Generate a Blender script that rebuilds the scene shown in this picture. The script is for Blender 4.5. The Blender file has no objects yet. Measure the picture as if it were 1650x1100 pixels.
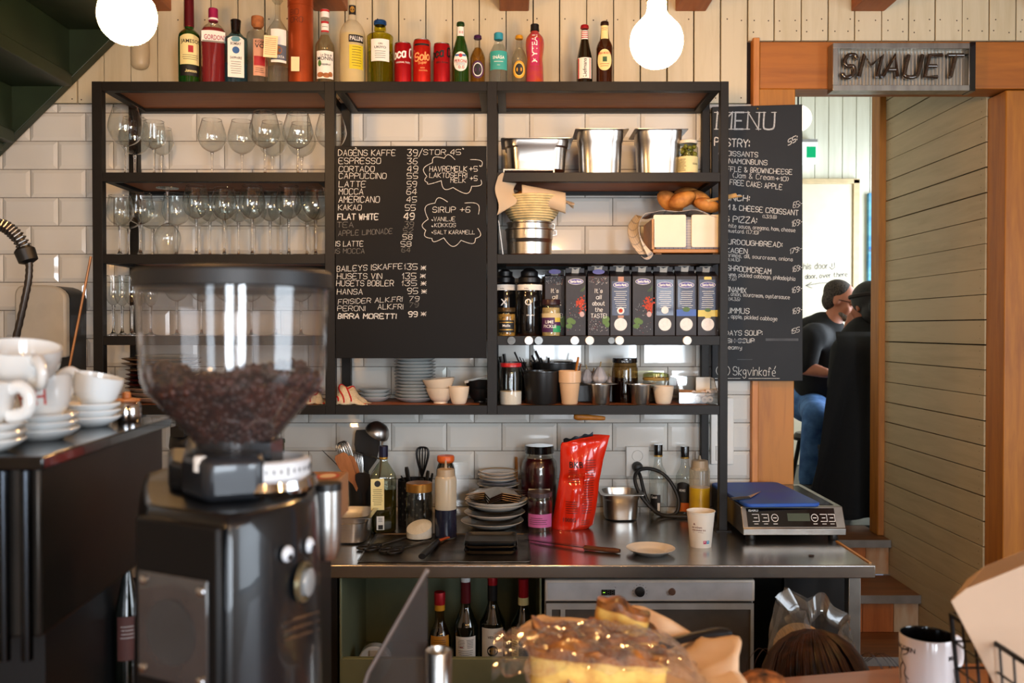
import bpy, math, random
from mathutils import Vector, Matrix, Euler
sc = bpy.context.scene
COL = sc.collection
R = random.Random(7)
PI = math.pi
# ------------------------------------------------------------------ camera
F = 1450.0                       # focal length in pixels of a 1650 px wide frame
H = 1.56                         # camera height
PITCH = math.atan(20 / F)
cam_d = bpy.data.cameras.new('camera'); cam = bpy.data.objects.new('camera', cam_d); COL.objects.link(cam)
cam.location = (0, 0, H); cam.rotation_euler = (PI / 2 - PITCH, 0, 0)
cam_d.sensor_width = 36; cam_d.lens = F / 1650 * 36
cam_d.clip_start = .05; cam_d.clip_end = 50
cam_d.dof.use_dof = True; cam_d.dof.focus_distance = 2.9; cam_d.dof.aperture_fstop = 5.0
sc.camera = cam
sc.view_settings.view_transform = 'Standard'; sc.view_settings.look = 'None'
sc.view_settings.gamma = 1; sc.view_settings.use_curve_mapping = False
sc.view_settings.exposure = 0.3
sc.cycles.max_bounces = 12; sc.cycles.transparent_max_bounces = 24; sc.cycles.transmission_bounces = 8
sc.cycles.diffuse_bounces = 4; sc.cycles.glossy_bounces = 4
sc.cycles.sample_clamp_indirect = 4; sc.cycles.caustics_reflective = False; sc.cycles.caustics_refractive = False
# ------------------------------------------------------------------ world and daylight
w = bpy.data.worlds.new('world'); sc.world = w; w.use_nodes = True
w.node_tree.nodes['Background'].inputs[0].default_value = (.55, .72, 1, 1)
w.node_tree.nodes['Background'].inputs[1].default_value = .25
def area(name, loc, aim, sx, sy, power, col, spread=180):
    l = bpy.data.lights.new(name, 'AREA'); l.shape = 'RECTANGLE'; l.size = sx; l.size_y = sy
    l.energy = power; l.color = col; l.spread = math.radians(spread)
    o = bpy.data.objects.new(name, l); COL.objects.link(o); o.location = loc
    o.rotation_euler = (Vector(aim) - Vector(loc)).to_track_quat('-Z', 'Y').to_euler()
    return o
DAY = (.80, .90, 1.0)
WIN = [(-1.25, -.65), (.15, .75), (1.15, 1.75)]            # window openings in the wall opposite the shelves
for (a, b), e in zip(WIN, (18, 62, 120)):
    area('daylight', ((a + b) / 2, -2.72, 1.55), ((a + b) / 2, 3, 1.45), b - a, 1.5, e, DAY)
area('daylight_side', (2.9, .2, 1.6), (0, .4, 1.3), 1.4, 1.4, 45, DAY)
area('daylight_far', (3.05, 5.6, 1.9), (1.2, 5.8, 1.7), 1.3, 1.5, 60, DAY)
# ------------------------------------------------------------------ measuring
def at(px, py, Y):
    a = (px - 825) / F; b = (550 - py) / F
    dy = math.cos(PITCH) + b * math.sin(PITCH); dz = -math.sin(PITCH) + b * math.cos(PITCH)
    return Vector((a / dy * Y, Y, H + dz / dy * Y))
def ax(px, Y): return (px - 825) / F * Y
def az(py, Y): return at(825, py, Y).z
# ------------------------------------------------------------------ materials
MATS = {}
def lin(h):
    if not isinstance(h, str): return tuple(h)
    h = h.lstrip('#')
    f = lambda v: v / 12.92 if v <= .04045 else ((v + .055) / 1.055) ** 2.4
    return tuple(f(int(h[i:i + 2], 16) / 255) for i in (0, 2, 4))
def new_mat(name):
    m = bpy.data.materials.new(name); m.use_nodes = True
    nt = m.node_tree; nt.nodes.clear()
    out = nt.nodes.new('ShaderNodeOutputMaterial')
    return m, nt, out
def N(nt, t, **kw):
    n = nt.nodes.new(t)
    for k, v in kw.items():
        if k in n.inputs: n.inputs[k].default_value = v
        else: setattr(n, k, v)
    return n
def mt(name, col='#808080', rough=.5, metal=0, trans=0, ior=1.45, coat=0, emit=0, ecol=None, var=.06, scale=18, bump=.0, stretch=(1, 1, 1), col2=None, sheen=0, alpha=1, sss=0, spec=.5):
    """procedural Principled material: base colour varied by noise, optional bump"""
    if name in MATS: return MATS[name]
    m, nt, out = new_mat(name); L = nt.links.new
    b = N(nt, 'ShaderNodeBsdfPrincipled'); L(b.outputs[0], out.inputs[0])
    c = lin(col); c2 = lin(col2) if col2 else tuple(max(0, x * (1 - var * 3)) for x in c)
    tc = N(nt, 'ShaderNodeTexCoord'); mp = N(nt, 'ShaderNodeMapping'); mp.inputs['Scale'].default_value = stretch
    L(tc.outputs['Object'], mp.inputs[0])
    no = N(nt, 'ShaderNodeTexNoise', Scale=scale, Detail=4.0); L(mp.outputs[0], no.inputs['Vector'])
    cr = N(nt, 'ShaderNodeValToRGB'); cr.color_ramp.elements[0].color = (*c2, 1); cr.color_ramp.elements[1].color = (*c, 1)
    cr.color_ramp.elements[0].position = .3; cr.color_ramp.elements[1].position = .62
    L(no.outputs[0], cr.inputs[0]); L(cr.outputs[0], b.inputs['Base Color'])
    b.inputs['Roughness'].default_value = rough; b.inputs['Metallic'].default_value = metal
    b.inputs['Transmission Weight'].default_value = trans; b.inputs['IOR'].default_value = ior
    b.inputs['Coat Weight'].default_value = coat; b.inputs['Alpha'].default_value = alpha
    b.inputs['Sheen Weight'].default_value = sheen; b.inputs['Specular IOR Level'].default_value = spec
    if sss: b.inputs['Subsurface Weight'].default_value = sss; b.inputs['Subsurface Radius'].default_value = (.02, .01, .006)
    if emit:
        b.inputs['Emission Color'].default_value = (*lin(ecol or col), 1); b.inputs['Emission Strength'].default_value = emit
    if bump:
        bp = N(nt, 'ShaderNodeBump', Strength=bump, Distance=.004); L(no.outputs[0], bp.inputs['Height']); L(bp.outputs[0], b.inputs['Normal'])
    MATS[name] = m; return m
def wood(name, c1, c2, rough=.5, axis=0, scale=9, knots=True, coat=0):
    if name in MATS: return MATS[name]
    m, nt, out = new_mat(name); L = nt.links.new
    b = N(nt, 'ShaderNodeBsdfPrincipled', Roughness=rough); L(b.outputs[0], out.inputs[0]); b.inputs['Coat Weight'].default_value = coat
    tc = N(nt, 'ShaderNodeTexCoord'); mp = N(nt, 'ShaderNodeMapping')
    s = [1, 1, 1]; s[axis] = .09; mp.inputs['Scale'].default_value = s
    L(tc.outputs['Object'], mp.inputs[0])
    n1 = N(nt, 'ShaderNodeTexNoise', Scale=scale * 6, Detail=6.0, Roughness=.6, Distortion=.4); L(mp.outputs[0], n1.inputs['Vector'])
    n2 = N(nt, 'ShaderNodeTexNoise', Scale=scale * .7, Detail=3.0); L(mp.outputs[0], n2.inputs['Vector'])
    mx = N(nt, 'ShaderNodeMath', operation='MULTIPLY_ADD'); mx.inputs[1].default_value = .55
    L(n1.outputs[0], mx.inputs[0])
    ml = N(nt, 'ShaderNodeMath', operation='MULTIPLY'); ml.inputs[1].default_value = .5; L(n2.outputs[0], ml.inputs[0]); L(ml.outputs[0], mx.inputs[2])
    cr = N(nt, 'ShaderNodeValToRGB'); cr.color_ramp.elements[0].color = (*lin(c2), 1); cr.color_ramp.elements[1].color = (*lin(c1), 1)
    cr.color_ramp.elements[0].position = .38; cr.color_ramp.elements[1].position = .6
    L(mx.outputs[0], cr.inputs[0]); L(cr.outputs[0], b.inputs['Base Color'])
    bp = N(nt, 'ShaderNodeBump', Strength=.15, Distance=.002); L(n1.outputs[0], bp.inputs['Height']); L(bp.outputs[0], b.inputs['Normal'])
    MATS[name] = m; return m
def schlick(nt, f0=.04, gain=1.0):
    """Fresnel reflection of a thin sheet, the same from both of its sides"""
    lw = N(nt, 'ShaderNodeLayerWeight', Blend=.5); p = N(nt, 'ShaderNodeMath', operation='POWER'); p.inputs[1].default_value = 5
    nt.links.new(lw.outputs['Facing'], p.inputs[0])
    a = N(nt, 'ShaderNodeMath', operation='MULTIPLY_ADD'); a.inputs[1].default_value = (1 - f0) * .8 * gain; a.inputs[2].default_value = f0 * gain; a.use_clamp = True
    nt.links.new(p.outputs[0], a.inputs[0]); return a
def thin(name, col='#ffffff', edge='#8a8f8c', rough=.02, refl=1.0, ior=1.5, density=0.0):
    """thin walled clear glass / plastic: transparent sheet with Fresnel reflection, rims absorbing more"""
    if name in MATS: return MATS[name]
    m, nt, out = new_mat(name); L = nt.links.new
    tr = N(nt, 'ShaderNodeBsdfTransparent'); gl = N(nt, 'ShaderNodeBsdfGlossy', Roughness=rough)
    gl.inputs['Color'].default_value = (1, 1, 1, 1)
    fr = schlick(nt, .045, refl); lw0 = N(nt, 'ShaderNodeLayerWeight', Blend=.5); lw = N(nt, 'ShaderNodeMath', operation='POWER'); lw.inputs[1].default_value = 4; L(lw0.outputs['Facing'], lw.inputs[0])
    mc = N(nt, 'ShaderNodeMix', data_type='RGBA'); L(lw.outputs[0], mc.inputs['Factor'])
    mc.inputs['A'].default_value = (*lin(col), 1); mc.inputs['B'].default_value = (*lin(edge), 1)
    # RGBA sockets of the mix node
    for i, s in enumerate(mc.inputs):
        if s.type == 'RGBA' and s.name == 'A': s.default_value = (*lin(col), 1)
        if s.type == 'RGBA' and s.name == 'B': s.default_value = (*lin(edge), 1)
    o = [s for s in mc.outputs if s.type == 'RGBA'][0]
    L(o, tr.inputs[0])
    sh = N(nt, 'ShaderNodeMixShader'); L(fr.outputs[0], sh.inputs[0]); L(tr.outputs[0], sh.inputs[1]); L(gl.outputs[0], sh.inputs[2])
    last = sh
    if density:
        df = N(nt, 'ShaderNodeBsdfDiffuse'); df.inputs[0].default_value = (*lin(col), 1)
        s2 = N(nt, 'ShaderNodeMixShader'); s2.inputs[0].default_value = density; L(sh.outputs[0], s2.inputs[1]); L(df.outputs[0], s2.inputs[2]); last = s2
    L(last.outputs[0], out.inputs[0])
    MATS[name] = m; return m
def liquid_mat(name, col, t=.5):
    """coloured see-through liquid: tinted transparency, some scattering, Fresnel reflection"""
    if name in MATS: return MATS[name]
    m, nt, out = new_mat(name); L = nt.links.new
    c = (*lin(col), 1)
    tr = N(nt, 'ShaderNodeBsdfTransparent'); tl = N(nt, 'ShaderNodeBsdfTranslucent'); df = N(nt, 'ShaderNodeBsdfDiffuse'); gl = N(nt, 'ShaderNodeBsdfGlossy', Roughness=.05)
    for n in (tl, df): n.inputs[0].default_value = c
    tr.inputs[0].default_value = tuple(x ** .5 for x in c[:3]) + (1,)
    no = N(nt, 'ShaderNodeTexNoise', Scale=30.0); mx = N(nt, 'ShaderNodeMath', operation='MULTIPLY_ADD'); mx.inputs[1].default_value = .1; mx.inputs[2].default_value = 1 - t - .05; mx.use_clamp = True
    L(no.outputs[0], mx.inputs[0])
    a = N(nt, 'ShaderNodeMixShader'); a.inputs[0].default_value = .5; L(tl.outputs[0], a.inputs[1]); L(df.outputs[0], a.inputs[2])
    b = N(nt, 'ShaderNodeMixShader'); L(mx.outputs[0], b.inputs[0]); L(tr.outputs[0], b.inputs[1]); L(a.outputs[0], b.inputs[2])
    f = schlick(nt, .03); g = N(nt, 'ShaderNodeMixShader'); L(f.outputs[0], g.inputs[0]); L(b.outputs[0], g.inputs[1]); L(gl.outputs[0], g.inputs[2])
    L(g.outputs[0], out.inputs[0]); MATS[name] = m; return m
def emis(name, col, strength):
    if name in MATS: return MATS[name]
    m, nt, out = new_mat(name)
    e = N(nt, 'ShaderNodeEmission', Strength=strength); e.inputs[0].default_value = (*lin(col), 1)
    nt.links.new(e.outputs[0], out.inputs[0]); MATS[name] = m; return m
def check_mat(name, ground, bands, freq=40):
    """woven cloth: ground colour with coloured check bands"""
    if name in MATS: return MATS[name]
    m, nt, out = new_mat(name); L = nt.links.new
    b = N(nt, 'ShaderNodeBsdfPrincipled', Roughness=.85); L(b.outputs[0], out.inputs[0])
    uv = N(nt, 'ShaderNodeUVMap'); sp = N(nt, 'ShaderNodeSeparateXYZ'); L(uv.outputs[0], sp.inputs[0])
    fac = None
    for ch, k in ((0, freq), (1, freq * .8)):
        mu = N(nt, 'ShaderNodeMath', operation='MULTIPLY'); mu.inputs[1].default_value = k; L(sp.outputs[ch], mu.inputs[0])
        fr = N(nt, 'ShaderNodeMath', operation='FRACT'); L(mu.outputs[0], fr.inputs[0])
        lt = N(nt, 'ShaderNodeMath', operation='LESS_THAN'); lt.inputs[1].default_value = .16; L(fr.outputs[0], lt.inputs[0])
        if fac is None: fac = lt
        else:
            ad = N(nt, 'ShaderNodeMath', operation='ADD'); L(fac.outputs[0], ad.inputs[0]); L(lt.outputs[0], ad.inputs[1])
            m2 = N(nt, 'ShaderNodeMath', operation='MULTIPLY'); m2.inputs[1].default_value = .55; L(ad.outputs[0], m2.inputs[0]); fac = m2
    cr = N(nt, 'ShaderNodeValToRGB'); cr.color_ramp.elements[0].color = (*lin(ground), 1); cr.color_ramp.elements[1].color = (*lin(bands), 1)
    L(fac.outputs[0], cr.inputs[0]); L(cr.outputs[0], b.inputs['Base Color'])
    MATS[name] = m; return m
# ------------------------------------------------------------------ mesh building
def cr_smooth(p, n=4):
    """Catmull-Rom through the points"""
    q = []
    for i in range(len(p) - 1):
        a, b, c, d = p[max(i - 1, 0)], p[i], p[i + 1], p[min(i + 2, len(p) - 1)]
        for k in range(n):
            t = k / n
            q.append(tuple(.5 * (2 * b[j] + (c[j] - a[j]) * t + (2 * a[j] - 5 * b[j] + 4 * c[j] - d[j]) * t * t + (3 * b[j] - a[j] - 3 * c[j] + d[j]) * t ** 3) for j in range(len(b))))
    q.append(tuple(p[-1])); return q
TXT = {}
def text_geo(s):
    if s in TXT: return TXT[s]
    cu = bpy.data.curves.new('writing', 'FONT'); cu.body = s; cu.size = 1; cu.resolution_u = 2; cu.offset = .014; cu.align_x = 'CENTER'
    ob = bpy.data.objects.new('writing', cu); COL.objects.link(ob)
    dg = bpy.context.evaluated_depsgraph_get(); me = bpy.data.meshes.new_from_object(ob.evaluated_get(dg))
    v = [(a.co.x, a.co.y) for a in me.vertices]; f = [tuple(p.vertices) for p in me.polygons]
    bpy.data.objects.remove(ob); bpy.data.curves.remove(cu); bpy.data.meshes.remove(me)
    TXT[s] = (v, f); return TXT[s]
G = {'A':"02 28 42;14 34",'B':"02 08 28 37 36 25 05;25 34 33 22 02",'C':"47 38 18 07 03 12 32 43",'D':"02 08 28 46 44 22 02",'E':"48 08 02 42;05 35",'F':"48 08 02;05 35",'G':"47 38 18 07 03 12 32 43 45 25",
'H':"08 02;48 42;05 45",'I':"08 02",'J':"38 33 22 12 03",'K':"08 02;48 05 42",'L':"08 02 42",'M':"02 08 25 48 42",'N':"02 08 42 48",'O':"18 07 03 12 32 43 47 38 18",'P':"02 08 38 47 46 35 05",
'Q':"18 07 03 12 32 43 47 38 18;33 51",'R':"02 08 38 47 46 35 05;25 42",'S':"47 38 18 07 06 15 35 44 43 32 12 03",'T':"08 48;28 22",'U':"08 03 12 32 43 48",'V':"08 22 48",'W':"08 12 26 32 48",'X':"08 42;48 02",
'Y':"08 25 48;25 22",'Z':"08 48 02 42",'0':"18 07 03 12 32 43 47 38 18",'1':"06 18 12",'2':"07 18 38 47 46 02 42",'3':"08 48 25 35 44 43 32 12 03",'4':"32 38 04 44",'5':"48 08 05 35 44 43 32 02",
'6':"48 18 05 03 12 32 43 44 35 05",'7':"08 48 12",'8':"18 07 06 15 35 44 43 32 12 03 04 15;35 46 47 38 18",'9':"45 15 06 07 18 38 47 44 32 12",
'a':"35 26 16 05 03 12 22 33;36 32",'b':"08 02;05 16 26 35 33 22 12 03",'c':"35 26 16 05 03 12 22 33",'d':"38 32;35 26 16 05 03 12 22 33",'e':"04 34 35 26 16 05 03 12 32",'f':"37 28 18 17 12;05 25",
'g':"35 26 16 05 04 13 23 34;36 31 20 10 01",'h':"08 02;05 16 26 35 32",'i':"06 02;07 08",'j':"16 11 00;17 18",'k':"08 02;36 04 32",'l':"08 02",'m':"06 02;05 16 25 22;25 36 45 42",'n':"06 02;05 16 26 35 32",
'o':"16 05 03 12 22 33 35 26 16",'p':"06 00;05 16 26 35 33 22 12 03",'q':"36 30;35 26 16 05 03 12 22 33",'r':"06 02;05 16 26",'s':"35 26 16 05 14 24 33 22 12 03",'t':"18 13 22 32;06 26",'u':"06 03 12 22 33;36 32",
'v':"06 22 46",'w':"06 12 25 32 46",'x':"06 32;36 02",'y':"06 13 23 34;36 31 10",'z':"06 36 02 32",'.':"02 03",',':"03 01",':':"03 04;06 07",'+':"05 45;27 23",'-':"05 35",'/':"01 39",'(':"18 06 04 12",')':"08 16 14 02",
'&':"42 07 18 27 03 12 22 44",'*':"05 45;27 23;07 43;03 47","'":"08 07",'!':"08 04;02 03",'=':"04 34;06 36",'é':"04 34 35 26 16 05 03 12 32;27 39",'Í':"08 02;09 19"}
def strokes(s, jit=.15, rnd=R):
    """handwritten polylines (cap height 6 units, baseline 0) and the total width"""
    x = 0; out = []
    for ch in s:
        if ch == ' ': x += 3; continue
        g = G.get(ch) or G.get(ch.upper()); wd = 0
        for st in g.split(';'):
            p = []
            for q in st.split():
                gx, gy = int(q[0]), int(q[1]) - 2; wd = max(wd, gx)
                p.append((x + gx + rnd.uniform(-jit, jit) + gy * .06, gy + rnd.uniform(-jit, jit)))
            out.append(p)
        x += wd + 1.5
    return out, max(x - 1.5, 1)
class M:
    def __init__(s): s.v = []; s.f = []; s.m = []; s.uv = {}
    def add(s, vs, fs, m=0):
        o = len(s.v); s.v += [tuple(v) for v in vs]; s.f += [tuple(i + o for i in f) for f in fs]; s.m += [m] * len(fs); return s
    def box(s, c, d, m=0, rot=None):
        h = Vector(d) / 2; c = Vector(c); vs = []
        for z in (-1, 1):
            for y in (-1, 1):
                for x in (-1, 1):
                    p = Vector((x * h.x, y * h.y, z * h.z))
                    if rot is not None: p = rot @ p
                    vs.append(c + p)
        return s.add(vs, [(0, 2, 3, 1), (4, 5, 7, 6), (0, 1, 5, 4), (2, 6, 7, 3), (0, 4, 6, 2), (1, 3, 7, 5)], m)
    def bx(s, x0, x1, y0, y1, z0, z1, m=0): return s.box(((x0 + x1) / 2, (y0 + y1) / 2, (z0 + z1) / 2), (abs(x1 - x0), abs(y1 - y0), abs(z1 - z0)), m)
    def lathe(s, prof, c=(0, 0, 0), seg=28, m=0, cap0=False, cap1=False, tf=None, sx=1, sy=1, a0=0, a1=2 * PI):
        full = abs(a1 - a0 - 2 * PI) < 1e-6; n = seg if full else seg + 1
        vs = []; fs = []; rows = []
        for r, z in prof:
            if r < 1e-5: rows.append([len(vs)]); vs.append(Vector((0, 0, z)))
            else:
                rows.append(list(range(len(vs), len(vs) + n)))
                vs += [Vector((r * sx * math.sin(a0 + (a1 - a0) * k / seg), -r * sy * math.cos(a0 + (a1 - a0) * k / seg), z)) for k in range(n)]
        for a, b in zip(rows, rows[1:]):
            for k in range(seg):
                k2 = (k + 1) % n
                if len(a) == 1 and len(b) == 1: continue
                if len(a) == 1: fs.append((a[0], b[k], b[k2]))
                elif len(b) == 1: fs.append((a[k], b[0], a[k2]))
                else: fs.append((a[k], b[k], b[k2], a[k2]))
        if cap0 and len(rows[0]) > 1: fs.append(tuple(rows[0]))
        if cap1 and len(rows[-1]) > 1: fs.append(tuple(reversed(rows[-1])))
        c = Vector(c)
        return s.add([c + (tf @ v if tf is not None else v) for v in vs], fs, m)
    def tube(s, pts, r, seg=8, m=0, cap=True, flat=1, closed=False):
        P = [Vector(p) for p in pts]; n = len(P); rr = r if isinstance(r, (list, tuple)) else [r] * n
        up = None; vs = []; fs = []
        for i in range(n):
            t = (P[(i + 1) % n] - P[i - 1]) if closed else (P[min(i + 1, n - 1)] - P[max(i - 1, 0)])
            if t.length < 1e-9: t = Vector((0, 0, 1))
            t.normalize()
            if up is None: up = t.orthogonal().normalized() if abs(t.z) > .95 else (Vector((0, 0, 1)) - t * t.z).normalized()
            else:
                up = up - t * up.dot(t); up = up.normalized() if up.length > 1e-6 else t.orthogonal().normalized()
            sd = t.cross(up)
            for k in range(seg):
                a = 2 * PI * k / seg; vs.append(P[i] + (up * math.cos(a) * flat + sd * math.sin(a)) * rr[i])
        for i in range(n if closed else n - 1):
            j = (i + 1) % n
            for k in range(seg):
                k2 = (k + 1) % seg; fs.append((i * seg + k, i * seg + k2, j * seg + k2, j * seg + k))
        if cap and not closed: fs.append(tuple(reversed(range(seg)))); fs.append(tuple(range((n - 1) * seg, n * seg)))
        return s.add(vs, fs, m)
    def sph(s, c, r, m=0, seg=16, rings=10, rot=None, jit=0):
        r = (r, r, r) if isinstance(r, (int, float)) else r; c = Vector(c)
        vs = [Vector((0, 0, 1))]; fs = []
        for i in range(1, rings):
            t = PI * i / rings; vs += [Vector((math.sin(t) * math.cos(2 * PI * k / seg), math.sin(t) * math.sin(2 * PI * k / seg), math.cos(t))) for k in range(seg)]
        vs.append(Vector((0, 0, -1)))
        if jit: vs = [v * (1 + R.uniform(-jit, jit)) for v in vs]
        for k in range(seg):
            fs.append((0, 1 + k, 1 + (k + 1) % seg)); b = 1 + (rings - 2) * seg; fs.append((len(vs) - 1, b + (k + 1) % seg, b + k))
        for i in range(rings - 2):
            a = 1 + i * seg
            for k in range(seg): fs.append((a + k, a + seg + k, a + seg + (k + 1) % seg, a + (k + 1) % seg))
        vs = [Vector((v.x * r[0], v.y * r[1], v.z * r[2])) for v in vs]
        return s.add([c + (rot @ v if rot is not None else v) for v in vs], fs, m)
    def prism(s, poly, d0, d1, m=0, plane='xz'):
        """polygon extruded between two depths; plane xz: depth is y, xy: depth is z, yz: depth is x"""
        f = {'xz': lambda p, d: (p[0], d, p[1]), 'xy': lambda p, d: (p[0], p[1], d), 'yz': lambda p, d: (d, p[0], p[1])}[plane]
        n = len(poly); vs = [f(p, d0) for p in poly] + [f(p, d1) for p in poly]
        fs = [tuple(range(n)), tuple(reversed(range(n, 2 * n)))] + [(i, i + n, (i + 1) % n + n, (i + 1) % n) for i in range(n)]
        return s.add(vs, fs, m)
    def grid(s, fn, nu, nv, m=0, closed=False, th=0):
        o = len(s.v); vs = [Vector(fn(i / nu, j / nv)) for j in range(nv + 1) for i in range(nu + 1)]
        fs = [(j * (nu + 1) + i, j * (nu + 1) + i + 1, (j + 1) * (nu + 1) + i + 1, (j + 1) * (nu + 1) + i) for j in range(nv) for i in range(nu)]
        for k, (j, i) in enumerate([(j, i) for j in range(nv + 1) for i in range(nu + 1)]): s.uv[o + k] = (i / nu, j / nv)
        return s.add(vs, fs, m)
    def ribbon(s, pts, wd, mp, m=0):
        """flat stroke of even width along pts, mitred at the corners; crossing strokes lie a hair apart"""
        q = [pts[0]]
        for p in pts[1:]:
            if math.hypot(p[0] - q[-1][0], p[1] - q[-1][1]) > 1e-7: q.append(p)
        if len(q) < 2: return s
        s.lift = (getattr(s, 'lift', 0) + 1) % 7; n = len(q); L_ = []; R_ = []
        u0, v0 = q[0]; e = wd; o = Vector(mp(u0, v0)); nr = (Vector(mp(u0 + e, v0)) - o).cross(Vector(mp(u0, v0 + e)) - o).normalized() * (s.lift * .00004)
        for i in range(n):
            a, b, c = q[max(i - 1, 0)], q[i], q[min(i + 1, n - 1)]
            d1 = (b[0] - a[0], b[1] - a[1]); d2 = (c[0] - b[0], c[1] - b[1])
            if i == 0: d1 = d2
            if i == n - 1: d2 = d1
            l1, l2 = math.hypot(*d1), math.hypot(*d2); d1 = (d1[0] / l1, d1[1] / l1); d2 = (d2[0] / l2, d2[1] / l2)
            nx, ny = -(d1[1] + d2[1]), d1[0] + d2[0]; l = math.hypot(nx, ny)
            if l < .2: nx, ny, l = -d1[1], d1[0], 1
            nx, ny = nx / l, ny / l; k = wd / 2 / max(.45, nx * -d1[1] + ny * d1[0])
            ex = -wd * .35 if i == 0 else wd * .35 if i == n - 1 else 0
            x, y = b[0] + d1[0] * ex, b[1] + d1[1] * ex
            L_.append(Vector(mp(x + nx * k, y + ny * k)) + nr); R_.append(Vector(mp(x - nx * k, y - ny * k)) + nr)
        return s.add(L_ + R_, [(i, n + i, n + i + 1, i + 1) for i in range(n - 1)], m)
    def hand(s, txt, x, y, h, mp, wd=None, m=0, width=None, slope=0, jit=.15):
        st, tw = strokes(txt, jit); k = h / 6; kx = k if width is None else width / tw
        wd = wd or h * .11
        for p in st:
            p = [(x + q[0] * kx, y + q[1] * k + (q[0] * kx) * slope) for q in p]
            if len(p) > 3: p = cr_smooth(p, 3)
            s.ribbon(p, wd, mp, m)
        return s
    def text(s, txt, x, y, h, mp, m=0, width=None):
        v, f = text_geo(txt)
        if not v: return s
        x0 = min(a[0] for a in v); x1 = max(a[0] for a in v); k = h / .73; kx = k if width is None else width / max(x1 - x0, 1e-6); cx = (x0 + x1) / 2
        return s.add([mp(x + (a[0] - cx) * kx, y + a[1] * k) for a in v], f, m)
    def obj(s, name, mats, parent=None, loc=(0, 0, 0), rz=0, bevel=0, sub=0, remesh=0, smooth=True, ang=40, rot=None, solid=0):
        me = bpy.data.meshes.new(name); me.from_pydata(s.v, [], s.f)
        mats = mats if isinstance(mats, (list, tuple)) else [mats]
        for m in mats: me.materials.append(m)
        me.polygons.foreach_set('material_index', s.m)
        if s.uv:
            uv = me.uv_layers.new()
            for l in me.loops:
                if l.vertex_index in s.uv: uv.data[l.index].uv = s.uv[l.vertex_index]
        me.update()
        if smooth:
            me.polygons.foreach_set('use_smooth', [True] * len(me.polygons))
            try: me.set_sharp_from_angle(angle=math.radians(ang))
            except Exception: pass
        o = bpy.data.objects.new(name, me); COL.objects.link(o); o.location = loc
        o.rotation_euler = rot if rot is not None else (0, 0, rz)
        if parent is not None: o.parent = parent
        if remesh:
            md = o.modifiers.new('remesh', 'REMESH'); md.mode = 'VOXEL'; md.voxel_size = remesh; md.use_smooth_shade = True
            md = o.modifiers.new('smooth', 'SMOOTH'); md.iterations = 6; md.factor = .5
        if solid:
            md = o.modifiers.new('thick', 'SOLIDIFY'); md.thickness = solid
        if bevel:
            md = o.modifiers.new('edge', 'BEVEL'); md.width = bevel; md.segments = 2; md.limit_method = 'ANGLE'
        if sub:
            md = o.modifiers.new('sub', 'SUBSURF'); md.levels = sub; md.render_levels = sub
        return o
def tag(o, label=None, cat=None, group=None, kind=None):
    if label: o['label'] = label
    if cat: o['category'] = cat
    if group: o['group'] = group
    if kind: o['kind'] = kind
    return o
def thing(name, label, cat, loc, rz=0, group=None, rot=None):
    o = bpy.data.objects.new(name, None); COL.objects.link(o); o.empty_display_size = .05
    o.location = loc; o.rotation_euler = rot if rot is not None else (0, 0, rz)
    return tag(o, label, cat, group)
def struct(o): o['kind'] = 'structure'; return o
def dup(root, loc, rz=0, label=None, rot=None, scale=None):
    def cp(o, par):
        c = o.copy(); COL.objects.link(c)
        if par is not None: c.parent = par
        for ch in [k for k in o.children]: cp(ch, c)
        return c
    c = cp(root, None); c.location = loc; c.rotation_euler = rot if rot is not None else (0, 0, rz)
    if scale: c.scale = (scale,) * 3 if isinstance(scale, (int, float)) else scale
    if label: c['label'] = label
    return c
ORD = 'first second third fourth fifth sixth seventh eighth ninth tenth eleventh twelfth thirteenth fourteenth fifteenth'.split()
# shared materials
steel = mt('brushed steel', '#c4c2be', .28, 1, var=.05, scale=30, stretch=(1, 1, 30))
steel_d = mt('worn steel', '#9a9894', .38, 1, var=.1, scale=12)
black_m = mt('black powder coat', '#15120f', .5, .0, var=.08, bump=.05, scale=60, spec=.3)
black_p = mt('black plastic', '#101011', .4, var=.04)
black_g = mt('gloss black', '#0b0b0c', .15, coat=.5)
white_c = mt('white ceramic', '#e8e6e2', .22, coat=.4, var=.02)
cream_c = mt('cream ceramic', '#dcc9b0', .35, coat=.2, var=.03)
paper_w = mt('white paper', '#e6e0d4', .8, var=.03)
paper_k = mt('cream paper', '#e3d6a6', .7, var=.04)
chalk = mt('chalk', '#d8d5cf', .9, var=.15, scale=300)
chalk_f = mt('faint chalk', '#77746f', .9, var=.2, scale=300)
slate = mt('chalkboard black', '#0d0b0a', .55, var=.12, scale=5, spec=.2)
ink = mt('black ink', '#1a1918', .6)
red_i = mt('red ink', '#b3262b', .5)
white_i = mt('white ink', '#f0eeea', .6)
glass = thin('clear glass', '#f8faf9', '#8b8f8d', rough=.01, refl=2.1)
glass_s = mt('solid glass', '#ffffff', .02, trans=1, ior=1.45, var=0)
plas = thin('clear plastic', '#eeeeec', '#9a9a98', rough=.08, refl=1.2)
# ================================================================== SETTING
YW = 3.26                              # face of the tiled wall
ZC = .897                              # worktop height
FY = 2.94                              # front plane of the shelving
planks_m = wood('white painted boards', '#cfc3a6', '#bfb18f', .55, axis=2, scale=6)
gap_m = mt('dark gap', '#20150f', .9)
tile_m = mt('white glazed tile', '#d9d6ce', .12, coat=.5, var=.02, scale=4)
grout_m = mt('grout', '#8b8378', .9, var=.1, scale=60)
pine_m = wood('warm pine', '#b0701f', '#905514', .5, axis=2, scale=7)
pine_h = wood('warm pine beam', '#ac661f', '#8e5016', .5, axis=0, scale=7)
pine_y = wood('pine joist', '#9a5526', '#7c3f18', .55, axis=1, scale=7)
nail_m = mt('nail', '#3a2a1c', .6)
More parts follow.
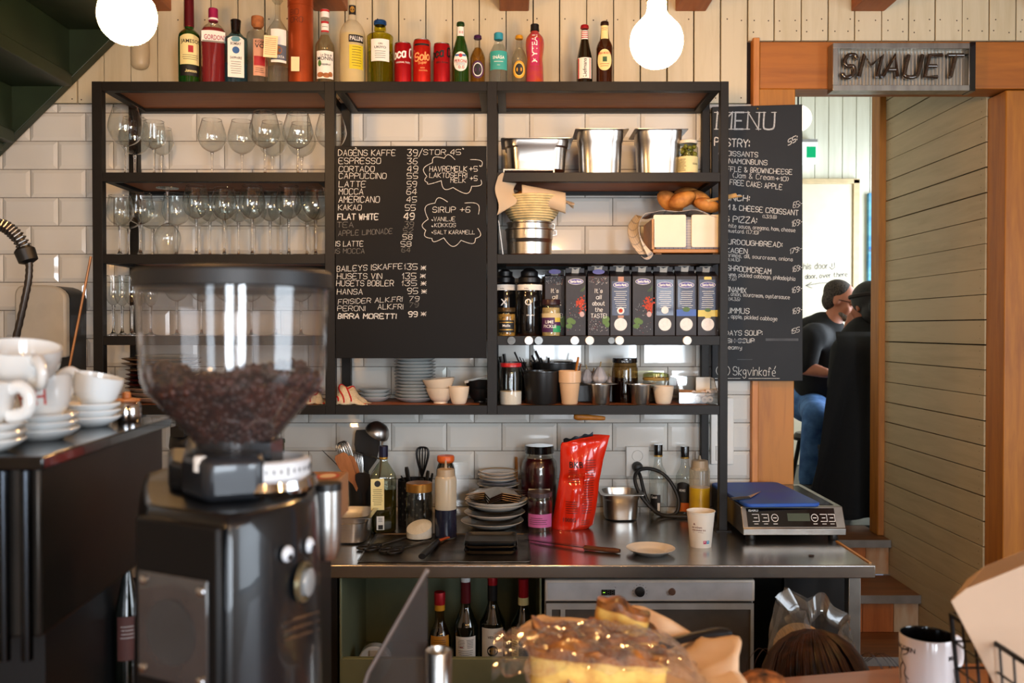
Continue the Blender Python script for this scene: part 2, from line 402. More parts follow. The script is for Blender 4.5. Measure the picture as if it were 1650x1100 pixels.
# --- back wall: metro tiles below, painted boards above
b = M(); zt = az(168, YW); x0, x1 = -2.5, ax(1211, YW)
b.bx(-2.6, x1, YW + .004, YW + .12, 0, zt, 1)
TW, TH = .2004, .1018; zg = az(681, YW); k0 = ax(541.3, YW)
rows = range(-12, 13)
for r in rows:
    za, zb = zg - (r + 1) * TH + .0016, zg - r * TH - .0016
    za, zb = max(za, ZC - .25), min(zb, zt)
    if zb - za < .01 or zb > zt + .01: continue
    off = k0 + (0 if r % 2 == 0 else TW / 2)
    i0 = int((x0 - off) / TW) - 1
    for i in range(i0, i0 + 24):
        xa, xb = max(off + i * TW + .0016, x0), min(off + (i + 1) * TW - .0016, x1 - .002)
        if xb - xa < .012: continue
        e = .013; d = .0055
        ex = min(e, (xb - xa) * .3); ez = min(e, (zb - za) * .3)
        y0, yf = YW + .006, YW - d
        vs = [(xa, y0, za), (xb, y0, za), (xb, y0, zb), (xa, y0, zb), (xa, YW, za), (xb, YW, za), (xb, YW, zb), (xa, YW, zb),
              (xa + ex, yf, za + ez), (xb - ex, yf, za + ez), (xb - ex, yf, zb - ez), (xa + ex, yf, zb - ez)]
        b.add(vs, [(0, 1, 5, 4), (1, 2, 6, 5), (2, 3, 7, 6), (3, 0, 4, 7), (4, 5, 9, 8), (5, 6, 10, 9), (6, 7, 11, 10), (7, 4, 8, 11), (8, 9, 10, 11)], 0)
wall_back = struct(b.obj('wall_back', [tile_m, grout_m], ang=8))
b = M(); ztop = 2.95; zbm = az(65, 3.25); PW = .0965; xs = ax(1117, 3.25)
b.bx(-2.6, 2.7, YW + .012, YW + .1, zbm, ztop, 1); b.bx(-2.6, x1, YW + .012, YW + .1, zt + .002, zbm, 1)
i = -42
while True:
    xa = xs + i * PW; i += 1
    if xa > 2.6: break
    if xa < -2.6: continue
    lo = zt + .003 if xa + PW < ax(1213, YW) + .02 else zbm
    g = R.choice((.0014, .002, .0028))
    dpt = R.uniform(0, .003)
    b.bx(xa + g, xa + PW - g, YW - .006 - dpt, YW + .014, lo, ztop, 0)
    for zz in (az(33, YW), az(52, YW) if lo == zbm else az(160, YW)):
        for q in (.2, .8):
            if R.random() < .75:
                cx = xa + PW * q + R.uniform(-.006, .006); zz2 = zz + R.uniform(-.004, .004)
                b.lathe([(.0026, 0), (0, .0012)], (cx, YW - .006 - dpt, zz2), 8, 2, tf=Matrix.Rotation(PI / 2, 3, 'X'))
struct(b.obj('wall_back_boards', [planks_m, gap_m, nail_m], bevel=.001))
# --- rest of the shell
cream = mt('cream wall paint', '#cfc4ae', .7, var=.04, scale=4)
floor_m = wood('dark floor boards', '#5a4028', '#3f2b1a', .5, axis=1, scale=5)
struct(M().bx(-2.7, 3.0, -2.8, 3.4, -.05, 0).obj('floor', floor_m))
struct(M().bx(-2.7, 3.0, -2.8, 3.36, 2.95, 3.0).bx(.5, 3.2, 3.36, 3.4, 2.95, 3.42).obj('ceiling', mt('ceiling boards', '#cbbfa6', .6, var=.05)))
struct(M().bx(-2.75, -2.65, -2.8, 3.4, 0, 3).obj('wall_left', cream))
b = M()                                                     # wall opposite the shelves, with three window openings
xs_ = [-2.7] + [v for ab in WIN for v in ab] + [3.0]
for k in range(0, len(xs_), 2): b.bx(xs_[k], xs_[k + 1], -2.65, -2.55, 0, 3)
for a, c in WIN: b.bx(a, c, -2.65, -2.55, 0, .8); b.bx(a, c, -2.65, -2.55, 2.3, 3)
struct(b.obj('wall_front', cream))
fr_m = mt('window frame paint', '#3a352f', .5)
for n, (a, c) in enumerate(WIN):
    b = M()
    for xx in (a + .02, c - .02, (a + c) / 2): b.bx(xx - .02, xx + .02, -2.63, -2.57, .8, 2.3)
    for zz in (.82, 1.75, 2.28): b.bx(a, c, -2.63, -2.57, zz - .02, zz + .02)
    struct(b.obj('window_%d' % (n + 1), fr_m))
b = M(); b.bx(2.95, 3.0, -2.8, -.6, 0, 3); b.bx(2.95, 3.0, 1.0, 3.4, 0, 3); b.bx(2.95, 3.0, -.6, 1.0, 0, .85); b.bx(2.95, 3.0, -.6, 1.0, 2.35, 3)
struct(b.obj('wall_right', cream))
# ceiling joists running towards the camera
for k, (pa, pb) in enumerate([(250, 281), (510, 563), (805, 852), (1086, 1118), (1367, 1420), (1650, 1700)]):
    xa, xb = ax(pa, YW), ax(pb, YW)
    if xb - xa < .1: xa, xb = (xb - .11, xb) if k == 0 else (xa, xa + .11)
    o = M().bx(xa, xb, -2.5, YW - .01, az(20, YW), 2.96).obj('ceiling_beam', pine_y, bevel=.004); struct(o)
# --- doorway on the right: posts, beam, plank lined passage, steps, far room
YB = 3.245
tr1 = M().bx(ax(1222, YB), 2.9, YB, YB + .115, az(143, YB), az(67, YB)).obj('trim_1', pine_h, bevel=.004); struct(tr1)          # lintel beam
o = M().bx(ax(1221.5, YB), ax(1280, YB), YB, YB + .1, 0, az(143, YB)).obj('trim_2', pine_m, bevel=.003); struct(o)      # post beside the shelving
o = M().bx(ax(1211, YB) , ax(1221, YB), YB - .012, YB + .06, 0, az(62, YB)).obj('trim_3', wood('pale pine', '#c98544', '#ad6930', .5, axis=2), bevel=.002); struct(o)
o = M().bx(1.775, 2.3, YB, YB + .125, 0, az(145, YB)).obj('trim_4', pine_m, bevel=.004); struct(o)
pk = wood('grey white boards', '#b5a686', '#a59676', .5, axis=1, scale=6)
b = M(); y0, y1 = YB + .125, 4.27; zl = az(474, y0) ; s = .0948
b.bx(1.79, 1.86, y0, y1, 0, 3.4, 1)
for i in range(-13, 30):
    za = zl - (i + 1) * s
    if za < -.05 or za > 3.3: continue
    g = R.choice((.001, .0018, .0026))
    b.bx(1.770 - R.uniform(0, .002), 1.792, y0, y1, za + g, za + s - g, 0)
    for yy in (y0 + .03, y1 - .05):
        for q in (.25, .75): b.lathe([(.002, 0), (0, .001)], (1.768, yy, za + s * q), 6, 2, tf=Matrix.Rotation(-PI / 2, 3, 'Y'))
struct(b.obj('wall_passage', [pk, gap_m, nail_m], bevel=.0008))
o = M().bx(1.74, 1.86, 4.27, 4.37, .577, 3.4).obj('trim_5', pine_m, bevel=.004); struct(o)
# left side of the passage and ceiling of it
struct(M().bx(ax(1280, YB) - .1, ax(1280, YB) - .02, YB + .1, 6.6, 0, 3.4).obj('wall_passage_near', cream))
struct(M().bx(.5, 3.25, 3.36, 6.8, 3.4, 3.45).obj('ceiling_passage', cream))
# steps up
tread_m = wood('worn oak tread', '#7d4f2b', '#5f3a1e', .5, axis=0, scale=6)
nose_m = mt('grey nosing strip', '#8f8c88', .4, .6)
riser_m = wood('pine riser', '#b0672f', '#8e4e22', .6, axis=2, scale=7)
for k, (yf, z) in enumerate([(3.60, .243), (3.877, .41), (4.187, .577)]):
    b = M(); yb = yf + .32 if k < 2 else yf + .32
    b.bx(.85, 1.768, yf, yb, z - .035, z - .001, 0)
    b.bx(.85, 1.768, yf - .006, yf + .0, z - .036, z, 1)
    xx = .85
    while xx < 1.73:
        wd = min(.135, 1.768 - xx); b.bx(xx + .001, xx + wd - .001, yf + .02, yf + .04, z - .167, z - .036, 2 if xx + wd < 1.76 else 3); xx += wd
    struct(b.obj('floor_step', [tread_m, nose_m, riser_m, mt('flaked white paint', '#b9a78d', .7, var=.12, scale=14, stretch=(1, 1, .3), col2='#a06a3c')], bevel=.001))
struct(M().bx(.85, 1.768, 3.3, 3.6, -.05, .076).obj('floor_step', tread_m))
struct(M().bx(.4, 3.2, 4.5, 6.7, .5, .577).obj('floor_far', mt('grey painted floor', '#4b4a45', .4, var=.1)))
# far room: board wall with a door
YF = 6.5
fp = wood('pale green white boards', '#dcdccb', '#cfcebb', .6, axis=2, scale=5)
b = M(); b.bx(.5, 3.2, YF + .012, YF + .1, .577, 3.4, 1)
pw = 22.2 / F * YF; xx = ax(1311.5, YF) - 6 * pw
while xx < 3.1:
    b.bx(xx + .002, xx + pw - .002, YF, YF + .014, .577, 3.4, 0); xx += pw
struct(b.obj('wall_far', [fp, mt('board gap', '#8b8672', .8)], bevel=.002))
struct(M().bx(3.12, 3.2, 4.3, 4.9, .577, 3.4).bx(3.12, 3.2, 6.35, 6.6, .577, 3.4).bx(3.12, 3.2, 4.9, 6.35, .577, 1.1).bx(3.12, 3.2, 4.9, 6.35, 2.65, 3.4).obj('wall_far_side', cream))
struct(M().bx(1.86, 3.2, 4.30, 4.36, .577, 3.4).obj('wall_far_near', cream))
dy = YF - .03
b = M(); xd = ax(1373, dy); xl = xd - .92; zd = az(296, dy)
b.bx(xl, xd, dy, dy + .035, .58, zd)
d1 = struct(b.obj('door_1', mt('cream door paint', '#ddd2b6', .45, var=.02), bevel=.003))
b = M(); b.bx(xd, xd + .045, dy - .015, dy + .045, .58, zd + .03); b.bx(xl - .045, xl, dy - .015, dy + .045, .58, zd + .03); b.bx(xl - .045, xd + .045, dy - .015, dy + .045, zd, zd + .035)
struct(b.obj('door_frame', mt('door frame paint', '#cbb48a', .5), bevel=.003))
pen = mt('marker line', '#4b4d50', .7)
mp = lambda u, v: (u, dy - .0015, v)
b = M(); sy = YF / F
b.hand('this door', ax(1288, dy), az(434, dy), 9 * sy, mp, .9 * sy, width=45 * sy, slope=.04)
b.hand('door, over there', ax(1297, dy), az(449, dy), 7 * sy, mp, .9 * sy, width=67 * sy, slope=.06)
for q in ([(1340, 424), (1340, 430)], [(1344, 423), (1344, 429)], [(1336, 430), (1340, 434), (1345, 430)], [(1298, 460), (1320, 456), (1352, 455)], [(1307, 455), (1298, 460), (1308, 464)]):
    b.ribbon([(ax(p, dy), az(q2, dy)) for p, q2 in q], 1.0 * sy, mp)
b.obj('handwriting', pen, d1)
# ================================================================== PENDANT LAMPS
bulb_m = emis('lit opal bulb', '#ffc37a', 120)
brass = mt('brass', '#8c6a35', .3, 1, var=.08)
cord_m = mt('textile cord', '#1a1715', .8)
def pendant(px, py, Y, lab):
    p = at(px, py, Y); t = thing('pendant_lamp', lab, 'lamp', p, group='globe pendant lamps')
    r = .0625
    prof = cr_smooth([(0, -r), (r * .5, -r * .87), (r * .87, -r * .5), (r, 0), (r * .9, r * .48), (r * .62, r * .82), (.026, r * 1.05), (.0225, r * 1.3), (.0225, r * 1.55)], 4)
    M().lathe(prof, seg=32).obj('bulb', bulb_m, t)
    M().lathe([(.019, r * 1.5), (.0245, r * 1.5), (.0245, r * 1.5 + .075), (.02, r * 1.5 + .085), (0, r * 1.5 + .085)], seg=28).obj('lamp_socket', brass, t)
    M().tube([(0, 0, r * 1.5 + .08), (0, 0, 2.95 - p.z)], .003, 6).obj('cord', cord_m, t)
    M().lathe([(.05, 2.95 - p.z), (.05, 2.925 - p.z), (0, 2.92 - p.z)], seg=24).obj('ceiling_rose', black_m, t)
    return t
pendant(205, 26, 2.0, 'lit globe bulb pendant hanging near the green staircase')
for n_, (x_, y_) in enumerate(((-1.3, -.9), (.35, -1.1), (1.7, -.7))):     # the same lamps over the room behind the camera
    t = thing('pendant_lamp', 'lit globe bulb pendant over the guests, %s from the staircase side' % ORD[n_], 'lamp', (x_, y_, 2.2), group='globe pendant lamps'); M().sph((0, 0, 0), .0625, seg=24, rings=16).obj('bulb', emis('lit opal bulb', '#ffc37a', 120), t); M().tube([(0, 0, .06), (0, 0, .75)], .003, 6).obj('cord', cord_m, t)
pendant(1058, 68, 2.14, 'lit globe bulb pendant on brass socket before the white boards')
# ================================================================== SHELVING
ply = wood('brown plywood', '#95541f', '#743c12', .6, axis=0, scale=4)
ZS = [az(131, FY), az(277.5, FY), az(409.5, FY), az(541, FY), az(653, FY)]
BH = .0302
PX = [(150, 166), (524, 540), (785, 801), (1160, 1173)]
rack = thing('shelving_rack', 'black steel shelving rack with brown boards on the white tiled wall', 'shelf', (0, 0, 0))
RY = 3.222
def bar(b, x0, x1, y0, y1, z0, z1): b.bx(x0, x1, y0, y1, z0, z1)
PWX = []
for k, (a, c) in enumerate(PX):
    xa, xc = ax(a, FY), ax(c, FY); PWX.append((xa, xc))
    lo = ZC + .001 if k in (0, 3) else ZS[4] - BH
    M().bx(xa, xc, FY, FY + .03, lo, ZS[0]).obj('post', black_m, rack, bevel=.001)
    M().bx(xa, xc, RY, RY + .03, lo, ZS[0]).obj('post', black_m, rack, bevel=.001)
    if k in (0, 3): M().bx(xa - .012, xc + .012, FY - .008, FY + .038, ZC, ZC + .004).obj('foot_plate', black_m, rack)
for t, z in enumerate(ZS):
    for bay in range(3):
        if bay == 1 and t in (1, 2, 3): continue
        xa, xc = PWX[bay][1], PWX[bay + 1][0]
        b = M(); b.bx(xa, xc, FY + .001, FY + .03, z - BH, z); b.bx(xa, xc, RY, RY + .029, z - BH, z)
        b.bx(xa, xa + .028, FY + .03, RY, z - BH, z); b.bx(xc - .028, xc, FY + .03, RY, z - BH, z)
        f = b.obj('shelf_frame', black_m, rack, bevel=.001)
        M().bx(xa + .002, xc - .002, FY + .028, RY + .002, z - .019, z - .0002).obj('shelf_board', ply, f)
for bx_, t in ((1, 0), (2, 0)):
    pass
# magnets on the fourth rail
mag = [mt('pale magnet', '#d9dde2', .35, .2, var=.12, scale=60), mt('white magnet', '#f1f2f2', .4, var=.03), mt('clear magnet', '#55534f', .15, .3, var=.1, scale=60)]
for px, k, lab in [(824, 2, 'clear round magnet under the short spice jar on the shelf rail'), (852, 0, 'pale blue round magnet under the black mill bottle, beside a clear one'), (868, 2, 'clear round magnet just beside the pale one under the mill bottle'),
                  (926, 0, 'speckled pale round magnet under the first carton with red spice'), (950, 1, 'white speckled round magnet under the carton with handwriting'), (985, 2, 'clear round magnet touching the large white one on the rail'),
                  (998, 1, 'large plain white round magnet under the orange labelled carton'), (1107, 1, 'lone white round magnet far along the rail under blue cartons')]:
    p = at(px, 548.5, FY); r = .0148 if px != 985 else .012
    o = M().lathe([(0, 0), (r * .9, 0), (r, .002), (r, .006), (0, .006)], seg=24, tf=Matrix.Rotation(-PI / 2, 3, 'X')).obj('round_magnet', mag[k], None, (p.x, FY - .0052, p.z))
    tag(o, lab, 'magnet', 'round magnets on the shelf rail')
# ================================================================== CHALKBOARDS
BY = FY - .004
bd = thing('chalkboard', 'black chalkboard with handwritten drinks and prices between the shelf posts', 'chalkboard', (0, 0, 0))
cb = M().bx(ax(540.8, BY), ax(784.2, BY), BY, BY + .012, az(577, BY), az(235, BY)).obj('board', slate, bd, bevel=.001)
mp = lambda u, v: at(u, -v, BY - .0008)
b = M()
def ln(t, x, y, h, w=None, wd=None, m=0, sl=0): b.hand(t, x, -y, h, mp, wd or h * .1, m, width=w, slope=sl)
for t, x, y, h, w, m in [('DAGENS KAFFE', 545, 250.5, 9, 92, 0), ('39/', 656, 251, 10, 24, 0), ('STOR 45', 682, 249, 8, 60, 0), ('ESPRESSO', 546, 263.5, 9, 67, 0), ('36', 656, 264, 9, 16, 0), ('CORTADO', 546, 276.5, 8.5, 57, 0), ('49', 656, 276.5, 9, 17, 0),
    ('CAPPUCCINO', 546, 287.5, 8.5, 76, 0), ('55', 656, 287.5, 8.5, 17, 0), ('LATTE', 546, 301, 9, 43, 0), ('59', 656, 301, 9, 15, 0), ('MOCCA', 546, 313, 9, 39, 0), ('64', 655, 313, 9, 16, 0), ('AMERICANO', 546, 326, 9.5, 65, 0), ('45', 655, 325.5, 8.5, 16, 0),
    ('KAKAO', 545, 338.5, 8.5, 37, 0), ('55', 653, 339, 9, 16, 0), ('TEA', 543, 366, 8, 26, 1), ('39', 652, 366, 9, 14, 1), ('APPLE LIMONADE', 545, 380, 8, 87, 1), ('52', 650, 375, 7, 15, 1), ('58', 649, 385.5, 8, 15, 0),
    ('IS LATTE', 541, 396.5, 8, 44, 0), ('58', 646, 397, 8, 16, 0), ('IS MOCCA', 540, 408, 7.5, 47, 1), ('64', 647, 406, 7, 14, 1), ('BAILEYS ISKAFFE', 543, 437.5, 8.5, 105, 0), ('135', 651, 434, 9, 21, 0), ('HUSETS VIN', 543, 449, 8.5, 72, 0), ('135', 648, 449, 9, 22, 0),
    ('HUSETS BOBLER', 542, 460.5, 8.5, 92, 0), ('135', 647, 460, 8, 24, 0), ('HANSA', 543, 474, 8.5, 41, 0), ('95', 656, 473, 9, 17, 0), ('FRISIDER ALK.FRI', 545, 490, 7.5, 103, 0), ('79', 659, 485, 7.5, 16, 0), ('PERONI', 544, 500.5, 7.5, 44, 0), ('ALK.FRI', 609, 498, 8, 40, 0), ('79', 659, 494.5, 7, 15, 1),
    ('HAVREMELK', 692, 276, 8, 60, 0), ('+5', 756, 276, 8, 13, 0), ('LAKTOSEFRI', 692, 286, 7.5, 60, 0), ('MELK', 726, 294, 6.5, 24, 0), ('+5', 757, 291, 7.5, 12, 0), ('SIRUP +6', 697, 342, 8.5, 60, 0), ('VANILJE', 699, 356, 6.5, 34, 0), ('KOKKOS', 700, 365.5, 6, 34, 0), ('SALT KARAMELL', 699, 377, 6, 66, 0)]:
    sl = .045 if t in ('APPLE LIMONADE', 'BAILEYS ISKAFFE', 'FRISIDER ALK.FRI') else 0
    ln(t, x, y, h, w, None, m, sl)
for t, x, y, h, w in [('FLAT WHITE', 544, 353.5, 9, 65), ('49', 651, 353.5, 10, 16), ('BIRRA MORETTI', 545, 513, 7.5, 93), ('99', 658, 510, 8, 14)]: ln(t, x, y, h, w, 1.5)
for x, y in ((682, 431), (681, 444), (682, 456), (683, 469), (682, 505)): ln('*', x - 4, y + 5, 9, 8)
for x, y in ((745.5, 239), (773, 267), (696, 354), (696, 364), (696, 374), (573, 238)): b.ribbon([(x, -y), (x + 1.2, -y - 1)], 1.6, mp)
def cloud(pts, gaps):
    """scalloped outline through the given notches"""
    n = len(pts)
    cx = sum(p[0] for p in pts) / n; cy = sum(p[1] for p in pts) / n
    for i in range(n):
        if i in gaps: continue
        a, c = pts[i], pts[(i + 1) % n]; mx, my = (a[0] + c[0]) / 2, (a[1] + c[1]) / 2
        d = math.hypot(mx - cx, my - cy); k = math.hypot(a[0] - c[0], a[1] - c[1]) * .42
        q = [(a[0] + (c[0] - a[0]) * t + (mx - cx) / d * k * math.sin(PI * t), a[1] + (c[1] - a[1]) * t + (my - cy) / d * k * math.sin(PI * t)) for t in [j / 10 for j in range(11)]]
        b.ribbon([(x, -y) for x, y in q], .9, mp)
cloud([(697, 262), (716, 255), (733, 257), (758, 257), (776, 268), (775, 290), (760, 300), (730, 302), (711, 291), (689, 294), (688, 284)], (2, 4))
cloud([(690, 353), (701, 327), (721, 325), (749, 327), (771, 345), (770, 368), (766, 384), (743, 387), (715, 383), (696, 384), (686, 371)], (2, 4))
b.obj('chalk_writing', [chalk, chalk_f], cb, smooth=False)
# --- tall menu board on the door post
MY = 3.212
slate2 = mt('slate grey board', '#2b2d30', .6, var=.08, scale=4, spec=.25)
bd = thing('menu_board', 'tall slate grey menu board hung on the wooden door post', 'chalkboard', (0, 0, 0))
poly = [at(px, py, MY) for px, py in ((1147.5, 172), (1293, 168), (1293.5, 613.5), (1147.5, 613.5))]
cb = M().prism([(p.x, p.z) for p in poly], MY, MY + .018).obj('board', slate2, bd, bevel=.0015)
M().lathe([(.004, 0), (.003, .003), (0, .0035)], at(1220.5, 175, MY), 10, tf=Matrix.Rotation(PI / 2, 3, 'X')).obj('screw', brass, bd)
mp = lambda u, v: at(u, -v, MY - .0008)
b = M()
for t, x, y, h, w, wd, sl in [('PASTRY:', 1151, 234, 12, 56, 1.7, -.06), ('55:', 1270, 234, 9, 14, 1.3, .5), ('CROISSANTS', 1158, 250, 7.5, 63, 1, -.05), ('CINNAMONBUNS', 1158, 262, 7.5, 78, 1, -.05), ('WAFFLE & BROWNCHEESE', 1158, 275, 7.5, 118, 1, -.05),
    ('(Jam & Cream', 1181, 286, 8, 66, .8, -.06), ('+10)', 1250, 291, 6.5, 20, 1.1, -.03), ('FREE CAKE: APPLE', 1176, 297, 8, 84, 1, -.1), ('LUNCH:', 1158, 322, 9, 49, 1.4, -.04), ('HAM & CHEESE CROISSANT', 1158, 336, 8, 128, 1.1, -.085), ('65:-', 1278, 335, 9, 15, .9, .2), ('(1.3.9.8)', 1229, 351, 5, 22, .7, -.05),
    ('BIG PIZZA:', 1158, 356, 9, 61, 1.2, -.06), ('white sauce, oregano, ham, cheese', 1170, 366, 6, 111, .7, -.07), ('mustard. (1.7.10)', 1172, 374, 5.5, 50, .7, -.07), ('169:-', 1276, 365, 9, 17, .9, .22),
    ('SOURDOUGHBREAD:', 1158, 392, 7.5, 102, 1.1, -.06), ('SKAGEN', 1163, 406, 7.5, 41, 1.1, -.06), ('shrimps, dill, sourcream, onions', 1167, 413, 6, 110, .7, -.07), ('(4.14.10)', 1170, 420, 4.5, 22, .6, -.05), ('179:-', 1273, 409, 8, 19, .9, .25),
    ('MUSHROOMCREAM', 1158, 434, 8, 84, 1.1, -.09), ('thyme, pickled cabbage, philadelphia', 1166, 444, 6, 115, .7, -.07), ('(1.7.6)', 1168, 451, 4.5, 18, .6, -.05), ('169:-', 1277, 438, 8.5, 16, .9, .2), ('KONAMIX', 1163, 469, 8, 39, 1.1, -.08), (', onion, sourcream, oystersauce', 1174, 476, 6, 98, .7, -.06), ('(14.3.6)', 1174, 484, 5, 18, .6, -.03), ('169:-', 1276, 472, 8.5, 17, .9, .2),
    ('HUMMUS', 1163, 504, 8, 44, 1.1, -.02), (', apple, pickled cabbage', 1174, 512, 6, 78, .7, -.06), ('169:-', 1277, 506, 8.5, 16, .9, .2), ('TODAYS SOUP:', 1155, 540, 7.5, 73, 1, .0), ('155', 1275, 538, 7.5, 13, .8, .3), ('FISH SOUP', 1163, 552, 6.5, 52, .9, -.0), ('Creamy', 1162, 562, 6, 33, .8, -.02),
    ('Skgvinkafé', 1181, 604, 13, 68, .9, -.02)]:
    b.hand(t, x, -y, h, mp, wd, 0, width=w, slope=sl)
# big serif heading
def big(ch, x, w):
    st, tw = strokes(ch, 0); k = 27 / 6
    for p in st:
        p = [(x + q[0] * w / tw, -208 + q[1] * k) for q in p]
        b.ribbon(cr_smooth(p, 3) if len(p) > 3 and ch == 'U' else p, 2.6, mp, 2)
    for q in ((x - 3, x + 4), (x + w - 4, x + w + 4)):
        b.ribbon([(q[0], -181), (q[1], -181)], 1.2, mp, 2)
        if ch != 'U': b.ribbon([(q[0], -208), (q[1], -208)], 1.2, mp, 2)
for ch, x, w in (('M', 1154, 24), ('E', 1184, 13), ('N', 1204, 18), ('U', 1230, 17)): big(ch, x, w)
b.ribbon([(1165 + 11 * math.cos(a), -597 + 10 * math.sin(a)) for a in [2 * PI * k / 24 for k in range(25)]], .9, mp)
b.ribbon([(1162, -589), (1162, -606)], .8, mp); b.ribbon([(1168, -589), (1168, -606)], .8, mp)
b.ribbon([(1152, -609.5), (1193, -609.5)], .8, mp); b.ribbon([(1206, -609.5), (1256, -609.5)], .8, mp)
for x0, x1, y in ((1172, 1215, 549), (1235, 1285, 547), (1188, 1212, 579)): b.ribbon([(x0, -y), (x1, -y)], 4 if y < 560 else 1, mp, 1)
b.obj('chalk_writing', [chalk, mt('chalk smudge', '#54575b', .8, var=.1), mt('heading chalk', '#b9bcbd', .9, var=.12, scale=200)], cb, smooth=False)
# ================================================================== TUBE LETTER SIGN over the doorway
SY0 = 3.19
sg = thing('tube_letter_sign', 'brushed metal box sign with unlit glass tube letters on the beam', 'sign', (0, 0, 0))
xa, xb, z0, z1 = ax(1340, SY0), ax(1560, SY0), az(146, SY0), az(69, SY0)
b = M(); b.bx(xa, xb, SY0 + .03, YB, z0, z1)
b.bx(xa, xb, SY0, SY0 + .03, z1 - .02, z1); b.bx(xa, xb, SY0, SY0 + .03, z0, z0 + .02)
b.bx(xa, xa + .018, SY0, SY0 + .03, z0 + .02, z1 - .02); b.bx(xb - .004, xb, SY0, SY0 + .03, z0 + .02, z1 - .02)
b.obj('sign_box', [mt('brushed sign metal', '#a7a49c', .35, 1, var=.1, scale=40, stretch=(1, 1, .05))], sg, bevel=.001)
b = M(); xx = xa + .018
while xx < xb - .016:
    b.tube([(xx + .006, SY0 + .035, z0 + .021), (xx + .006, SY0 + .035, z1 - .021)], .0062, 8); xx += .0124
b.obj('corrugated_back', mt('corrugated metal', '#b3a998', .38, .7, var=.12, scale=20, stretch=(1, 1, .1)), sg)
M().bx(xb, ax(1568, SY0), SY0 - .004, YB, z0 - .002, z1 + .002).obj('side_panel', black_g, sg)
tube_m = mt('unlit glass tube', '#40342a', .08, .2, coat=1, var=.2, scale=30)
for ch, x, w in (('S', 1356, 18), ('M', 1384, 29), ('A', 1422, 24), ('U', 1456, 22), ('E', 1490, 20), ('T', 1519, 25)):
    st, tw = strokes(ch, 0); b = M()
    for p in st:
        p = [(x + q[0] * w / tw + q[1] * 1.0, 124 - q[1] * 35 / 6) for q in p]
        if ch in 'SU': p = cr_smooth(p, 4)
        b.tube([at(u, v, SY0 + .012) for u, v in p], .0078, 10)
        for e in (p[0], p[-1]): b.tube([at(e[0], e[1], SY0 + .008), at(e[0], e[1], SY0 + .032)], .005, 8)
    b.obj('tube_letter', tube_m, sg)
# ================================================================== GREEN STAIRCASE
gr = mt('dark green paint', '#23301c', .45, var=.12, scale=5)
st_ = thing('staircase', 'dark green painted wooden staircase seen from underneath in the corner', 'staircase', (0, 0, 0))
c0 = at(116, 139, 3.2); rn, rs = .205, .2
b1 = []
for k in range(-3, 2):
    cx, cz = c0.x + k * rn, c0.z + k * rs
    if cz < 2.0: continue
    if cz > 2.8: continue
    M().bx(cx - rn - .05, cx, 2.25, 3.2, cz, cz + .045).obj('tread', gr, st_, bevel=.003)
    if cz + rs < 2.94: M().bx(cx - .03, cx - .008, 2.25, 3.2, cz + .045, cz + rs).obj('riser', gr, st_, bevel=.002)
ux, uz = rn / math.hypot(rn, rs), rs / math.hypot(rn, rs)
for y0 in (3.2, 2.2):
    p = [(c0.x - 3.2 * rn - .012, c0.z - 3.2 * rs + .02), (c0.x + 1.05 * rn - .012, c0.z + 1.05 * rs + .02)]
    p += [(p[1][0] - .26, p[1][1] + .0), (p[0][0] - .26, p[0][1] + .0)]
    M().prism(p, y0, y0 + .042).obj('stringer', gr, st_, bevel=.003)
M().bx(-2.6, c0.x + .95 * rn, 2.22, 3.24, az(12, 3.2), az(12, 3.2) + .03).obj('landing', gr, st_)
M().bx(-2.0, ax(7, 3.2), 3.14, 3.2, az(243, 3.2), 2.70).obj('newel_post', gr, st_, bevel=.003)
# ================================================================== THINGS ON THE WALL
beige = mt('beige plastic', '#c9b897', .35, var=.03)
p = at(231, 60, YW); o = M().lathe(cr_smooth([(0, -.125), (.022, -.118), (.032, -.095), (.032, 0), (.032, .07), (.02, .09), (0, .095)], 4), seg=20, sy=.8, tf=None).obj('capsule_lamp', beige, None, (p.x, YW - .03, p.z))
tag(o, 'small beige capsule shaped wall fitting on the white boards', 'wall fitting')
# dispenser
dsp = thing('paper_dispenser', 'white and black paper towel dispenser on the tiled wall', 'dispenser', (0, 0, 0))
Y0 = 3.1; xa, xb = ax(23, Y0), ax(106, Y0); zb, zt_ = az(601, Y0), az(459, Y0); zm = az(576, Y0)
arc = [(xb - .07 + .07 * math.cos(a), zt_ - .045 + .045 * math.sin(a)) for a in [PI / 2 * k / 5 for k in range(6)]]; arl = [(xa + .03 + .03 * math.cos(a), zt_ - .035 + .035 * math.sin(a)) for a in [PI / 2 + PI / 2 * k / 5 for k in range(6)]]
M().prism([(xa + .01, zb), (xb - .002, zb)] + arc[:-1] + arl[1:], Y0 + .03, YW - .004).obj('body', black_p, dsp, bevel=.004)
grey_w = mt('grey white plastic', '#b9b3a6', .35, var=.03)
M().prism([(xa, zm), (xb, zm)] + arc + arl, Y0, Y0 + .034).obj('front_cover', grey_w, dsp, bevel=.008)
M().bx(xa + .04, xa + .075, Y0 - .001, Y0 + .003, zm + .008, zm + .014).obj('name_plate', mt('grey plate', '#77736c', .4), dsp)
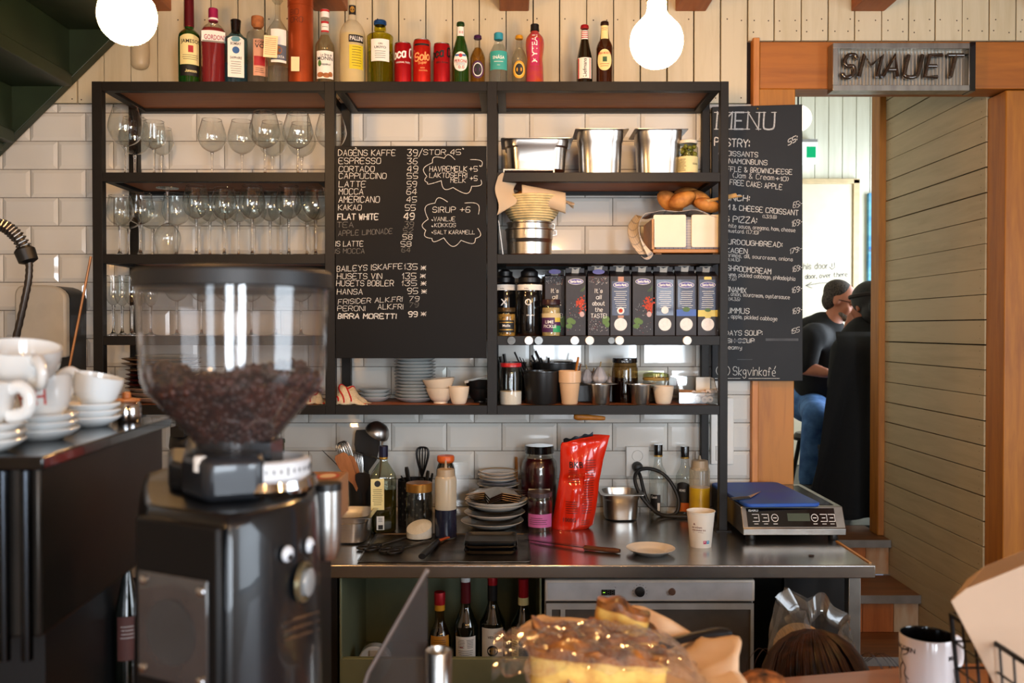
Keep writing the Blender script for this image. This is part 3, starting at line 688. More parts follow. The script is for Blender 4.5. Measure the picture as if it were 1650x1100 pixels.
# spring hose of a rinse tap
hs = thing('spring_hose', 'black corrugated rinse hose with steel spring curving down by the wall', 'hose', (0, 0, 0))
hp = cr_smooth([tuple(at(x, y, 2.35)) for x, y in ((-60, 470), (-50, 385), (-5, 362), (25, 378), (45, 408))], 6)
M().tube(hp, .0125, 12).obj('hose', mt('dark rubber hose', '#2a2320', .5), hs)
L_ = []; n = 150
for i in range(n):
    f = i / (n - 1) * (len(hp) - 1.001); a = Vector(hp[int(f)]); c = Vector(hp[int(f) + 1]); q = a.lerp(c, f - int(f)); t = (c - a).normalized(); s1 = Vector((0, 1, 0)); s2 = t.cross(s1)
    an = i * 2 * PI / 6; L_.append(q + (s1 * math.cos(an) + s2 * math.sin(an)) * .017)
M().tube(L_, .0022, 5).obj('spring', steel_d, hs)
M().lathe([(0, .02), (.018, .02), (.026, .012), (.024, -.018), (.012, -.024), (0, -.024)], at(42, 410, 2.35), 16, tf=Matrix.Rotation(-.35, 3, 'Y')).obj('collar', black_p, hs)
hp = cr_smooth([tuple(at(x, y, 2.35)) for x, y in ((47, 418), (46, 450), (36, 500), (22, 560), (12, 605), (8, 640))], 8)
b = M(); b.tube(hp, [.0085 + .0014 * (i % 2) for i in range(len(hp))], 10); b.obj('lower_hose', mt('ribbed metal hose', '#4a433d', .3, .8, var=.1, scale=80), hs)
pz = at(8, 640, 2.35); M().tube([pz, (pz.x - .004, 2.35, pz.z - .05)], .014, 10).obj('hose_nut', black_p, hs)
M().tube([(pz.x - .004, 2.35, pz.z - .04), (pz.x - .004, 2.35, ZC)], .011, 10).obj('tap_pipe', steel_d, hs)
# copper stick leaning on the rack
cp = mt('copper coloured wood', '#a9713d', .4, .3, var=.08)
p0_, p1_ = at(146.5, 413, 2.955), at(60, 856, 2.93); p1_.z = ZC + .003
o = M().tube([p1_, p0_], .0042, 8).obj('thin_stick', cp, None); tag(o, 'thin copper coloured stick leaning against the shelving post by the dispenser', 'stick')
# wall socket, plug and cable, switch panel
so = thing('wall_socket', 'white double wall socket with a black plug in it', 'socket', (0, 0, 0))
wp = mt('white socket plastic', '#dedbd3', .3, var=.02)
x0, x1, z0, z1 = ax(1008, YW), ax(1045, YW), az(767, YW), az(718, YW)
M().bx(x0, x1, YW - .02, YW - .002, z0, z1).obj('socket_plate', wp, so, bevel=.003)
for py in (733, 751):
    c = at(1026, py, YW); b = M()
    b.lathe([(.0205, -.001), (.0195, .003), (.0185, .003), (.0175, -.012), (0, -.012)], (c.x, YW - .02, c.z), 24, tf=Matrix.Rotation(PI / 2, 3, 'X'))
    b.obj('socket_well', mt('socket well', '#c9c6bf', .35, var=.02), so)
    b = M()
    for s in (-.0095, .0095): b.lathe([(.0028, 0), (0, .0005)], (c.x + s, YW - .009, c.z), 10, tf=Matrix.Rotation(PI / 2, 3, 'X'))
    b.obj('pin_hole', black_p, so)
pc = thing('power_cable', 'black power cable with round plug hanging in a loop from the wall socket', 'cable', (0, 0, 0))
c = at(1027, 752, YW - .03); rub = mt('black rubber', '#161514', .5, var=.05)
M().lathe([(0, 0), (.0185, 0), (.0185, .022), (.015, .032), (.008, .036), (0, .036)], (c.x, YW - .021, c.z), 20, tf=Matrix.Rotation(PI / 2, 3, 'X')).obj('plug', rub, pc)
cy = YW - .055
pts = [tuple(c + Vector((0, -.005, -.012)))] + [tuple(at(x, y, Y)) for x, y, Y in ((1032, 768, cy), (1039, 796, cy - .02), (1050, 818, cy - .03), (1065, 829, cy - .03), (1082, 830, cy - .03), (1092, 822, cy - .03), (1093, 803, cy - .02), (1083, 780, cy - .01), (1068, 763, cy), (1048, 755, cy), (1030, 757, cy - .012), (1023, 768, cy - .03), (1026, 785, cy - .045), (1036, 803, cy - .06), (1052, 820, cy - .065), (1070, 830, cy - .06))]
pts += [(ax(1100, 3.15), 3.14, ZC + .008), (ax(1150, 3.15), 3.13, ZC + .008)]
M().tube(cr_smooth(pts, 6), .0065, 10).obj('cord', rub, pc)
sw = thing('switch_panel', 'white wall switch panel behind the end post of the shelving', 'switch', (0, 0, 0))
M().bx(ax(1144, YW), ax(1181, YW), YW - .02, YW - .002, az(747, YW), az(640, YW)).obj('panel', wp, sw, bevel=.003)
for py in (667, 697):
    c = at(1162, py, YW); M().lathe([(.019, 0), (.0175, .002), (.0165, 0), (0, .001)], (c.x, YW - .02, c.z), 24, tf=Matrix.Rotation(PI / 2, 3, 'X')).obj('socket_well', wp, sw)
M().bx(ax(1152, YW), ax(1172, YW), YW - .024, YW - .0195, az(741, YW), az(717, YW)).obj('rocker', wp, sw, bevel=.002)
# wooden handle under the lowest shelf
zb_ = ZS[4] - BH
o = M().lathe(cr_smooth([(0, -.052), (.006, -.05), (.008, -.03), (.009, .0), (.0105, .02), (.012, .038), (.008, .05), (0, .053)], 3), seg=12, tf=Matrix.Rotation(-PI / 2 + .06, 3, 'Y')).obj('wooden_spatula', pine_m, None, (ax(950, 2.97), 2.97, zb_ - .012))
tag(o, 'turned wooden spatula handle hanging under the lowest shelf above the steel pan', 'spatula')
# ================================================================== BOTTLES
def rad_at(prof, z):
    for (r0, z0), (r1, z1) in zip(prof, prof[1:]):
        if min(z0, z1) <= z <= max(z0, z1) and abs(z1 - z0) > 1e-9: return r0 + (r1 - r0) * (z - z0) / (z1 - z0)
    return prof[0][0]
def bottle(name, label, cat, cx, Y, zb, prof, mat, caps=(), liquid=None, labels=(), group=None, rz=0, seg=28, square=0, pyb=None, sm=3, wet=.0016, flat=False):
    """prof and everything else in (half width, row) pixels of the photograph at depth Y, rows counted from the base row"""
    s = Y / F; base = H - (zb - H) * 0  # noqa
    pyb = pyb if pyb is not None else 530 + (H - zb) / s
    Z = lambda py: (pyb - py) * s
    p = [(hw * s, Z(py)) for hw, py in prof]
    x = ax(cx, Y)
    t = thing(name, label, cat, (x, Y, zb), rz + math.atan2(x, -Y) * -0, group)
    t.rotation_euler = (0, 0, rz - math.atan2(x, Y))          # label turned to the room
    pr = cr_smooth(p, sm) if sm > 1 else p
    pr = [(max(r, 0.0), max(z, 0.0)) for r, z in pr]
    def body(q, nm, mm, par, bottom=True):
        q = ([(0, q[-1][1])] if False else []) + q
        b = M()
        if square: square_lathe(b, q, square)
        else: b.lathe(q, seg=seg)
        return b.obj(nm, mm, par)
    full = pr + [(pr[-1][0] * .85, 0.0005), (0, .001)]
    bo = body(full, 'bottle_body', mat, t)
    for nm, cp, cm in caps:
        q = [(hw * s, Z(py)) for hw, py in cp]
        b = M(); b.lathe([(0, q[0][1])] + q + [(0, q[-1][1])], seg=20); b.obj(nm, cm, t, ang=30)
    if liquid:
        top, lm = liquid; zt = Z(top)
        q = [(max(r - wet, .0005), z) for r, z in pr if z < zt]
        q = [(0, zt), (max(rad_at(pr, zt) - wet, .001), zt)] + q + [(q[-1][0] * .9, .004), (0, .004)]
        body(q, 'liquid', lm, t)
    for lb in labels:
        py0, py1, hw, mats, tx = lb[:5]; shape = lb[5] if len(lb) > 5 else None; cxo = (lb[6] if len(lb) > 6 else 0) * s
        b = M(); z1, z0 = Z(py0), Z(py1); off = .0007
        def mp(u, v, off=off):
            r = rad_at(pr, v) + off
            if square or flat: return (u, -r, v)
            a = max(-2.9, min(2.9, u / max(r, 1e-4))); return (r * math.sin(a), -r * math.cos(a), v)
        w_ = hw * s
        if shape == 'oval':
            zc, hz = (z0 + z1) / 2, (z1 - z0) / 2
            b.lathe([(0, 0)], seg=3) if False else None
            n = 24; rings = [0, .35, .7, 1]
            vs = [mp(cxo, zc)]; fs = []
            for k in rings[1:]: vs += [mp(cxo + w_ * k * math.cos(2 * PI * i / n), zc + hz * k * math.sin(2 * PI * i / n)) for i in range(n)]
            fs += [(0, 1 + i, 1 + (i + 1) % n) for i in range(n)]
            for j in range(2): fs += [(1 + j * n + i, 1 + (j + 1) * n + i, 1 + (j + 1) * n + (i + 1) % n, 1 + j * n + (i + 1) % n) for i in range(n)]
            b.add(vs, fs, 0)
        else:
            b.grid(lambda u, v: mp(cxo + (u - .5) * 2 * w_, z0 + (z1 - z0) * v + (0 if shape != 'arch' else (z1 - z0) * .1 * v * (1 - (2 * u - 1) ** 2))), 16, 6)
            b.uv = {}
        for e in tx:
            if e[0] == 'T':
                _, st, ex, ey, eh, ew, mi = e; b.text(st, cxo + ex * s, Z(ey), eh * s, lambda u, v: mp(u, v, .0012), mi, ew * s if ew else None)
            elif e[0] == 'V':                                                       # writing running upwards
                _, st, ex, ey, eh, ew, mi = e; b.text(st, 0, 0, eh * s, lambda u, v: mp(cxo + ex * s - v, Z(ey) + u, .0012), mi, ew * s)
            elif e[0] == 'H':
                _, st, ex, ey, eh, ew, mi = e; b.hand(st, cxo + ex * s, Z(ey), eh * s, lambda u, v: mp(u, v, .0012), eh * s * .16, mi, ew * s, jit=.1)
            elif e[0] == 'R':                                                       # a coloured band or block
                _, a0, y0, a1, y1, mi = e; b.grid(lambda u, v: mp(cxo + (a0 + (a1 - a0) * u) * s, Z(y0 + (y1 - y0) * v), .001), 10, 3, mi)
            elif e[0] == 'L':                                                       # small print as rules
                _, a0, a1, y0, n_, st, mi = e
                for k in range(n_):
                    q = R.uniform(.75, 1); yy = y0 + k * st
                    b.grid(lambda u, v: mp(cxo + (a0 + (a1 - a0) * ((1 - q) / 2 + q * u)) * s, Z(yy + .7 * v), .0011), 6, 1, mi)
            elif e[0] == 'E':
                _, ex, ey, rw, rh, mi = e; zc = Z(ey); n = 20
                vs = [mp(cxo + ex * s, zc, .00105 + mi * .0001)] + [mp(cxo + (ex + rw * math.cos(2 * PI * i / n)) * s, zc + rh * s * math.sin(2 * PI * i / n), .00105 + mi * .0001) for i in range(n)]
                b.add(vs, [(0, 1 + i, 1 + (i + 1) % n) for i in range(n)], mi)
        b.uv = {}
        b.obj('label', mats, bo)
    return t
def square_lathe(b, q, rr):
    """rounded square cross section"""
    n = 32; rows = []; vs = []; fs = []
    for r, z in q:
        rows.append(len(vs))
        for k in range(n):
            a = 2 * PI * (k + .5) / n; c, s_ = math.cos(a), math.sin(a); f = (abs(c) ** rr + abs(s_) ** rr) ** (-1 / rr)
            vs.append((r * f * s_, -r * f * c, z))
    for i in range(len(q) - 1):
        for k in range(n): fs.append((rows[i] + k, rows[i + 1] + k, rows[i + 1] + (k + 1) % n, rows[i] + (k + 1) % n))
    b.add(vs, fs)
YT = 3.03; ZT = ZS[0] + .0003; PB = 530 + (H - ZT) * F / YT     # row of the base of what stands on the rack's top
g_green = mt('green bottle glass', '#1d5a1c', .06, trans=.55, coat=1, var=.05)
g_brown = mt('brown bottle glass', '#3a1c0c', .06, trans=.25, coat=1, var=.1)
g_dark = mt('near black bottle glass', '#0d1009', .07, coat=1, var=.05)
g_clear = thin('bottle glass', '#f4f6f5', '#a3aaa6', refl=1.3)
g_blue = thin('pale blue glass', '#a9d4e2', '#3f7f95', refl=1.4)
g_yel = thin('yellow glass', '#e2dc62', '#8b8a1c', refl=1.4)
lq = liquid_mat
cream_l = mt('cream label', '#e8dc9e', .6, var=.03); white_l = mt('white label', '#e9e6df', .6, var=.02)
maroon = mt('maroon foil', '#5a141c', .35, .2); magenta = mt('magenta foil', '#a02052', .35, .2)
cork = mt('cork', '#a9683a', .8, var=.12, scale=60); tin = mt('tin', '#bdbab2', .25, 1)
blk = mt('black label', '#161616', .5); gold = mt('gold print', '#b48a3c', .35, .6); blue_l = mt('blue print', '#2c5f9c', .5)
Z_ = PB
bottle('whiskey_bottle', 'green whiskey bottle with cream label and maroon neck foil', 'bottle', 307.5, YT, ZT, [(6.5, 20), (7, 47), (9, 51), (15, 57), (17.3, 66), (17.5, 100), (17.5, Z_ - 2)], g_green,
       [('cap', [(7, 1), (7.3, 3), (7.6, 46), (7, 47)], maroon)], (62, lq('amber spirit', '#3f2a08', .35)),
       [(66, 110, 16.5, [cream_l, blk, red_i], [('T', 'JAMESON', 3, 76, 6, 34, 1), ('R', -2, 80, 6, 91, 2), ('L', -12, 14, 95, 3, 3.2, 1)], 'arch'), (111, 128, 16.5, [blk, cream_l], [('H', 'Jameson', -7, 122, 4, 18, 1)]), (24, 42, 4, [cream_l, red_i], [('E', 0, 43, 4, 4, 1)])], 'bottles on top of the rack')
bottle('gin_bottle', 'pink gin bottle with a white label band and magenta cap', 'bottle', 346, YT, ZT, [(7, 37), (8.5, 42), (14, 47), (18.5, 54), (19.5, 60), (19, 100), (18.5, Z_ - 2)], g_clear,
       [('cap', [(6.8, 17), (7.4, 18), (7.6, 37), (7, 38)], magenta), ('cap_band', [(7.7, 33), (7.7, 36)], white_i)], (51, lq('pink gin', '#d9505a', .6)),
       [(59, 76, 18, [white_l, magenta, mt('grey print', '#8a8880', .6)], [('T', "GORDON'S", 3, 72, 8, 34, 1), ('R', -17, 73.5, 17, 76, 2)], 'arch')], 'bottles on top of the rack', square=3)
bottle('gin_bottle', 'square pale blue gin bottle with white arched label and black cap', 'bottle', 382, YT, ZT, [(6.5, 52), (8, 57), (14, 64), (18, 70), (18, 100), (18, Z_ - 2)], g_blue,
       [('cap', [(7.6, 35), (8.4, 36), (8, 41), (7.2, 52), (7, 55)], black_g)], (108, lq('clear blue spirit', '#a5d0de', .85)),
       [(71, 131, 12.5, [white_l, blk, blue_l], [('T', 'BOMBAY', 0, 80, 4.5, 16, 1), ('E', 0, 88, 5.5, 5.5, 2), ('T', 'SAPPHIRE', 0, 102, 4, 18, 1), ('L', -9, 9, 106, 6, 3.6, 1)], 'arch')], 'bottles on top of the rack', square=5)
peach = mt('peach label', '#dba183', .6, var=.05)
bottle('vodka_bottle', 'clear vodka bottle with cork stopper and peach label', 'bottle', 417, YT + .01, ZT, [(7, 48), (8, 50), (14, 55), (17.5, 62), (17.5, 100), (17.5, Z_ - 2)], g_clear,
       [('stopper', [(9.2, 30), (9.8, 31), (9.8, 43), (8.5, 45), (6.5, 48)], cork)], (101, lq('clear spirit', '#eceae2', .92)),
       [(70, 128, 10, [peach, blk, red_i], [('T', 'KOSK', 1, 76, 4, 16, 1), ('T', 'VO', 0, 84, 7, 15, 1), ('R', -9, 97, 9, 112, 2), ('L', -8, 8, 116, 3, 3, 1)], None, 3)], 'bottles on top of the rack')
bottle('grappa_bottle', 'tall clear bottle with slender neck and a hanging paper tag', 'bottle', 449, YT - .02, ZT, [(4.5, -6), (4.2, 25), (5, 34), (10, 42), (16, 52), (17.5, 62), (17.8, 110), (17.8, Z_ - 2)], g_clear,
       [('lip_ring', [(6, -14), (9, -8), (6, 2), (9, 4), (5, 9)], g_clear)], (112, lq('clear spirit', '#eceae2', .92)),
       [(54, 107, 13, [white_l, mt('slate blue print', '#5d6270', .6), cork], [('R', -13, 79, 13, 103, 1), ('E', -2, 88, 7, 7, 2), ('T', 'APERTA', 0, 100, 4, 18, 0)], None, 2)], 'bottles on top of the rack')
tagm = [paper_k, red_i, blk]
p = at(436, 75, YT - .085); b = M(); w2, h2 = 10.5 * YT / F, 17 * YT / F
b.bx(-w2, w2, -.0006, .0006, -h2, h2); mp = lambda u, v: (u, -.0012, v)
for k in range(9): b.grid(lambda u, v: mp((-w2 + .004) + (w2 * 2 - .008) * u * R.uniform(.96, 1), h2 - .008 - k * .0065 - .0012 * v), 1, 1, 1)
b.uv = {}
o = b.obj('paper_tag', tagm, None, p, rot=(0, .05, .14)); tag(o, 'small printed paper tag hanging between the vodka and the tall clear bottle', 'tag')
st = M().tube([(p.x + .012, p.y, p.z + h2 - .004), (ax(441, YT), YT - .035, p.z + .06), (ax(446, YT), YT - .02, az(34, YT))], .0006, 5)
# copper tin tube
tt = thing('tin_tube', 'tall copper red cylindrical tin between the clear bottle and the syrup', 'tin', (ax(486, YT), YT, ZT)); s_ = YT / F
copper = mt('copper red foil', '#b4532a', .3, .65, var=.08, scale=14)
M().lathe([(0, 0), (20 * s_, 0), (20 * s_, 128 * s_), (20.6 * s_, 128.5 * s_), (20.6 * s_, 160 * s_), (0, 161 * s_)], seg=36).obj('tube', copper, tt, ang=25)
b = M(); mp = lambda u, v: (20.15 * s_ * math.sin(u), -20.15 * s_ * math.cos(u), v); b.hand('BIO', -.62, 112 * s_, 8 * s_, lambda u, v: mp(-.62 + (u + .62) / (20 * s_), v), .0012); b.hand('ORO', -.62, 100 * s_, 8 * s_, lambda u, v: mp(-.62 + (u + .62) / (20 * s_), v), .0012)
b.obj('printed_letters', ink, tt, smooth=False)
o = M().bx(-.0135, .0135, -.0006, .0006, 0, .048).obj('price_card', paper_k, None, (ax(475, YT - .07), YT - .052, ZT + .0435), rot=(-.05, 0, .1)); tag(o, 'small cream card stuck on the lower part of the copper tin', 'card')
bottle('syrup_bottle', 'clear syrup bottle with red and white neck and hazelnut label', 'bottle', 525, YT, ZT, [(6.8, 32), (6.8, 54), (8, 62), (13, 71), (15.5, 78), (15.5, 100), (15.5, Z_ - 2)], g_clear,
       [('cap', [(6.5, 19), (7, 20), (7, 32)], white_i), ('cap_band', [(7.3, 19.5), (7.3, 23)], red_i)], (60, lq('amber syrup', '#dcc9a4', .85)),
       [(39, 56, 7, [white_l, red_i, blk], [('R', -7, 38.5, 7, 42, 1), ('R', -7, 53, 7, 56, 1), ('L', -5, 5, 47, 1, 3, 2)]), (88, 132, 15, [white_l, blk, cork, mt('leaf green', '#4a7a34', .6)], [('H', 'Le Sirop de', -7, 96, 3, 18, 1), ('T', 'MONIN', 0, 103, 6, 26, 1), ('H', 'Hazelnut', -6, 111, 3, 15, 1), ('E', -9, 108, 3, 5, 3), ('E', -8, 126, 6, 4, 2), ('E', 2, 127, 6, 4, 2), ('E', 9, 125, 4, 4, 2)])], 'bottles on top of the rack')
frost = mt('frosted yellow glass', '#d9c42a', .4, var=.04)
bottle('limoncello_bottle', 'tall frosted yellow liqueur bottle with a slanted dark name band', 'bottle', 569, YT, ZT, [(6.5, -12), (6.5, 33), (9, 37), (15, 44), (19.5, 54), (20.5, 64), (20.5, 100), (20.5, Z_ - 2)], thin('frosted glass', '#ece6d2', '#c9c0a0', rough=.3, refl=.7, density=.3), [], (60, frost),
       [(64, 76, 13, [blk, white_i, frost], [('T', 'PALLINI', 0, 73, 7, 22, 1)], None, 7), (80, 118, 12, [frost, ink], [('L', -9, 9, 83, 8, 4.2, 1)], None, 7), (13, 28, 6.3, [blk, gold], [('E', 0, 20, 4, 5, 1)])], 'bottles on top of the rack')
bottle('gin_bottle', 'squat yellow green gin bottle with blue stopper and white label', 'bottle', 613.5, YT, ZT, [(8.5, 43), (9.5, 48), (10.5, 54), (14, 57), (20.5, 61), (21.2, 66), (20.8, 75), (20.8, 100), (20.8, Z_ - 2)], g_yel,
       [('stopper', [(9.5, 36.5), (10.4, 38), (10.4, 42), (9, 44)], mt('metallic blue', '#2f62a8', .25, .7))], (88, lq('yellow gin', '#b9c284', .75)),
       [(71, 106, 15.5, [white_l, ink], [('T', 'GIN', 0, 80, 3, 7, 1), ('T', 'UKIYO', 0, 86, 4, 19, 1), ('L', -9, 9, 90, 4, 3.4, 1)])], 'bottles on top of the rack')
def can(label, cx, hw, top, col, tx, inkm, grp='soda cans on top of the rack'):
    s = YT / F; t = thing('soda_can', label, 'can', (ax(cx, YT), YT, ZT), -math.atan2(ax(cx, YT), YT), grp); h = (PB - top) * s; r = hw * s
    M().lathe([(0, .003), (r * .72, .002), (r * .8, 0), (r * .98, .006), (r, .01), (r, h - .008), (r * .93, h - .003)], seg=32).obj('can_body', col, t, ang=50)
    M().lathe([(r * .93, h - .003), (r * .94, h), (r * .88, h), (r * .85, h - .004), (0, h - .004)], seg=28).obj('can_lid', tin, t)
    M().box((0, -r * .2, h - .0025), (r * .5, r * .7, .0012)).obj('ring_pull', tin, t)
    b = M(); mp = lambda u, v: ((r + .0005) * math.sin(u / r), -(r + .0005) * math.cos(u / r), v)
    for st, ex, ey, eh, ew, fn in tx:
        if fn == 'R': b.grid(lambda u, v: mp((-1 + 2 * u) * ew / 2 * s, (PB - ey) * s + eh * s * v), 14, 1, 1); continue
        if fn == 'H': b.hand(st, (ex - ew / 2) * s, (PB - ey) * s, eh * s, mp, eh * s * .2, 0, ew * s, slope=.12, jit=.05)
        else: b.text(st, ex * s, (PB - ey) * s, eh * s, mp, 0, ew * s)
    b.uv = {}; b.obj('printing', [inkm, blk], t, smooth=False); return t
redc = mt('red can', '#b01820', .3, .5, var=.03)
can('red cola can with flowing white script, first of the three cans', 650, 13.6, 73, redc, [('Coca Cola', 5, 101, 13, 62, 'H'), ('ORIGINAL TASTE', 0, 107, 2.6, 25, 'T')], white_i)
can('taller bright red orange soda can, middle of the three cans', 680.5, 14, 68, mt('scarlet can', '#c8261a', .3, .5, var=.03), [('Solo', 0, 104, 12, 25, 'H'), ('Super', 1, 109, 4, 14, 'H'), ('NEW', 1, 116, 2.5, 7, 'T'), ('SUKKERFRI', 2, 120, 2.5, 14, 'T'), ('', 0, 79, 3, 26, 'R')], mt('orange print', '#f0a060', .4))
can('red cola can with black script, beside the green beer', 712.5, 13.4, 74, redc, [('Coca Cola', 3, 100, 13, 62, 'H'), ('ZERO SUGAR', 0, 107, 2.6, 22, 'T')], blk)
crown = lambda c: [('crown_cap', [(5.5, 0), (6.4, 1), (6.8, 5)], c)]
def cc(top, w, col): return [('crown_cap', [(w * .8, top), (w, top + 1), (w * 1.08, top + 5), (w, top + 6)], col)]
bottle('beer_bottle', 'small green beer bottle with white oval label, beside a red can', 'bottle', 742.5, YT, ZT, [(5.8, 43), (6, 50), (7, 64), (10, 74), (13, 86), (13.4, 94), (13.4, Z_ - 2)], g_green, cc(38.5, 6.2, mt('dark green cap', '#1c3c1c', .35, .4)), (66, lq('green beer', '#274a10', .4)),
       [(47, 62, 6, [white_l, red_i], [('T', '0.0', 1, 58, 4, 7, 1)]), (89, 120, 12.5, [white_l, red_i, blue_l], [('T', 'PERONI', 0, 106, 5, 21, 1), ('R', -9, 93, 9, 96, 2), ('E', 0, 95, 3, 3, 1), ('L', -8, 8, 107, 2, 2.5, 2), ('T', '0.0', 1, 116, 5, 10, 1)], 'oval')], 'bottles on top of the rack')
def tonic(label, cx, lqc, capc, oval, ink2):
    return bottle('tonic_bottle', label, 'bottle', cx, YT, ZT, [(4.6, 64), (5, 72), (5.8, 80), (9, 86), (11.8, 94), (12.3, 102), (12, Z_ - 2)], g_clear, cc(59.5, 6, capc), (80, lqc),
        [(103, 131, 10.6, [oval, ink2, blk], [('E', 0, 117, 8, 11, 1), ('E', 0, 117, 6.8, 9.4, 2)], 'oval')], 'bottles on top of the rack')
tonic('small amber tonic bottle with purple cap and purple oval label', 770, lq('ginger', '#c08a2c', .7), mt('purple cap', '#3f1c48', .35, .3), mt('purple label', '#4a2152', .5), white_l)
bottle('water_bottle', 'clear water bottle with turquoise cap and turquoise label', 'bottle', 803.5, YT, ZT, [(6, 67), (6.5, 70), (9, 76), (14, 86), (16, 92), (15.8, 110), (16, Z_ - 2)], g_clear, [('cap', [(6.5, 56), (7.4, 57), (7.4, 66), (6.5, 67)], mt('turquoise', '#2b8ea4', .4))], (75, lq('water', '#dfe6e2', .9)),
       [(88, 118, 15.6, [mt('turquoise label', '#3aa39b', .5), white_i], [('T', 'SNÅSA', 0, 101, 5, 20, 1), ('L', -8, 8, 105, 1, 2, 1), ('T', '~', 0, 112, 3, 5, 1)])], 'bottles on top of the rack')
tonic('small clear tonic bottle with yellow cap and yellow oval label', 836.5, lq('tonic', '#ebe8d4', .9), mt('yellow cap', '#d89a20', .35, .3), mt('yellow label', '#d8a02c', .5), mt('pale yellow', '#e8c86a', .5))
mytea = mt('pink orange bottle', '#c8552e', .25, trans=.25, coat=.4, col2='#b63a62', scale=22)
bottle('tea_bottle', 'pink and orange iced tea bottle with black cap', 'bottle', 861.5, YT, ZT, [(6, 53), (8, 57), (13.5, 64), (15, 74), (14, 86), (12.6, 97), (13.5, 110), (14.5, Z_ - 2)], mytea, [('cap', [(6, 42), (6.8, 43), (6.8, 48), (7.4, 53), (6, 54)], black_p)], None,
       [(60, 111, 7.5, [mt('pink print', '#b8265c', .5), white_i], [('V', 'MYTEA!', 4, 84, 9, 44, 1)], None, 0)], 'bottles on top of the rack')
bottle('beer_bottle', 'dark cherry beer bottle with red striped neck and upright lettering', 'bottle', 941.5, YT, ZT, [(5.8, 52), (6.2, 66), (9, 80), (12.4, 96), (13, 104), (13, Z_ - 2)], g_dark, cc(43, 6.4, mt('red crown', '#a01c22', .35, .3)), None,
       [(53, 67, 6, [white_l, red_i], [('R', -6, y, 6, y + 1.4, 1) for y in (54.5, 57.5, 60.5, 63.5)]), (98, 131, 12.4, [white_l, blk, red_i], [('V', 'Liefmans', 3, 114, 6, 29, 1), ('R', -12, 99, -9.5, 131, 2), ('R', 8.5, 99, 10, 131, 2)])], 'bottles on top of the rack')
bottle('beer_bottle', 'brown beer bottle with cream neck label and round cream label', 'bottle', 973.5, YT, ZT, [(5.8, 43), (6.4, 54), (8, 66), (11, 72), (13.6, 80), (13.8, 90), (13.6, Z_ - 2)], g_brown, cc(37.5, 6.4, mt('brown crown', '#2c1a12', .35, .3)), None,
       [(45, 67, 6.6, [cream_l, red_i], [('L', -5, 5, 49, 2, 3, 1)]), (85, 119, 12.6, [cream_l, red_i, mt('green print', '#3a6042', .6)], [('T', 'BIRRA MORETTI', 0, 93, 3.6, 21, 1), ('R', -3, 97, 4, 105, 2), ('L', -8, 8, 108, 2, 3.4, 1)], 'oval')], 'bottles on top of the rack')
# ================================================================== GLASSWARE on the shelving
def wine_glass(name, label, hb, wr, rim, hstem, foot, group, loc, up=True):
    """bowl (thin shell), stem and foot (solid glass); hb bowl height, wr widest radius, rim radius"""
    t = thing(name, label, 'glass', loc, R.uniform(0, 6), group)
    z0 = hstem
    prof = cr_smooth([(0, z0), (wr * .3, z0 + hb * .03), (wr * .72, z0 + hb * .15), (wr, z0 + hb * .4), (wr * .96, z0 + hb * .62), ((wr + rim) / 2 * .97, z0 + hb * .82), (rim, z0 + hb)], 4)
    M().lathe([(max(r, 0), z) for r, z in prof], seg=32).obj('bowl', glass, t)
    M().lathe([(rim - .0005, z0 + hb - .0006), (rim + .0004, z0 + hb - .0006), (rim + .0004, z0 + hb + .0006), (rim - .0005, z0 + hb + .0006), (rim - .0005, z0 + hb - .0006)], seg=32).obj('rim', glass_s, t)
    M().lathe(cr_smooth([(0, z0 + .002), (.006, z0 - .001), (.0042, z0 - .012), (.0035, hstem * .5), (.0042, .014), (.009, .006)], 3), seg=12).obj('stem', glass_s, t)
    M().lathe([(.009, .006), (foot * .6, .0032), (foot, .0014), (foot, 0), (0, 0)], seg=28).obj('foot', glass_s, t)
    return t
ZG = [z + .0003 for z in ZS]
protos = {}
def put(kind, px, py_top, tier, Y, label, rot=None):
    """kind: proto; the glass's rim row at depth Y gives its scale"""
    z = ZG[tier]; x = ax(px, Y); h = az(py_top, Y) - z
    kw = {'balloon': ('wine_glass', .115, .049, .034, .088, .038, 'large wine glasses'), 'long': ('wine_glass', .105, .0415, .031, .115, .036, 'long stemmed wine glasses'),
          'tulip': ('wine_glass', .085, .037, .030, .085, .034, 'short tulip wine glasses'), 'flute': ('flute_glass', .085, .0215, .019, .085, .027, 'small flute glasses')}[kind]
    full = kw[1] + kw[4]; sc_ = h / full
    if kind not in protos:
        protos[kind] = wine_glass(kw[0], label, *kw[1:6], kw[6], (x, Y, z)); o = protos[kind]; o.scale = (sc_,) * 3
    else: o = dup(protos[kind], (x, Y, z), R.uniform(0, 6), label, scale=sc_)
    if rot: o.rotation_euler = rot; o.location.z = z + h + .001
    return o
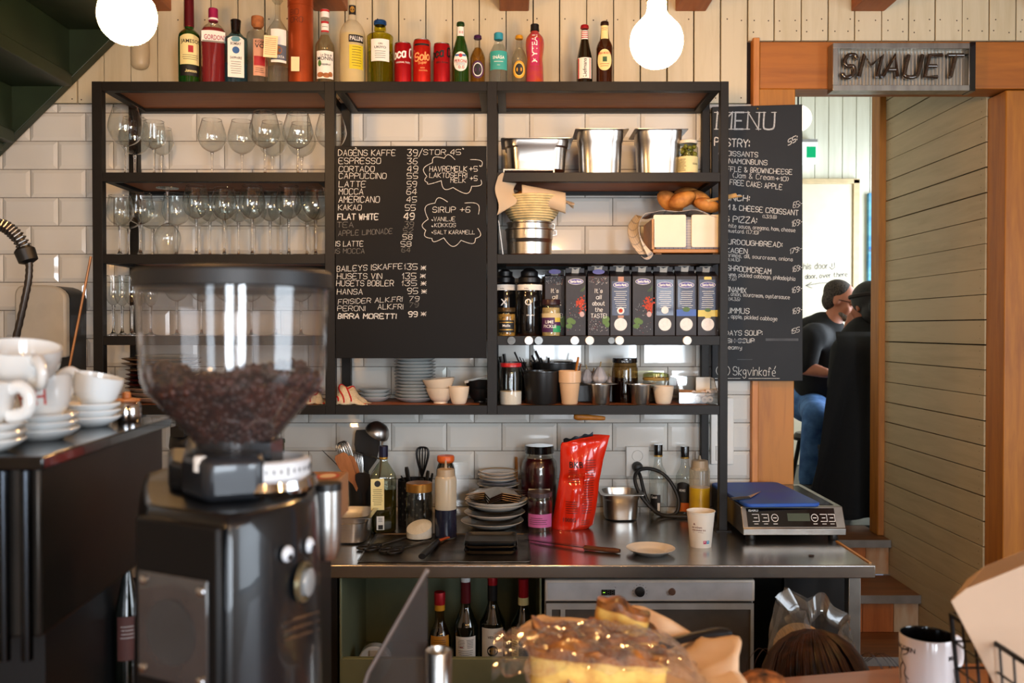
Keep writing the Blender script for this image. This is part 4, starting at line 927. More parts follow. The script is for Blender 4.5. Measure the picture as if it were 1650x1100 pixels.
# top shelf
for k, (kind, px, py, Y, lab) in enumerate([
    ('balloon', 204, 172, 3.03, 'huge wine glass at the end post on the top glass shelf'), ('balloon', 219, 191, 3.16, 'large wine glass half hidden behind the huge one by the end post'),
    ('tulip', 250, 196, 3.03, 'short wine glass beside the huge glass on the top glass shelf'), ('tulip', 262, 207, 3.15, 'short wine glass behind another short one on the top glass shelf'),
    ('balloon', 343, 193, 3.04, 'round wine glass standing alone mid top glass shelf, first of the big row'), ('balloon', 391, 195, 3.10, 'squat round wine glass, second of the big row on the top glass shelf'),
    ('balloon', 428, 181, 3.02, 'big round wine glass, third of the big row on the top glass shelf'), ('balloon', 440, 197, 3.16, 'wine glass hidden behind the third big glass of the top shelf'),
    ('balloon', 481, 183, 3.02, 'big round wine glass, fourth of the big row on the top glass shelf'), ('balloon', 487, 199, 3.15, 'wine glass hidden behind the fourth big glass of the top shelf'),
    ('balloon', 534, 183, 3.04, 'big round wine glass seen around the post beside the chalkboard')]): put(kind, px, py, 1, Y, lab)
# second shelf: three tulips, an upside-down glass, rows of long stemmed glasses
put('tulip', 194, 316, 2, 3.015, 'short tulip glass nearest the end post on the second shelf')
put('tulip', 227, 312, 2, 3.01, 'short tulip glass, second from the end post on the second shelf')
put('tulip', 208, 322, 2, 3.13, 'short tulip glass behind and between the first two of the second shelf')
put('tulip', 247, 322, 2, 3.15, 'short tulip glass behind the second one on the second shelf')
put('tulip', 285, 313, 2, 3.09, 'short tulip glass just beside the upside down glass on the second shelf')
put('long', 271, 303, 2, 3.00, 'wine glass standing upside down on its rim on the second shelf', rot=(PI, 0, 0))
for k, (px, py) in enumerate([(317, 300), (362, 303), (407, 300), (466, 300), (509, 303)]):
    put('long', px, py, 2, 3.0, 'long stemmed wine glass, %s in the front row of the second shelf' % ORD[k])
for k, (px, py) in enumerate([(339, 306), (385, 307), (436, 305), (495, 307)]):
    put('long', px, py, 2, 3.085, 'long stemmed wine glass, %s in the middle row of the second shelf' % ORD[k])
for k, (px, py) in enumerate([(322, 313), (364, 314), (410, 313), (453, 314), (497, 313)]):
    put('long', px, py, 2, 3.174, 'long stemmed wine glass against the tiles, %s in the rearmost row' % ORD[k])
# third shelf: flutes, then wine glasses seen through the hopper
for k, (px, py, Y) in enumerate([(183, 444, 3.012), (197, 446, 3.05), (213, 444, 2.99), (226, 446, 3.06), (243, 447, 3.0)]):
    put('flute', px, py, 3, Y, 'narrow flute glass, %s from the end post on the third shelf' % ORD[k])
for k, (px, py) in enumerate([(285, 436), (325, 437), (365, 436), (405, 437), (445, 436), (485, 437)]):
    put('long', px, py, 3, 3.05, 'wine glass behind the coffee hopper, %s on the third shelf' % ORD[k])
# ================================================================== PLATES AND BOWLS on the lowest shelf
def plate(name, label, group, r, h, loc, mat, rim=None, cat='plate', rz=0, tilt=0):
    t = thing(name, label, cat, loc, rz, group, rot=(tilt, tilt * .6, rz) if tilt else None)
    M().lathe(cr_smooth([(0, h * .25), (r * .55, h * .25), (r * .66, h * .45), (r * .97, h * .93), (r, h), (r * .985, h * .86), (r * .7, h * .2), (r * .55, 0), (r * .5, 0), (0, .001)], 2), seg=36).obj('dish', mat, t, ang=50)
    if rim: M().lathe([(r * .87, h * .86), (r * .985, h * 1.02), (r * 1.008, h * .98), (r * .98, h * .82), (r * .87, h * .8)], seg=36).obj('rim', rim, t)
    return t
ZL = ZS[4] + .0003
grey_c = mt('grey white ceramic', '#b9bdbb', .25, coat=.3, var=.02); red_r = mt('dark red rim', '#6d1f1c', .35, coat=.3)
dark_c = mt('dark red ceramic', '#33110f', .35, coat=.3, var=.1)
tan_r = mt('tan rim', '#b9936a', .35)
for k in range(9):
    m_ = (cream_c, red_r) if k in (0, 1, 2) else (dark_c, red_r if k < 6 else tan_r)
    plate('dinner_plate', '%s plate from the bottom of the red rimmed stack beside the hopper' % ORD[k], 'red rimmed plate stack', .118 if k < 7 else .128, .02, (ax(262, 3.1) + R.uniform(-.004, .004), 3.1 + R.uniform(-.004, .004), ZL + k * .0155 + (.006 if k > 6 else 0)), *m_, tilt=R.uniform(-.02, .02) if k > 2 else 0)
tb = thing('serving_bowl', 'pale cream dish on top of the red rimmed plate stack', 'bowl', (ax(268, 3.1), 3.1, ZL + 9 * .0155 + .008))
M().lathe([(0, .0), (.05, 0), (.1, .012), (.102, .014), (.097, .014), (.05, .004), (0, .004)], seg=36).obj('dish', mt('pale cream ceramic', '#cfc6a4', .3, coat=.3), tb)
for k in range(3): plate('side_plate', '%s plate from the bottom of the low white stack beside the towel' % ORD[k], 'low white plate stack', .056, .017, (ax(604, 3.12), 3.12, ZL + k * .0125), grey_c)
for k in range(13): plate('side_plate', '%s plate from the bottom of the tall grey white stack' % ORD[k], 'tall white plate stack', .071, .016, (ax(669, 3.1) + R.uniform(-.002, .002), 3.1, ZL + k * .0112), grey_c)
def bowl(label, r, h, loc, mat, rot=None, group='bowls on the lowest shelf', dimple=True, foot=.5):
    t = thing('bowl', label, 'bowl', loc, 0, group, rot=rot); b = M()
    nu, nv = 48, 14
    def fn(u, v):
        a = 2 * PI * u; f = v ** .62; rr = r * (foot + (1 - foot) * f); z = h * (.14 + .86 * v)
        if dimple and .1 < v < .9: rr += .0009 * math.sin(24 * a + (math.floor(v * 10) % 2) * PI) * math.sin(v * 10 * PI) ** 2
        return (rr * math.sin(a), -rr * math.cos(a), z)
    b.grid(fn, nu, nv); b.uv = {}
    b.lathe([(r, h), (r * .97, h), (r * .9, h * .75), (r * .6, h * .28), (0, h * .2)], seg=nu)
    b.lathe([(r * foot, h * .14), (r * foot * .92, h * .1), (r * foot * .95, 0), (r * foot * .8, 0), (0, .003)], seg=nu)
    b.obj('shell', mat, t); return t
sB = 3.03 / F
bowl('lower dimpled white bowl standing beside the tall plate stack', .051, .052, (ax(710, 3.03), 3.03, ZL), cream_c, group='dimpled bowls')
bowl('upper dimpled white bowl tilted in the lower one', .055, .05, (ax(709, 3.03), 3.03, ZL + .033), cream_c, rot=(0, -.09, 0), group='dimpled bowls')
cup = thing('cup', 'small plain white cup before the black bowls on the lowest shelf', 'cup', (ax(739.5, 3.0), 3.0, ZL))
def cup_geo(r0, r1, h, w=.003): return [(0, .001), (r0 * .85, 0), (r0, .004)] + [(r0 + (r1 - r0) * (1 - (1 - t) ** 1.6), .004 + (h - .004) * t) for t in (.2, .4, .6, .8, 1)] + [(r1 - w, h), (r0 - w, .01), (0, .008)]
M().lathe(cup_geo(.024, .0345, .058), seg=32).obj('shell', cream_c, cup, ang=50)
blk_c = mt('black stoneware', '#151413', .4, coat=.2, var=.15)
bowl('lower black stoneware bowl by the middle post of the lowest shelf', .044, .047, (ax(773, 3.08), 3.08, ZL), blk_c, dimple=False, group='black bowls')
bowl('upper black stoneware bowl nested in the lower black one', .046, .044, (ax(770, 3.08), 3.08, ZL + .03), blk_c, dimple=False, group='black bowls')
ts = thing('tin_opener', 'white handled utensil lying across the black bowls', 'utensil', (ax(770, 3.05), 3.05, ZL + .082), rot=(0, -.22, 0))
M().box((0, 0, 0), (.075, .012, .008)).obj('handle', mt('grey white handle', '#a8a6a0', .4), ts, bevel=.002)
M().box((-.04, 0, -.002), (.014, .016, .01)).obj('tip', cream_c, ts, bevel=.002)
# folded kitchen towels with red hems
towel_m = mt('ecru cotton', '#cdbb9c', .95, var=.08, scale=200, bump=.2); hem = mt('red hem', '#b01c1c', .8)
def towel(label, cx, Y, hw, h, seed, grp='kitchen towels with red hems'):
    r = random.Random(seed); t = thing('kitchen_towel', label, 'towel', (ax(cx, Y), Y, ZL), 0, grp); W = hw * Y / F; hh = h * Y / F
    def fn(u, v):
        x = (u - .5) * 2 * W; ht = hh * (math.sin(PI * min(1, .15 + u * .95)) ** .8) * (1.05 - .55 * u)
        a = PI * v; rad = ht * (1 + .12 * math.sin(9 * u + seed) * math.sin(5 * a))
        return (x + .006 * math.sin(a * 3 + seed), -.045 * math.cos(a) * (1 + .1 * math.sin(8 * u)), max(.001, rad * math.sin(a) + .003 * math.sin(14 * u + 4 * a)))
    b = M(); b.grid(fn, 36, 24); b.obj('cloth', towel_m, t, solid=.002)
    for u0 in (.02, .2, .42):
        pts = [tuple(Vector(fn(min(1, u0 + .05 * math.sin(v * 9 + seed)), v)) + Vector((0, 0, .001))) for v in [k / 20 for k in range(1, 20)]]
        M().tube(pts, .0028, 6).obj('hem', hem, t)
    pts = [tuple(Vector(fn(u, .25)) * 1.01) for u in [.9, .95, 1]]
    M().tube(pts, .0035, 6).obj('hem', hem, t)
    return t
towel('rolled cream kitchen towel with red hem beside the low plate stack', 568, 3.0, 25, 34, 1)
towel('rolled cream kitchen towel with red hem just behind the hopper edge', 511, 3.03, 15, 26, 4)
# ================================================================== RIGHT BAY OF THE SHELVING
def rrect(hx, hy, r, n=5):
    """rounded rectangle outline"""
    o = []
    for cx, cy, a0 in ((hx - r, hy - r, 0), (-hx + r, hy - r, PI / 2), (-hx + r, -hy + r, PI), (hx - r, -hy + r, 1.5 * PI)):
        o += [(cx + r * math.cos(a0 + PI / 2 * k / n), cy + r * math.sin(a0 + PI / 2 * k / n)) for k in range(n + 1)]
    return o
def loft(b, sections, m=0, cap0=True, cap1=True):
    """sections: lists of equal length of 3-D points"""
    n = len(sections[0]); vs = [p for s_ in sections for p in s_]; fs = []
    for i in range(len(sections) - 1):
        for k in range(n): fs.append((i * n + k, i * n + (k + 1) % n, (i + 1) * n + (k + 1) % n, (i + 1) * n + k))
    if cap0: fs.append(tuple(reversed(range(n))))
    if cap1: fs.append(tuple((len(sections) - 1) * n + k for k in range(n)))
    return b.add(vs, fs, m)
def gn_pan(label, cx, Y, z, hx, hy, h, loc_rz=0, flange=.012, mat=None, step=True, group='steel pans'):
    """gastronorm pan: rounded tapering body, shoulder line, flat flange"""
    t = thing('steel_pan', label, 'pan', (ax(cx, Y), Y, z), loc_rz, group); b = M()
    S = lambda k, zz, d=0, r=.042: [(x, y, zz) for x, y in rrect(hx * k - d, hy * k - d, r)]
    out = [S(.84, 0, .006), S(.88, .006), S(.90, h * .3), S(.93, h * .74)] + ([S(.975, h * .79)] if step else []) + [S(.985, h - .006), S(1, h - .002)]
    loft(b, out, cap1=False)
    n = len(out[0]); fl = rrect(hx + flange, hy + flange, .012)
    loft(b, [S(1, h - .002), [(x, y, h - .002) for x, y in fl], [(x, y, h) for x, y in fl], S(.985, h)], cap0=False, cap1=False)
    inn = [S(.985, h), S(.965, h - .006), S(.92, h * .74, .001), S(.87, .006, .001), S(.82, .004, .006)]
    loft(b, inn, cap0=False, cap1=True)
    b.obj('pan_shell', mat or steel, t, ang=35); return t
Zr = [z + .0003 for z in ZS]
Yp = 3.06
st_w = thing('steel_bracket', 'flat pale steel bracket lying under the widest pan on the top shelf', 'bracket', (ax(852, 2.985), 2.985, Zr[1]))
b = M(); wv = 41 * 2.985 / F; b.bx(-wv, wv, -.012, .1, .012, .0165); b.bx(-wv, -wv + .004, -.012, .1, 0, .0122); b.bx(wv - .004, wv, -.012, .1, 0, .0122); b.obj('plate', mt('pale steel', '#c8c2b6', .35, .7), st_w)
gn_pan('wide low steel pan on a bracket on the top shelf, first of three pans', 864, 3.08, Zr[1] + .0168, .108, .085, .105)
gn_pan('tall narrow steel pan between two other pans on the top shelf', 966, 3.06, Zr[1], .077, .075, .150)
gn_pan('tall narrow steel pan beside the olive jar on the top shelf', 1059, 3.06, Zr[1], .077, .075, .150)
# olive jar
ol = thing('olive_jar', 'glass jar of green olives with white lid on the top shelf', 'jar', (ax(1107, 3.02), 3.02, Zr[1]), -math.atan2(ax(1107, 3.02), 3.02))
rj = .0345; hj = .118
jprof = cr_smooth([(rj * .96, 0), (rj, .006), (rj, hj * .72), (rj * .93, hj * .82), (rj * .86, hj * .87), (rj * .86, hj * .92)], 3)
M().lathe([(0, .001)] + jprof, seg=32).obj('jar_glass', thin('jar glass', '#f1f3ee', '#8a9488'), ol)
M().lathe([(rj * .82, hj * .9), (rj * .93, hj * .905), (rj * .93, hj * .99), (rj * .88, hj), (0, hj)], seg=32).obj('lid', mt('white lid', '#d9d2c3', .4), ol)
b = M()
for k in range(70):
    a = R.uniform(0, 2 * PI); rr = rj * .72 if R.random() < .75 else R.uniform(0, rj * .5)
    b.sph((rr * math.sin(a), -rr * math.cos(a), .01 + hj * .74 * R.random()), (.0078, .0078, .0088), seg=10, rings=7, rot=Euler((R.uniform(0, 3), R.uniform(0, 3), 0)).to_matrix())
o = b.obj('olives', mt('green olive', '#7d8024', .35, coat=.3, var=.15), ol); o['kind'] = 'stuff'
lab_c = mt('olive jar label', '#d9cd97', .6, var=.03)
def wrap(b, r, a0, a1, z0, z1, m=0, n=16): b.grid(lambda u, v: (r * math.sin(a0 + (a1 - a0) * u), -r * math.cos(a0 + (a1 - a0) * u), z0 + (z1 - z0) * v), n, 1, m); b.uv = {}
def wmp(r): return lambda u, v: (r * math.sin(u / r), -r * math.cos(u / r), v)
b = M(); wrap(b, rj + .0006, -1.2, 1.5, .003, .062); wrap(b, rj + .001, -1.2, 1.5, .003, .008, 2)
for k in range(12): wrap(b, rj + .001, -1.0, -.1 - R.uniform(0, .2), .052 - k * .0035, .0532 - k * .0035, 1)
b.text('OLIVEN', .028, .034, .006, wmp(rj + .001), 1, .022); b.obj('label', [lab_c, ink, red_i], ol)
# steel pots, bread basket with baking paper
pot = thing('steel_pot', 'stack bottom round steel pot with strap rim under the bread basket', 'pot', (ax(853, 3.05), 3.05, Zr[2]), group='nested steel pots'); rp = .079; hp_ = .092
M().lathe([(0, 0), (rp * .86, 0), (rp * .9, .004), (rp * .98, hp_ * .6), (rp, hp_ * .62), (rp * 1.01, hp_ - .006), (rp * 1.05, hp_ - .003), (rp * 1.05, hp_), (rp * .98, hp_), (rp * .95, .006), (0, .005)], seg=40).obj('shell', steel, pot, ang=35)
M().tube([(rp * 1.0, 0, hp_ - .02), (rp * 1.16, 0, hp_ - .018), (rp * 1.16, 0, hp_ - .004), (rp * 1.04, 0, hp_ - .002)], .002, 6).obj('handle', steel, pot)
pot2 = dup(pot, (ax(853, 3.05), 3.05, Zr[2] + .022), 0, 'upper round steel pot nested in another, right under the bread basket', scale=(.93, .93, 1))
bk = thing('bread_basket', 'round pale cane proving basket with baking paper on steel pots', 'basket', (ax(857, 3.05), 3.05, Zr[2] + .022 + hp_ + .0005)); rb = .108; hb = .076
b = M(); N_ = 11
for k in range(N_):
    v = k / (N_ - 1); rr = rb * (.58 + .42 * v ** .7); zz = .005 + hb * v
    b.tube([(rr * math.sin(a), -rr * math.cos(a), zz) for a in [2 * PI * i / 40 for i in range(40)]], .0042, 8, closed=True)
b.lathe([(0, .004), (rb * .55, .004), (rb * .58, .006)] + [(rb * (.58 + .42 * v ** .7) - .001, .005 + hb * v) for v in [k / 10 for k in range(11)]], seg=40)
b.obj('cane_bowl', mt('pale cane', '#d9c592', .6, var=.12, scale=30), bk)
crust = mt('bread crust', '#c98a42', .65, var=.2, scale=22, bump=.7, col2='#7a3c12')
lo = M(); lo.sph((0, 0, 0), (.07, .06, .035), seg=24, rings=14, jit=.02); o = lo.obj('bread_loaf', crust, None, bk.location + Vector((0, 0, hb + .004)), sub=1); tag(o, 'round loaf in baking paper inside the cane proving basket', 'bread')
bkp = thing('baking_paper', 'crumpled sheet of baking paper draped over the cane basket and its loaf', 'paper', tuple(bk.location))
pp = thin('parchment', '#efdfc6', '#d0bb9c', rough=.5, refl=.4, density=.42)
def fold(seedx, x0, x1, y0, y1, ztop, curl, dip):
    def fn(u, v):
        x = x0 + (x1 - x0) * u; y = y0 + (y1 - y0) * v
        z = ztop * (1 - (2 * u - 1) ** 2 * curl) + .012 * math.sin(5 * u + seedx + 3 * v) + .006 * math.sin(11 * v + 4 * u + seedx)
        return (x + .01 * math.sin(6 * v + seedx), y, z - dip * (1 - v) ** 2)
    return fn
b = M()
b.grid(lambda u, v: (-.116 + .06 * u + .006 * math.sin(7 * v), -.128 + .03 * u + .03 * u * v, .01 + .04 * u + (.125 - .05 * u * u + .008 * math.sin(6 * u)) * v), 16, 18)
def roll(u, v):                                      # a curled flap lying over the basket
    a = .9 + 3.3 * v; rr = .024 + .012 * u; return (-.035 + .145 * u, -.075 + rr * math.cos(a) + .03 * u, .092 - .035 * u + rr * math.sin(a) * 1.05)
b.grid(roll, 20, 18)
def back(u, v): return (-.105 + .22 * u, .03 + .03 * v, .07 + .05 * v * (1 - u * .8) + .012 * math.sin(9 * u))
b.grid(back, 20, 8)
b.grid(lambda u, v: (.07 + .07 * u, -.06 + .05 * v, .085 - .03 * u + .008 * math.sin(6 * u + 5 * v)), 8, 8)
b.obj('sheet', pp, bkp, solid=.0006)
lt = M().box((0, 0, .057), (.003, .15, .114)).obj('steel_tray', steel_d, None, (ax(811, 3.06), 3.06, Zr[2] + .002), rot=(0, -.13, 0)); tag(lt, 'thin steel tray leaning on edge beside the nested steel pots', 'tray')
# bread box with cloth
bb = thing('bread_box', 'wooden bread box with two white front panels on the second shelf', 'box', (ax(1108, 2.99), 2.99, Zr[2]))
s_ = 2.99 / F; w_ = 56 * s_
b = M(); b.bx(-w_ - .002, w_ + .002, -.008, .2, .008, .02); b.obj('base_board', wood('light beech', '#c08a4e', '#a26c34', .5, axis=0), bb, bevel=.002)
for s in (-1, 1):
    M().bx(s * (w_ - .02) - .01, s * (w_ - .02) + .01, .01, .19, 0, .008).obj('foot', pine_m, bb)
    b = M(); xa, xb = (-w_ + .001, -.006) if s < 0 else (.012, w_); b.prism([(x + (xa + xb) / 2, y + .081) for x, y in rrect((xb - xa) / 2, .054, .006)], 0, .006); b.obj('front_panel', mt('cream painted panel', '#e2d6bf', .4, var=.02), bb, bevel=.001)
    M().bx(s * w_ - .004, s * w_ + .004, .0, .19, .02, .12).obj('side_panel', wood('light beech', '#c08a4e', '#a26c34', .5, axis=0), bb)
cl = thing('tea_towel', 'checked pale linen towel with blue lines draped in the bread box', 'towel', tuple(bb.location))
lin_m = check_mat('checked linen', '#cfc2b2', '#7f7a80', 12)
def drape(u, v):
    # over the side of the box: hanging at the near end, lying inside towards the other
    if u < .5:
        k = u / .5; x = -w_ - .055 * math.sin(PI * k * .8) - .028 * (1 - k); z = -.008 + .15 * k + .01 * math.sin(6 * v + 3 * k)
        x += .018 * math.sin(4 * v + 2 * k) * (1 - k * .5); y = -.062 + .042 * k + .13 * v * min(1, .04 + k * 1.2) + .006 * math.sin(9 * k)
    else:
        k = (u - .5) / .5; x = -w_ + 2 * w_ * k * 1.05; z = .142 + .016 * math.sin(PI * k) + .004 * math.sin(13 * k + 6 * v) - .02 * k; y = -.008 + .17 * v + .008 * math.sin(9 * k)
    return (x, y, z)
b = M(); b.grid(drape, 50, 20)
b.obj('cloth', lin_m, cl, solid=.0015)
b = M(); b.grid(lambda u, v: (w_ + .006 + .012 * math.sin(5 * v + 4 * u), .0 + .05 * u, .05 + .085 * v + .006 * math.sin(8 * u)), 8, 12); b.grid(lambda u, v: (-w_ + .01 + 2 * (w_ - .012) * u, .012 + .002 * math.sin(30 * u), .022 + .1 * v), 20, 4); b.obj('inner_fold', check_mat('checked linen dark', '#b8b4b4', '#4a5a86', 14), cl, solid=.001)
def loaf(label, px, py, Y, r, rot):
    b = M(); q = R.uniform(0, 9)
    b.sph((0, 0, 0), r, seg=24, rings=14)
    b.v = [tuple(Vector(v) * (1 + .05 * math.sin(40 * v[0] + q) * math.sin(55 * v[1] + q) + .03 * math.sin(90 * v[2]))) for v in b.v]
    o = b.obj('bread_piece', crust, None, at(px, py, Y), rot=rot, sub=1); return tag(o, label, 'bread', 'bread in the bread box')
loaf('dark crusted bread piece at the near end of the bread box heap', 1080, 326, 3.09, (.055, .035, .03), (0, .55, .3))
loaf('long bread piece lying second in the bread box heap', 1100, 322, 3.035, (.05, .035, .026), (0, -.35, .1))
loaf('golden bread piece at the middle of the bread box heap', 1127, 322, 3.07, (.045, .035, .028), (0, .5, 0))
loaf('round golden bread piece in front at the bread box heap', 1140, 331, 3.0, (.048, .03, .022), (0, .25, .2))
loaf('bread piece at the back of the bread box heap', 1108, 316, 3.13, (.055, .035, .03), (0, 0, .4))
pb = M().grid(lambda u, v: (.045 - .09 * u + .03 * v, .01 * math.sin(4 * u), .03 - .06 * u * (1 - v) - .05 * v * u + .004 * math.sin(9 * v)), 8, 8).obj('paper_bag', thin('bread bag paper', '#cfa468', '#a9844e', rough=.5, refl=.3, density=.75), None, at(1158, 318, 2.98), solid=.001, rot=(0, .35, .1)); tag(pb, 'brown translucent paper bag poking out at the end of the bread box', 'bag')
# ------------------------------------------------------------------ spices on the fourth tier
dkc = mt('dark carton', '#251e21', .5, coat=.0, var=.14, scale=35); dkc2 = mt('dark carton back', '#2b2326', .5, coat=.0, var=.14, scale=35)
navy = mt('navy panel', '#161942', .35, coat=.1); wht = mt('carton window', '#ddd6cd', .35, var=.05, scale=90)
chili = mt('paprika powder', '#c8452a', .7, var=.2, scale=200); grn = mt('basil green', '#587a2a', .5, var=.15); redp = mt('chili red', '#b02a22', .4)
lblue = mt('blue band', '#2d56a8', .4); yel = mt('yellow band', '#d8c24a', .4); garl = mt('garlic pink', '#c9a8a4', .5); purp = mt('logo purple', '#4a3f8f', .4); orng = mt('pale orange strip', '#b4764e', .4)
CM = [dkc, navy, wht, chili, grn, redp, lblue, yel, garl, purp, white_i, orng]
def carton(label, x0, x1, top, kind, Y=2.985):
    s = Y / F; z = Zr[3]; hx = (x1 - x0) / 2 * s * .985; hb = (543 - 447) * s; ht = (538 - top) * s; D = .075
    t = thing('spice_carton', label, 'carton', (ax((x0 + x1) / 2, Y), Y, z), R.uniform(-.01, .01), 'gable top spice cartons')
    b = M(); b.bx(-hx, hx, 0, D, 0, hb)
    rg = ht - .016
    b.add([(-hx, 0, hb), (hx, 0, hb), (hx, D, hb), (-hx, D, hb), (-hx * .97, D / 2, rg), (hx * .97, D / 2, rg)], [(0, 1, 5, 4), (2, 3, 4, 5), (0, 4, 3), (1, 2, 5)])
    b.bx(-hx * .96, hx * .96, D / 2 - .0015, D / 2 + .0015, rg, ht)
    b.obj('carton_body', dkc if kind != 'text' else dkc2, t, bevel=.0008)
    M().add([(-hx * .35, D / 2 - .004, rg - .002), (hx * .35, D / 2 - .006, rg - .004), (hx * .45, D / 2 - .003, ht + .001), (0, D / 2 - .006, ht - .006), (-hx * .3, D / 2 - .003, ht)], [(0, 1, 3), (1, 2, 3), (0, 3, 4)]).add([(-hx * .5, D / 2 + .002, rg), (hx * .5, D / 2 + .002, rg), (hx * .6, D / 2 + .001, ht + .002), (-hx * .6, D / 2 + .001, ht + .002)], [(0, 1, 2, 3)]).obj('torn_spout', mt('spout card', '#c9beb0', .7, var=.08), t, smooth=False)
    b = M(); mp = lambda u, v: (u, -.0006 - MP[0], v); MP = [0]
    P = 2 * hx / (x1 - x0)                                # one photo pixel
    def ell(cx, cy, rx, ry, m, lift=.0002):
        MP[0] = lift; n = 24; b.add([mp(cx, cy)] + [mp(cx + rx * math.cos(2 * PI * i / n), cy + ry * math.sin(2 * PI * i / n)) for i in range(n)], [(0, 1 + i, 1 + (i + 1) % n) for i in range(n)], m)
    def rect(xa, xb, za, zb_, m, lift=.0001): MP[0] = lift; b.add([mp(xa, za), mp(xb, za), mp(xb, zb_), mp(xa, zb_)], [(0, 1, 2, 3)], m)
    def logo(zc): ell(0, zc, 12.5 * P, 5 * P, 10, .0004); ell(0, zc, 11.8 * P, 4.4 * P, 9, .0006); MP[0] = .0009; b.hand('Santa Maria', -9 * P, zc - 1.6 * P, 3.4 * P, mp, .7 * P, 10, 18 * P, jit=.1)
    if kind == 'pepper':
        logo(hb - 9 * P)
        for k in range(60):
            q = R.random(); ell(P * (9 + R.gauss(0, 3.5)), hb * .53 + R.gauss(0, 6) * P, P * R.uniform(.6, 2.6), P * R.uniform(.6, 2.2), 3, .0002 + k * .000003)
        for k in range(40): ell(P * R.uniform(-14, 14), R.uniform(.05, .55) * hb, P * R.uniform(.2, .5), P * R.uniform(.2, .5), R.choice((3, 2, 10)), .0005)
        ell(P * 10, hb * .36, 4 * P, 4.5 * P, 8, .0006); ell(-9 * P, hb * .25, 6 * P, 5 * P, 4, .0006); ell(-11 * P, hb * .16, 5.5 * P, 4 * P, 4, .0008); ell(-4 * P, hb * .23, 4 * P, 4 * P, 4, .001)
        MP[0] = .0007
        for q in (0, 2, 4): b.ribbon([(7 * P + q * P, hb * .74), (10 * P + q * P, hb * .78), (14.5 * P, hb * .80 + q * P)], .5 * P, mp, 4)
    elif kind == 'text':
        ell(0, hb + 7 * P, 10 * P, 4 * P, 9, -.004)
        for q in (-1, 5): b.ribbon(cr_smooth([(q * P, hb * .82), ((q + 4) * P, hb * .89), ((q + 9) * P, hb * 1.0)], 4), 2.2 * P, mp, 5)
        MP[0] = .0006
        for i, (w, ww) in enumerate((("It's", 12), ('all', 8), ('about', 20), ('the', 12), ('TASTE!', 25))): b.hand(w, -ww / 2 * P, hb * .72 - i * hb * .105, 6.5 * P, mp, .8 * P, 10, ww * P)
        for k in range(120): ell(P * R.uniform(-15, 15), hb * R.choice((R.uniform(.85, .99), R.uniform(.05, .28))), P * R.uniform(.2, .55), P * R.uniform(.2, .55), R.choice((3, 2, 10)), .0003)
        ell(12 * P, hb * .28, 6 * P, 5 * P, 4, .0005); ell(14 * P, hb * .19, 4 * P, 5 * P, 4, .0007); ell(9 * P, hb * .24, 3 * P, 5 * P, 4, .0008)
    else:
        band = {'orange': (11, None), 'silver': (None, None), 'blue': (None, 6), 'yellow': (7, 7)}[kind]
        if band[0] is not None: rect(-4.5 * P, 5 * P, hb * .3, hb * .99, band[0] if kind == 'orange' else 7, .0001)
        rect(-14 * P, 14 * P, hb * .34, hb * .94 if kind != 'orange' else hb * .91, 1, .0003); 
        logo(hb * .85)
        for k in range(9): rect(-R.uniform(7, 11) * P, R.uniform(7, 11) * P, hb * (.74 - k * .034), hb * (.747 - k * .034), 10, .0006)
        if kind == 'orange': ell(0, hb * .42, 6 * P, 6 * P, 2, .0007); ell(0, hb * .42, 3.4 * P, 3.4 * P, 3, .0009)
        if kind == 'silver': ell(0, hb * .43, 6 * P, 6 * P, 2, .0007)
        if kind == 'blue': rect(-16 * P, 16 * P, hb * .33, hb * .44, 6, .0006); ell(0, hb * .44, 6 * P, 4 * P, 4, .0009)
        if kind == 'yellow': rect(-16 * P, 16 * P, hb * .32, hb * .43, 7, .0006); ell(0, hb * .43, 5 * P, 3 * P, 4, .0009); rect(-6 * P, 6 * P, hb * .94, hb * .985, 7, .0004)
        ell(0, hb * .19, 10.5 * P, 10.5 * P, 2, .0005)
    b.obj('printed_front', CM, t, smooth=False)
    return t
carton('spice carton with white spout and handwriting, half behind the pickle jar', 878, 910, 432, 'text', 3.045)
carton('spice carton with spilled red paprika, beside the handwriting carton and pickle jar', 911.5, 944, 428, 'pepper')
carton('spice carton with chilies and handwritten slogan filling its front', 947, 982, 425, 'text')
carton('spice carton with navy label and orange strip', 983, 1017, 425, 'orange')
carton('spice carton with spilled red paprika between two navy labelled cartons', 1019, 1053, 426, 'pepper')
carton('spice carton with plain silver navy label, before the blue banded one', 1054.5, 1088, 426, 'silver')
carton('spice carton with bright blue band under the navy label', 1089, 1122.5, 425, 'blue')
carton('spice carton with yellow band, last by the end post', 1124, 1156.5, 426, 'yellow')
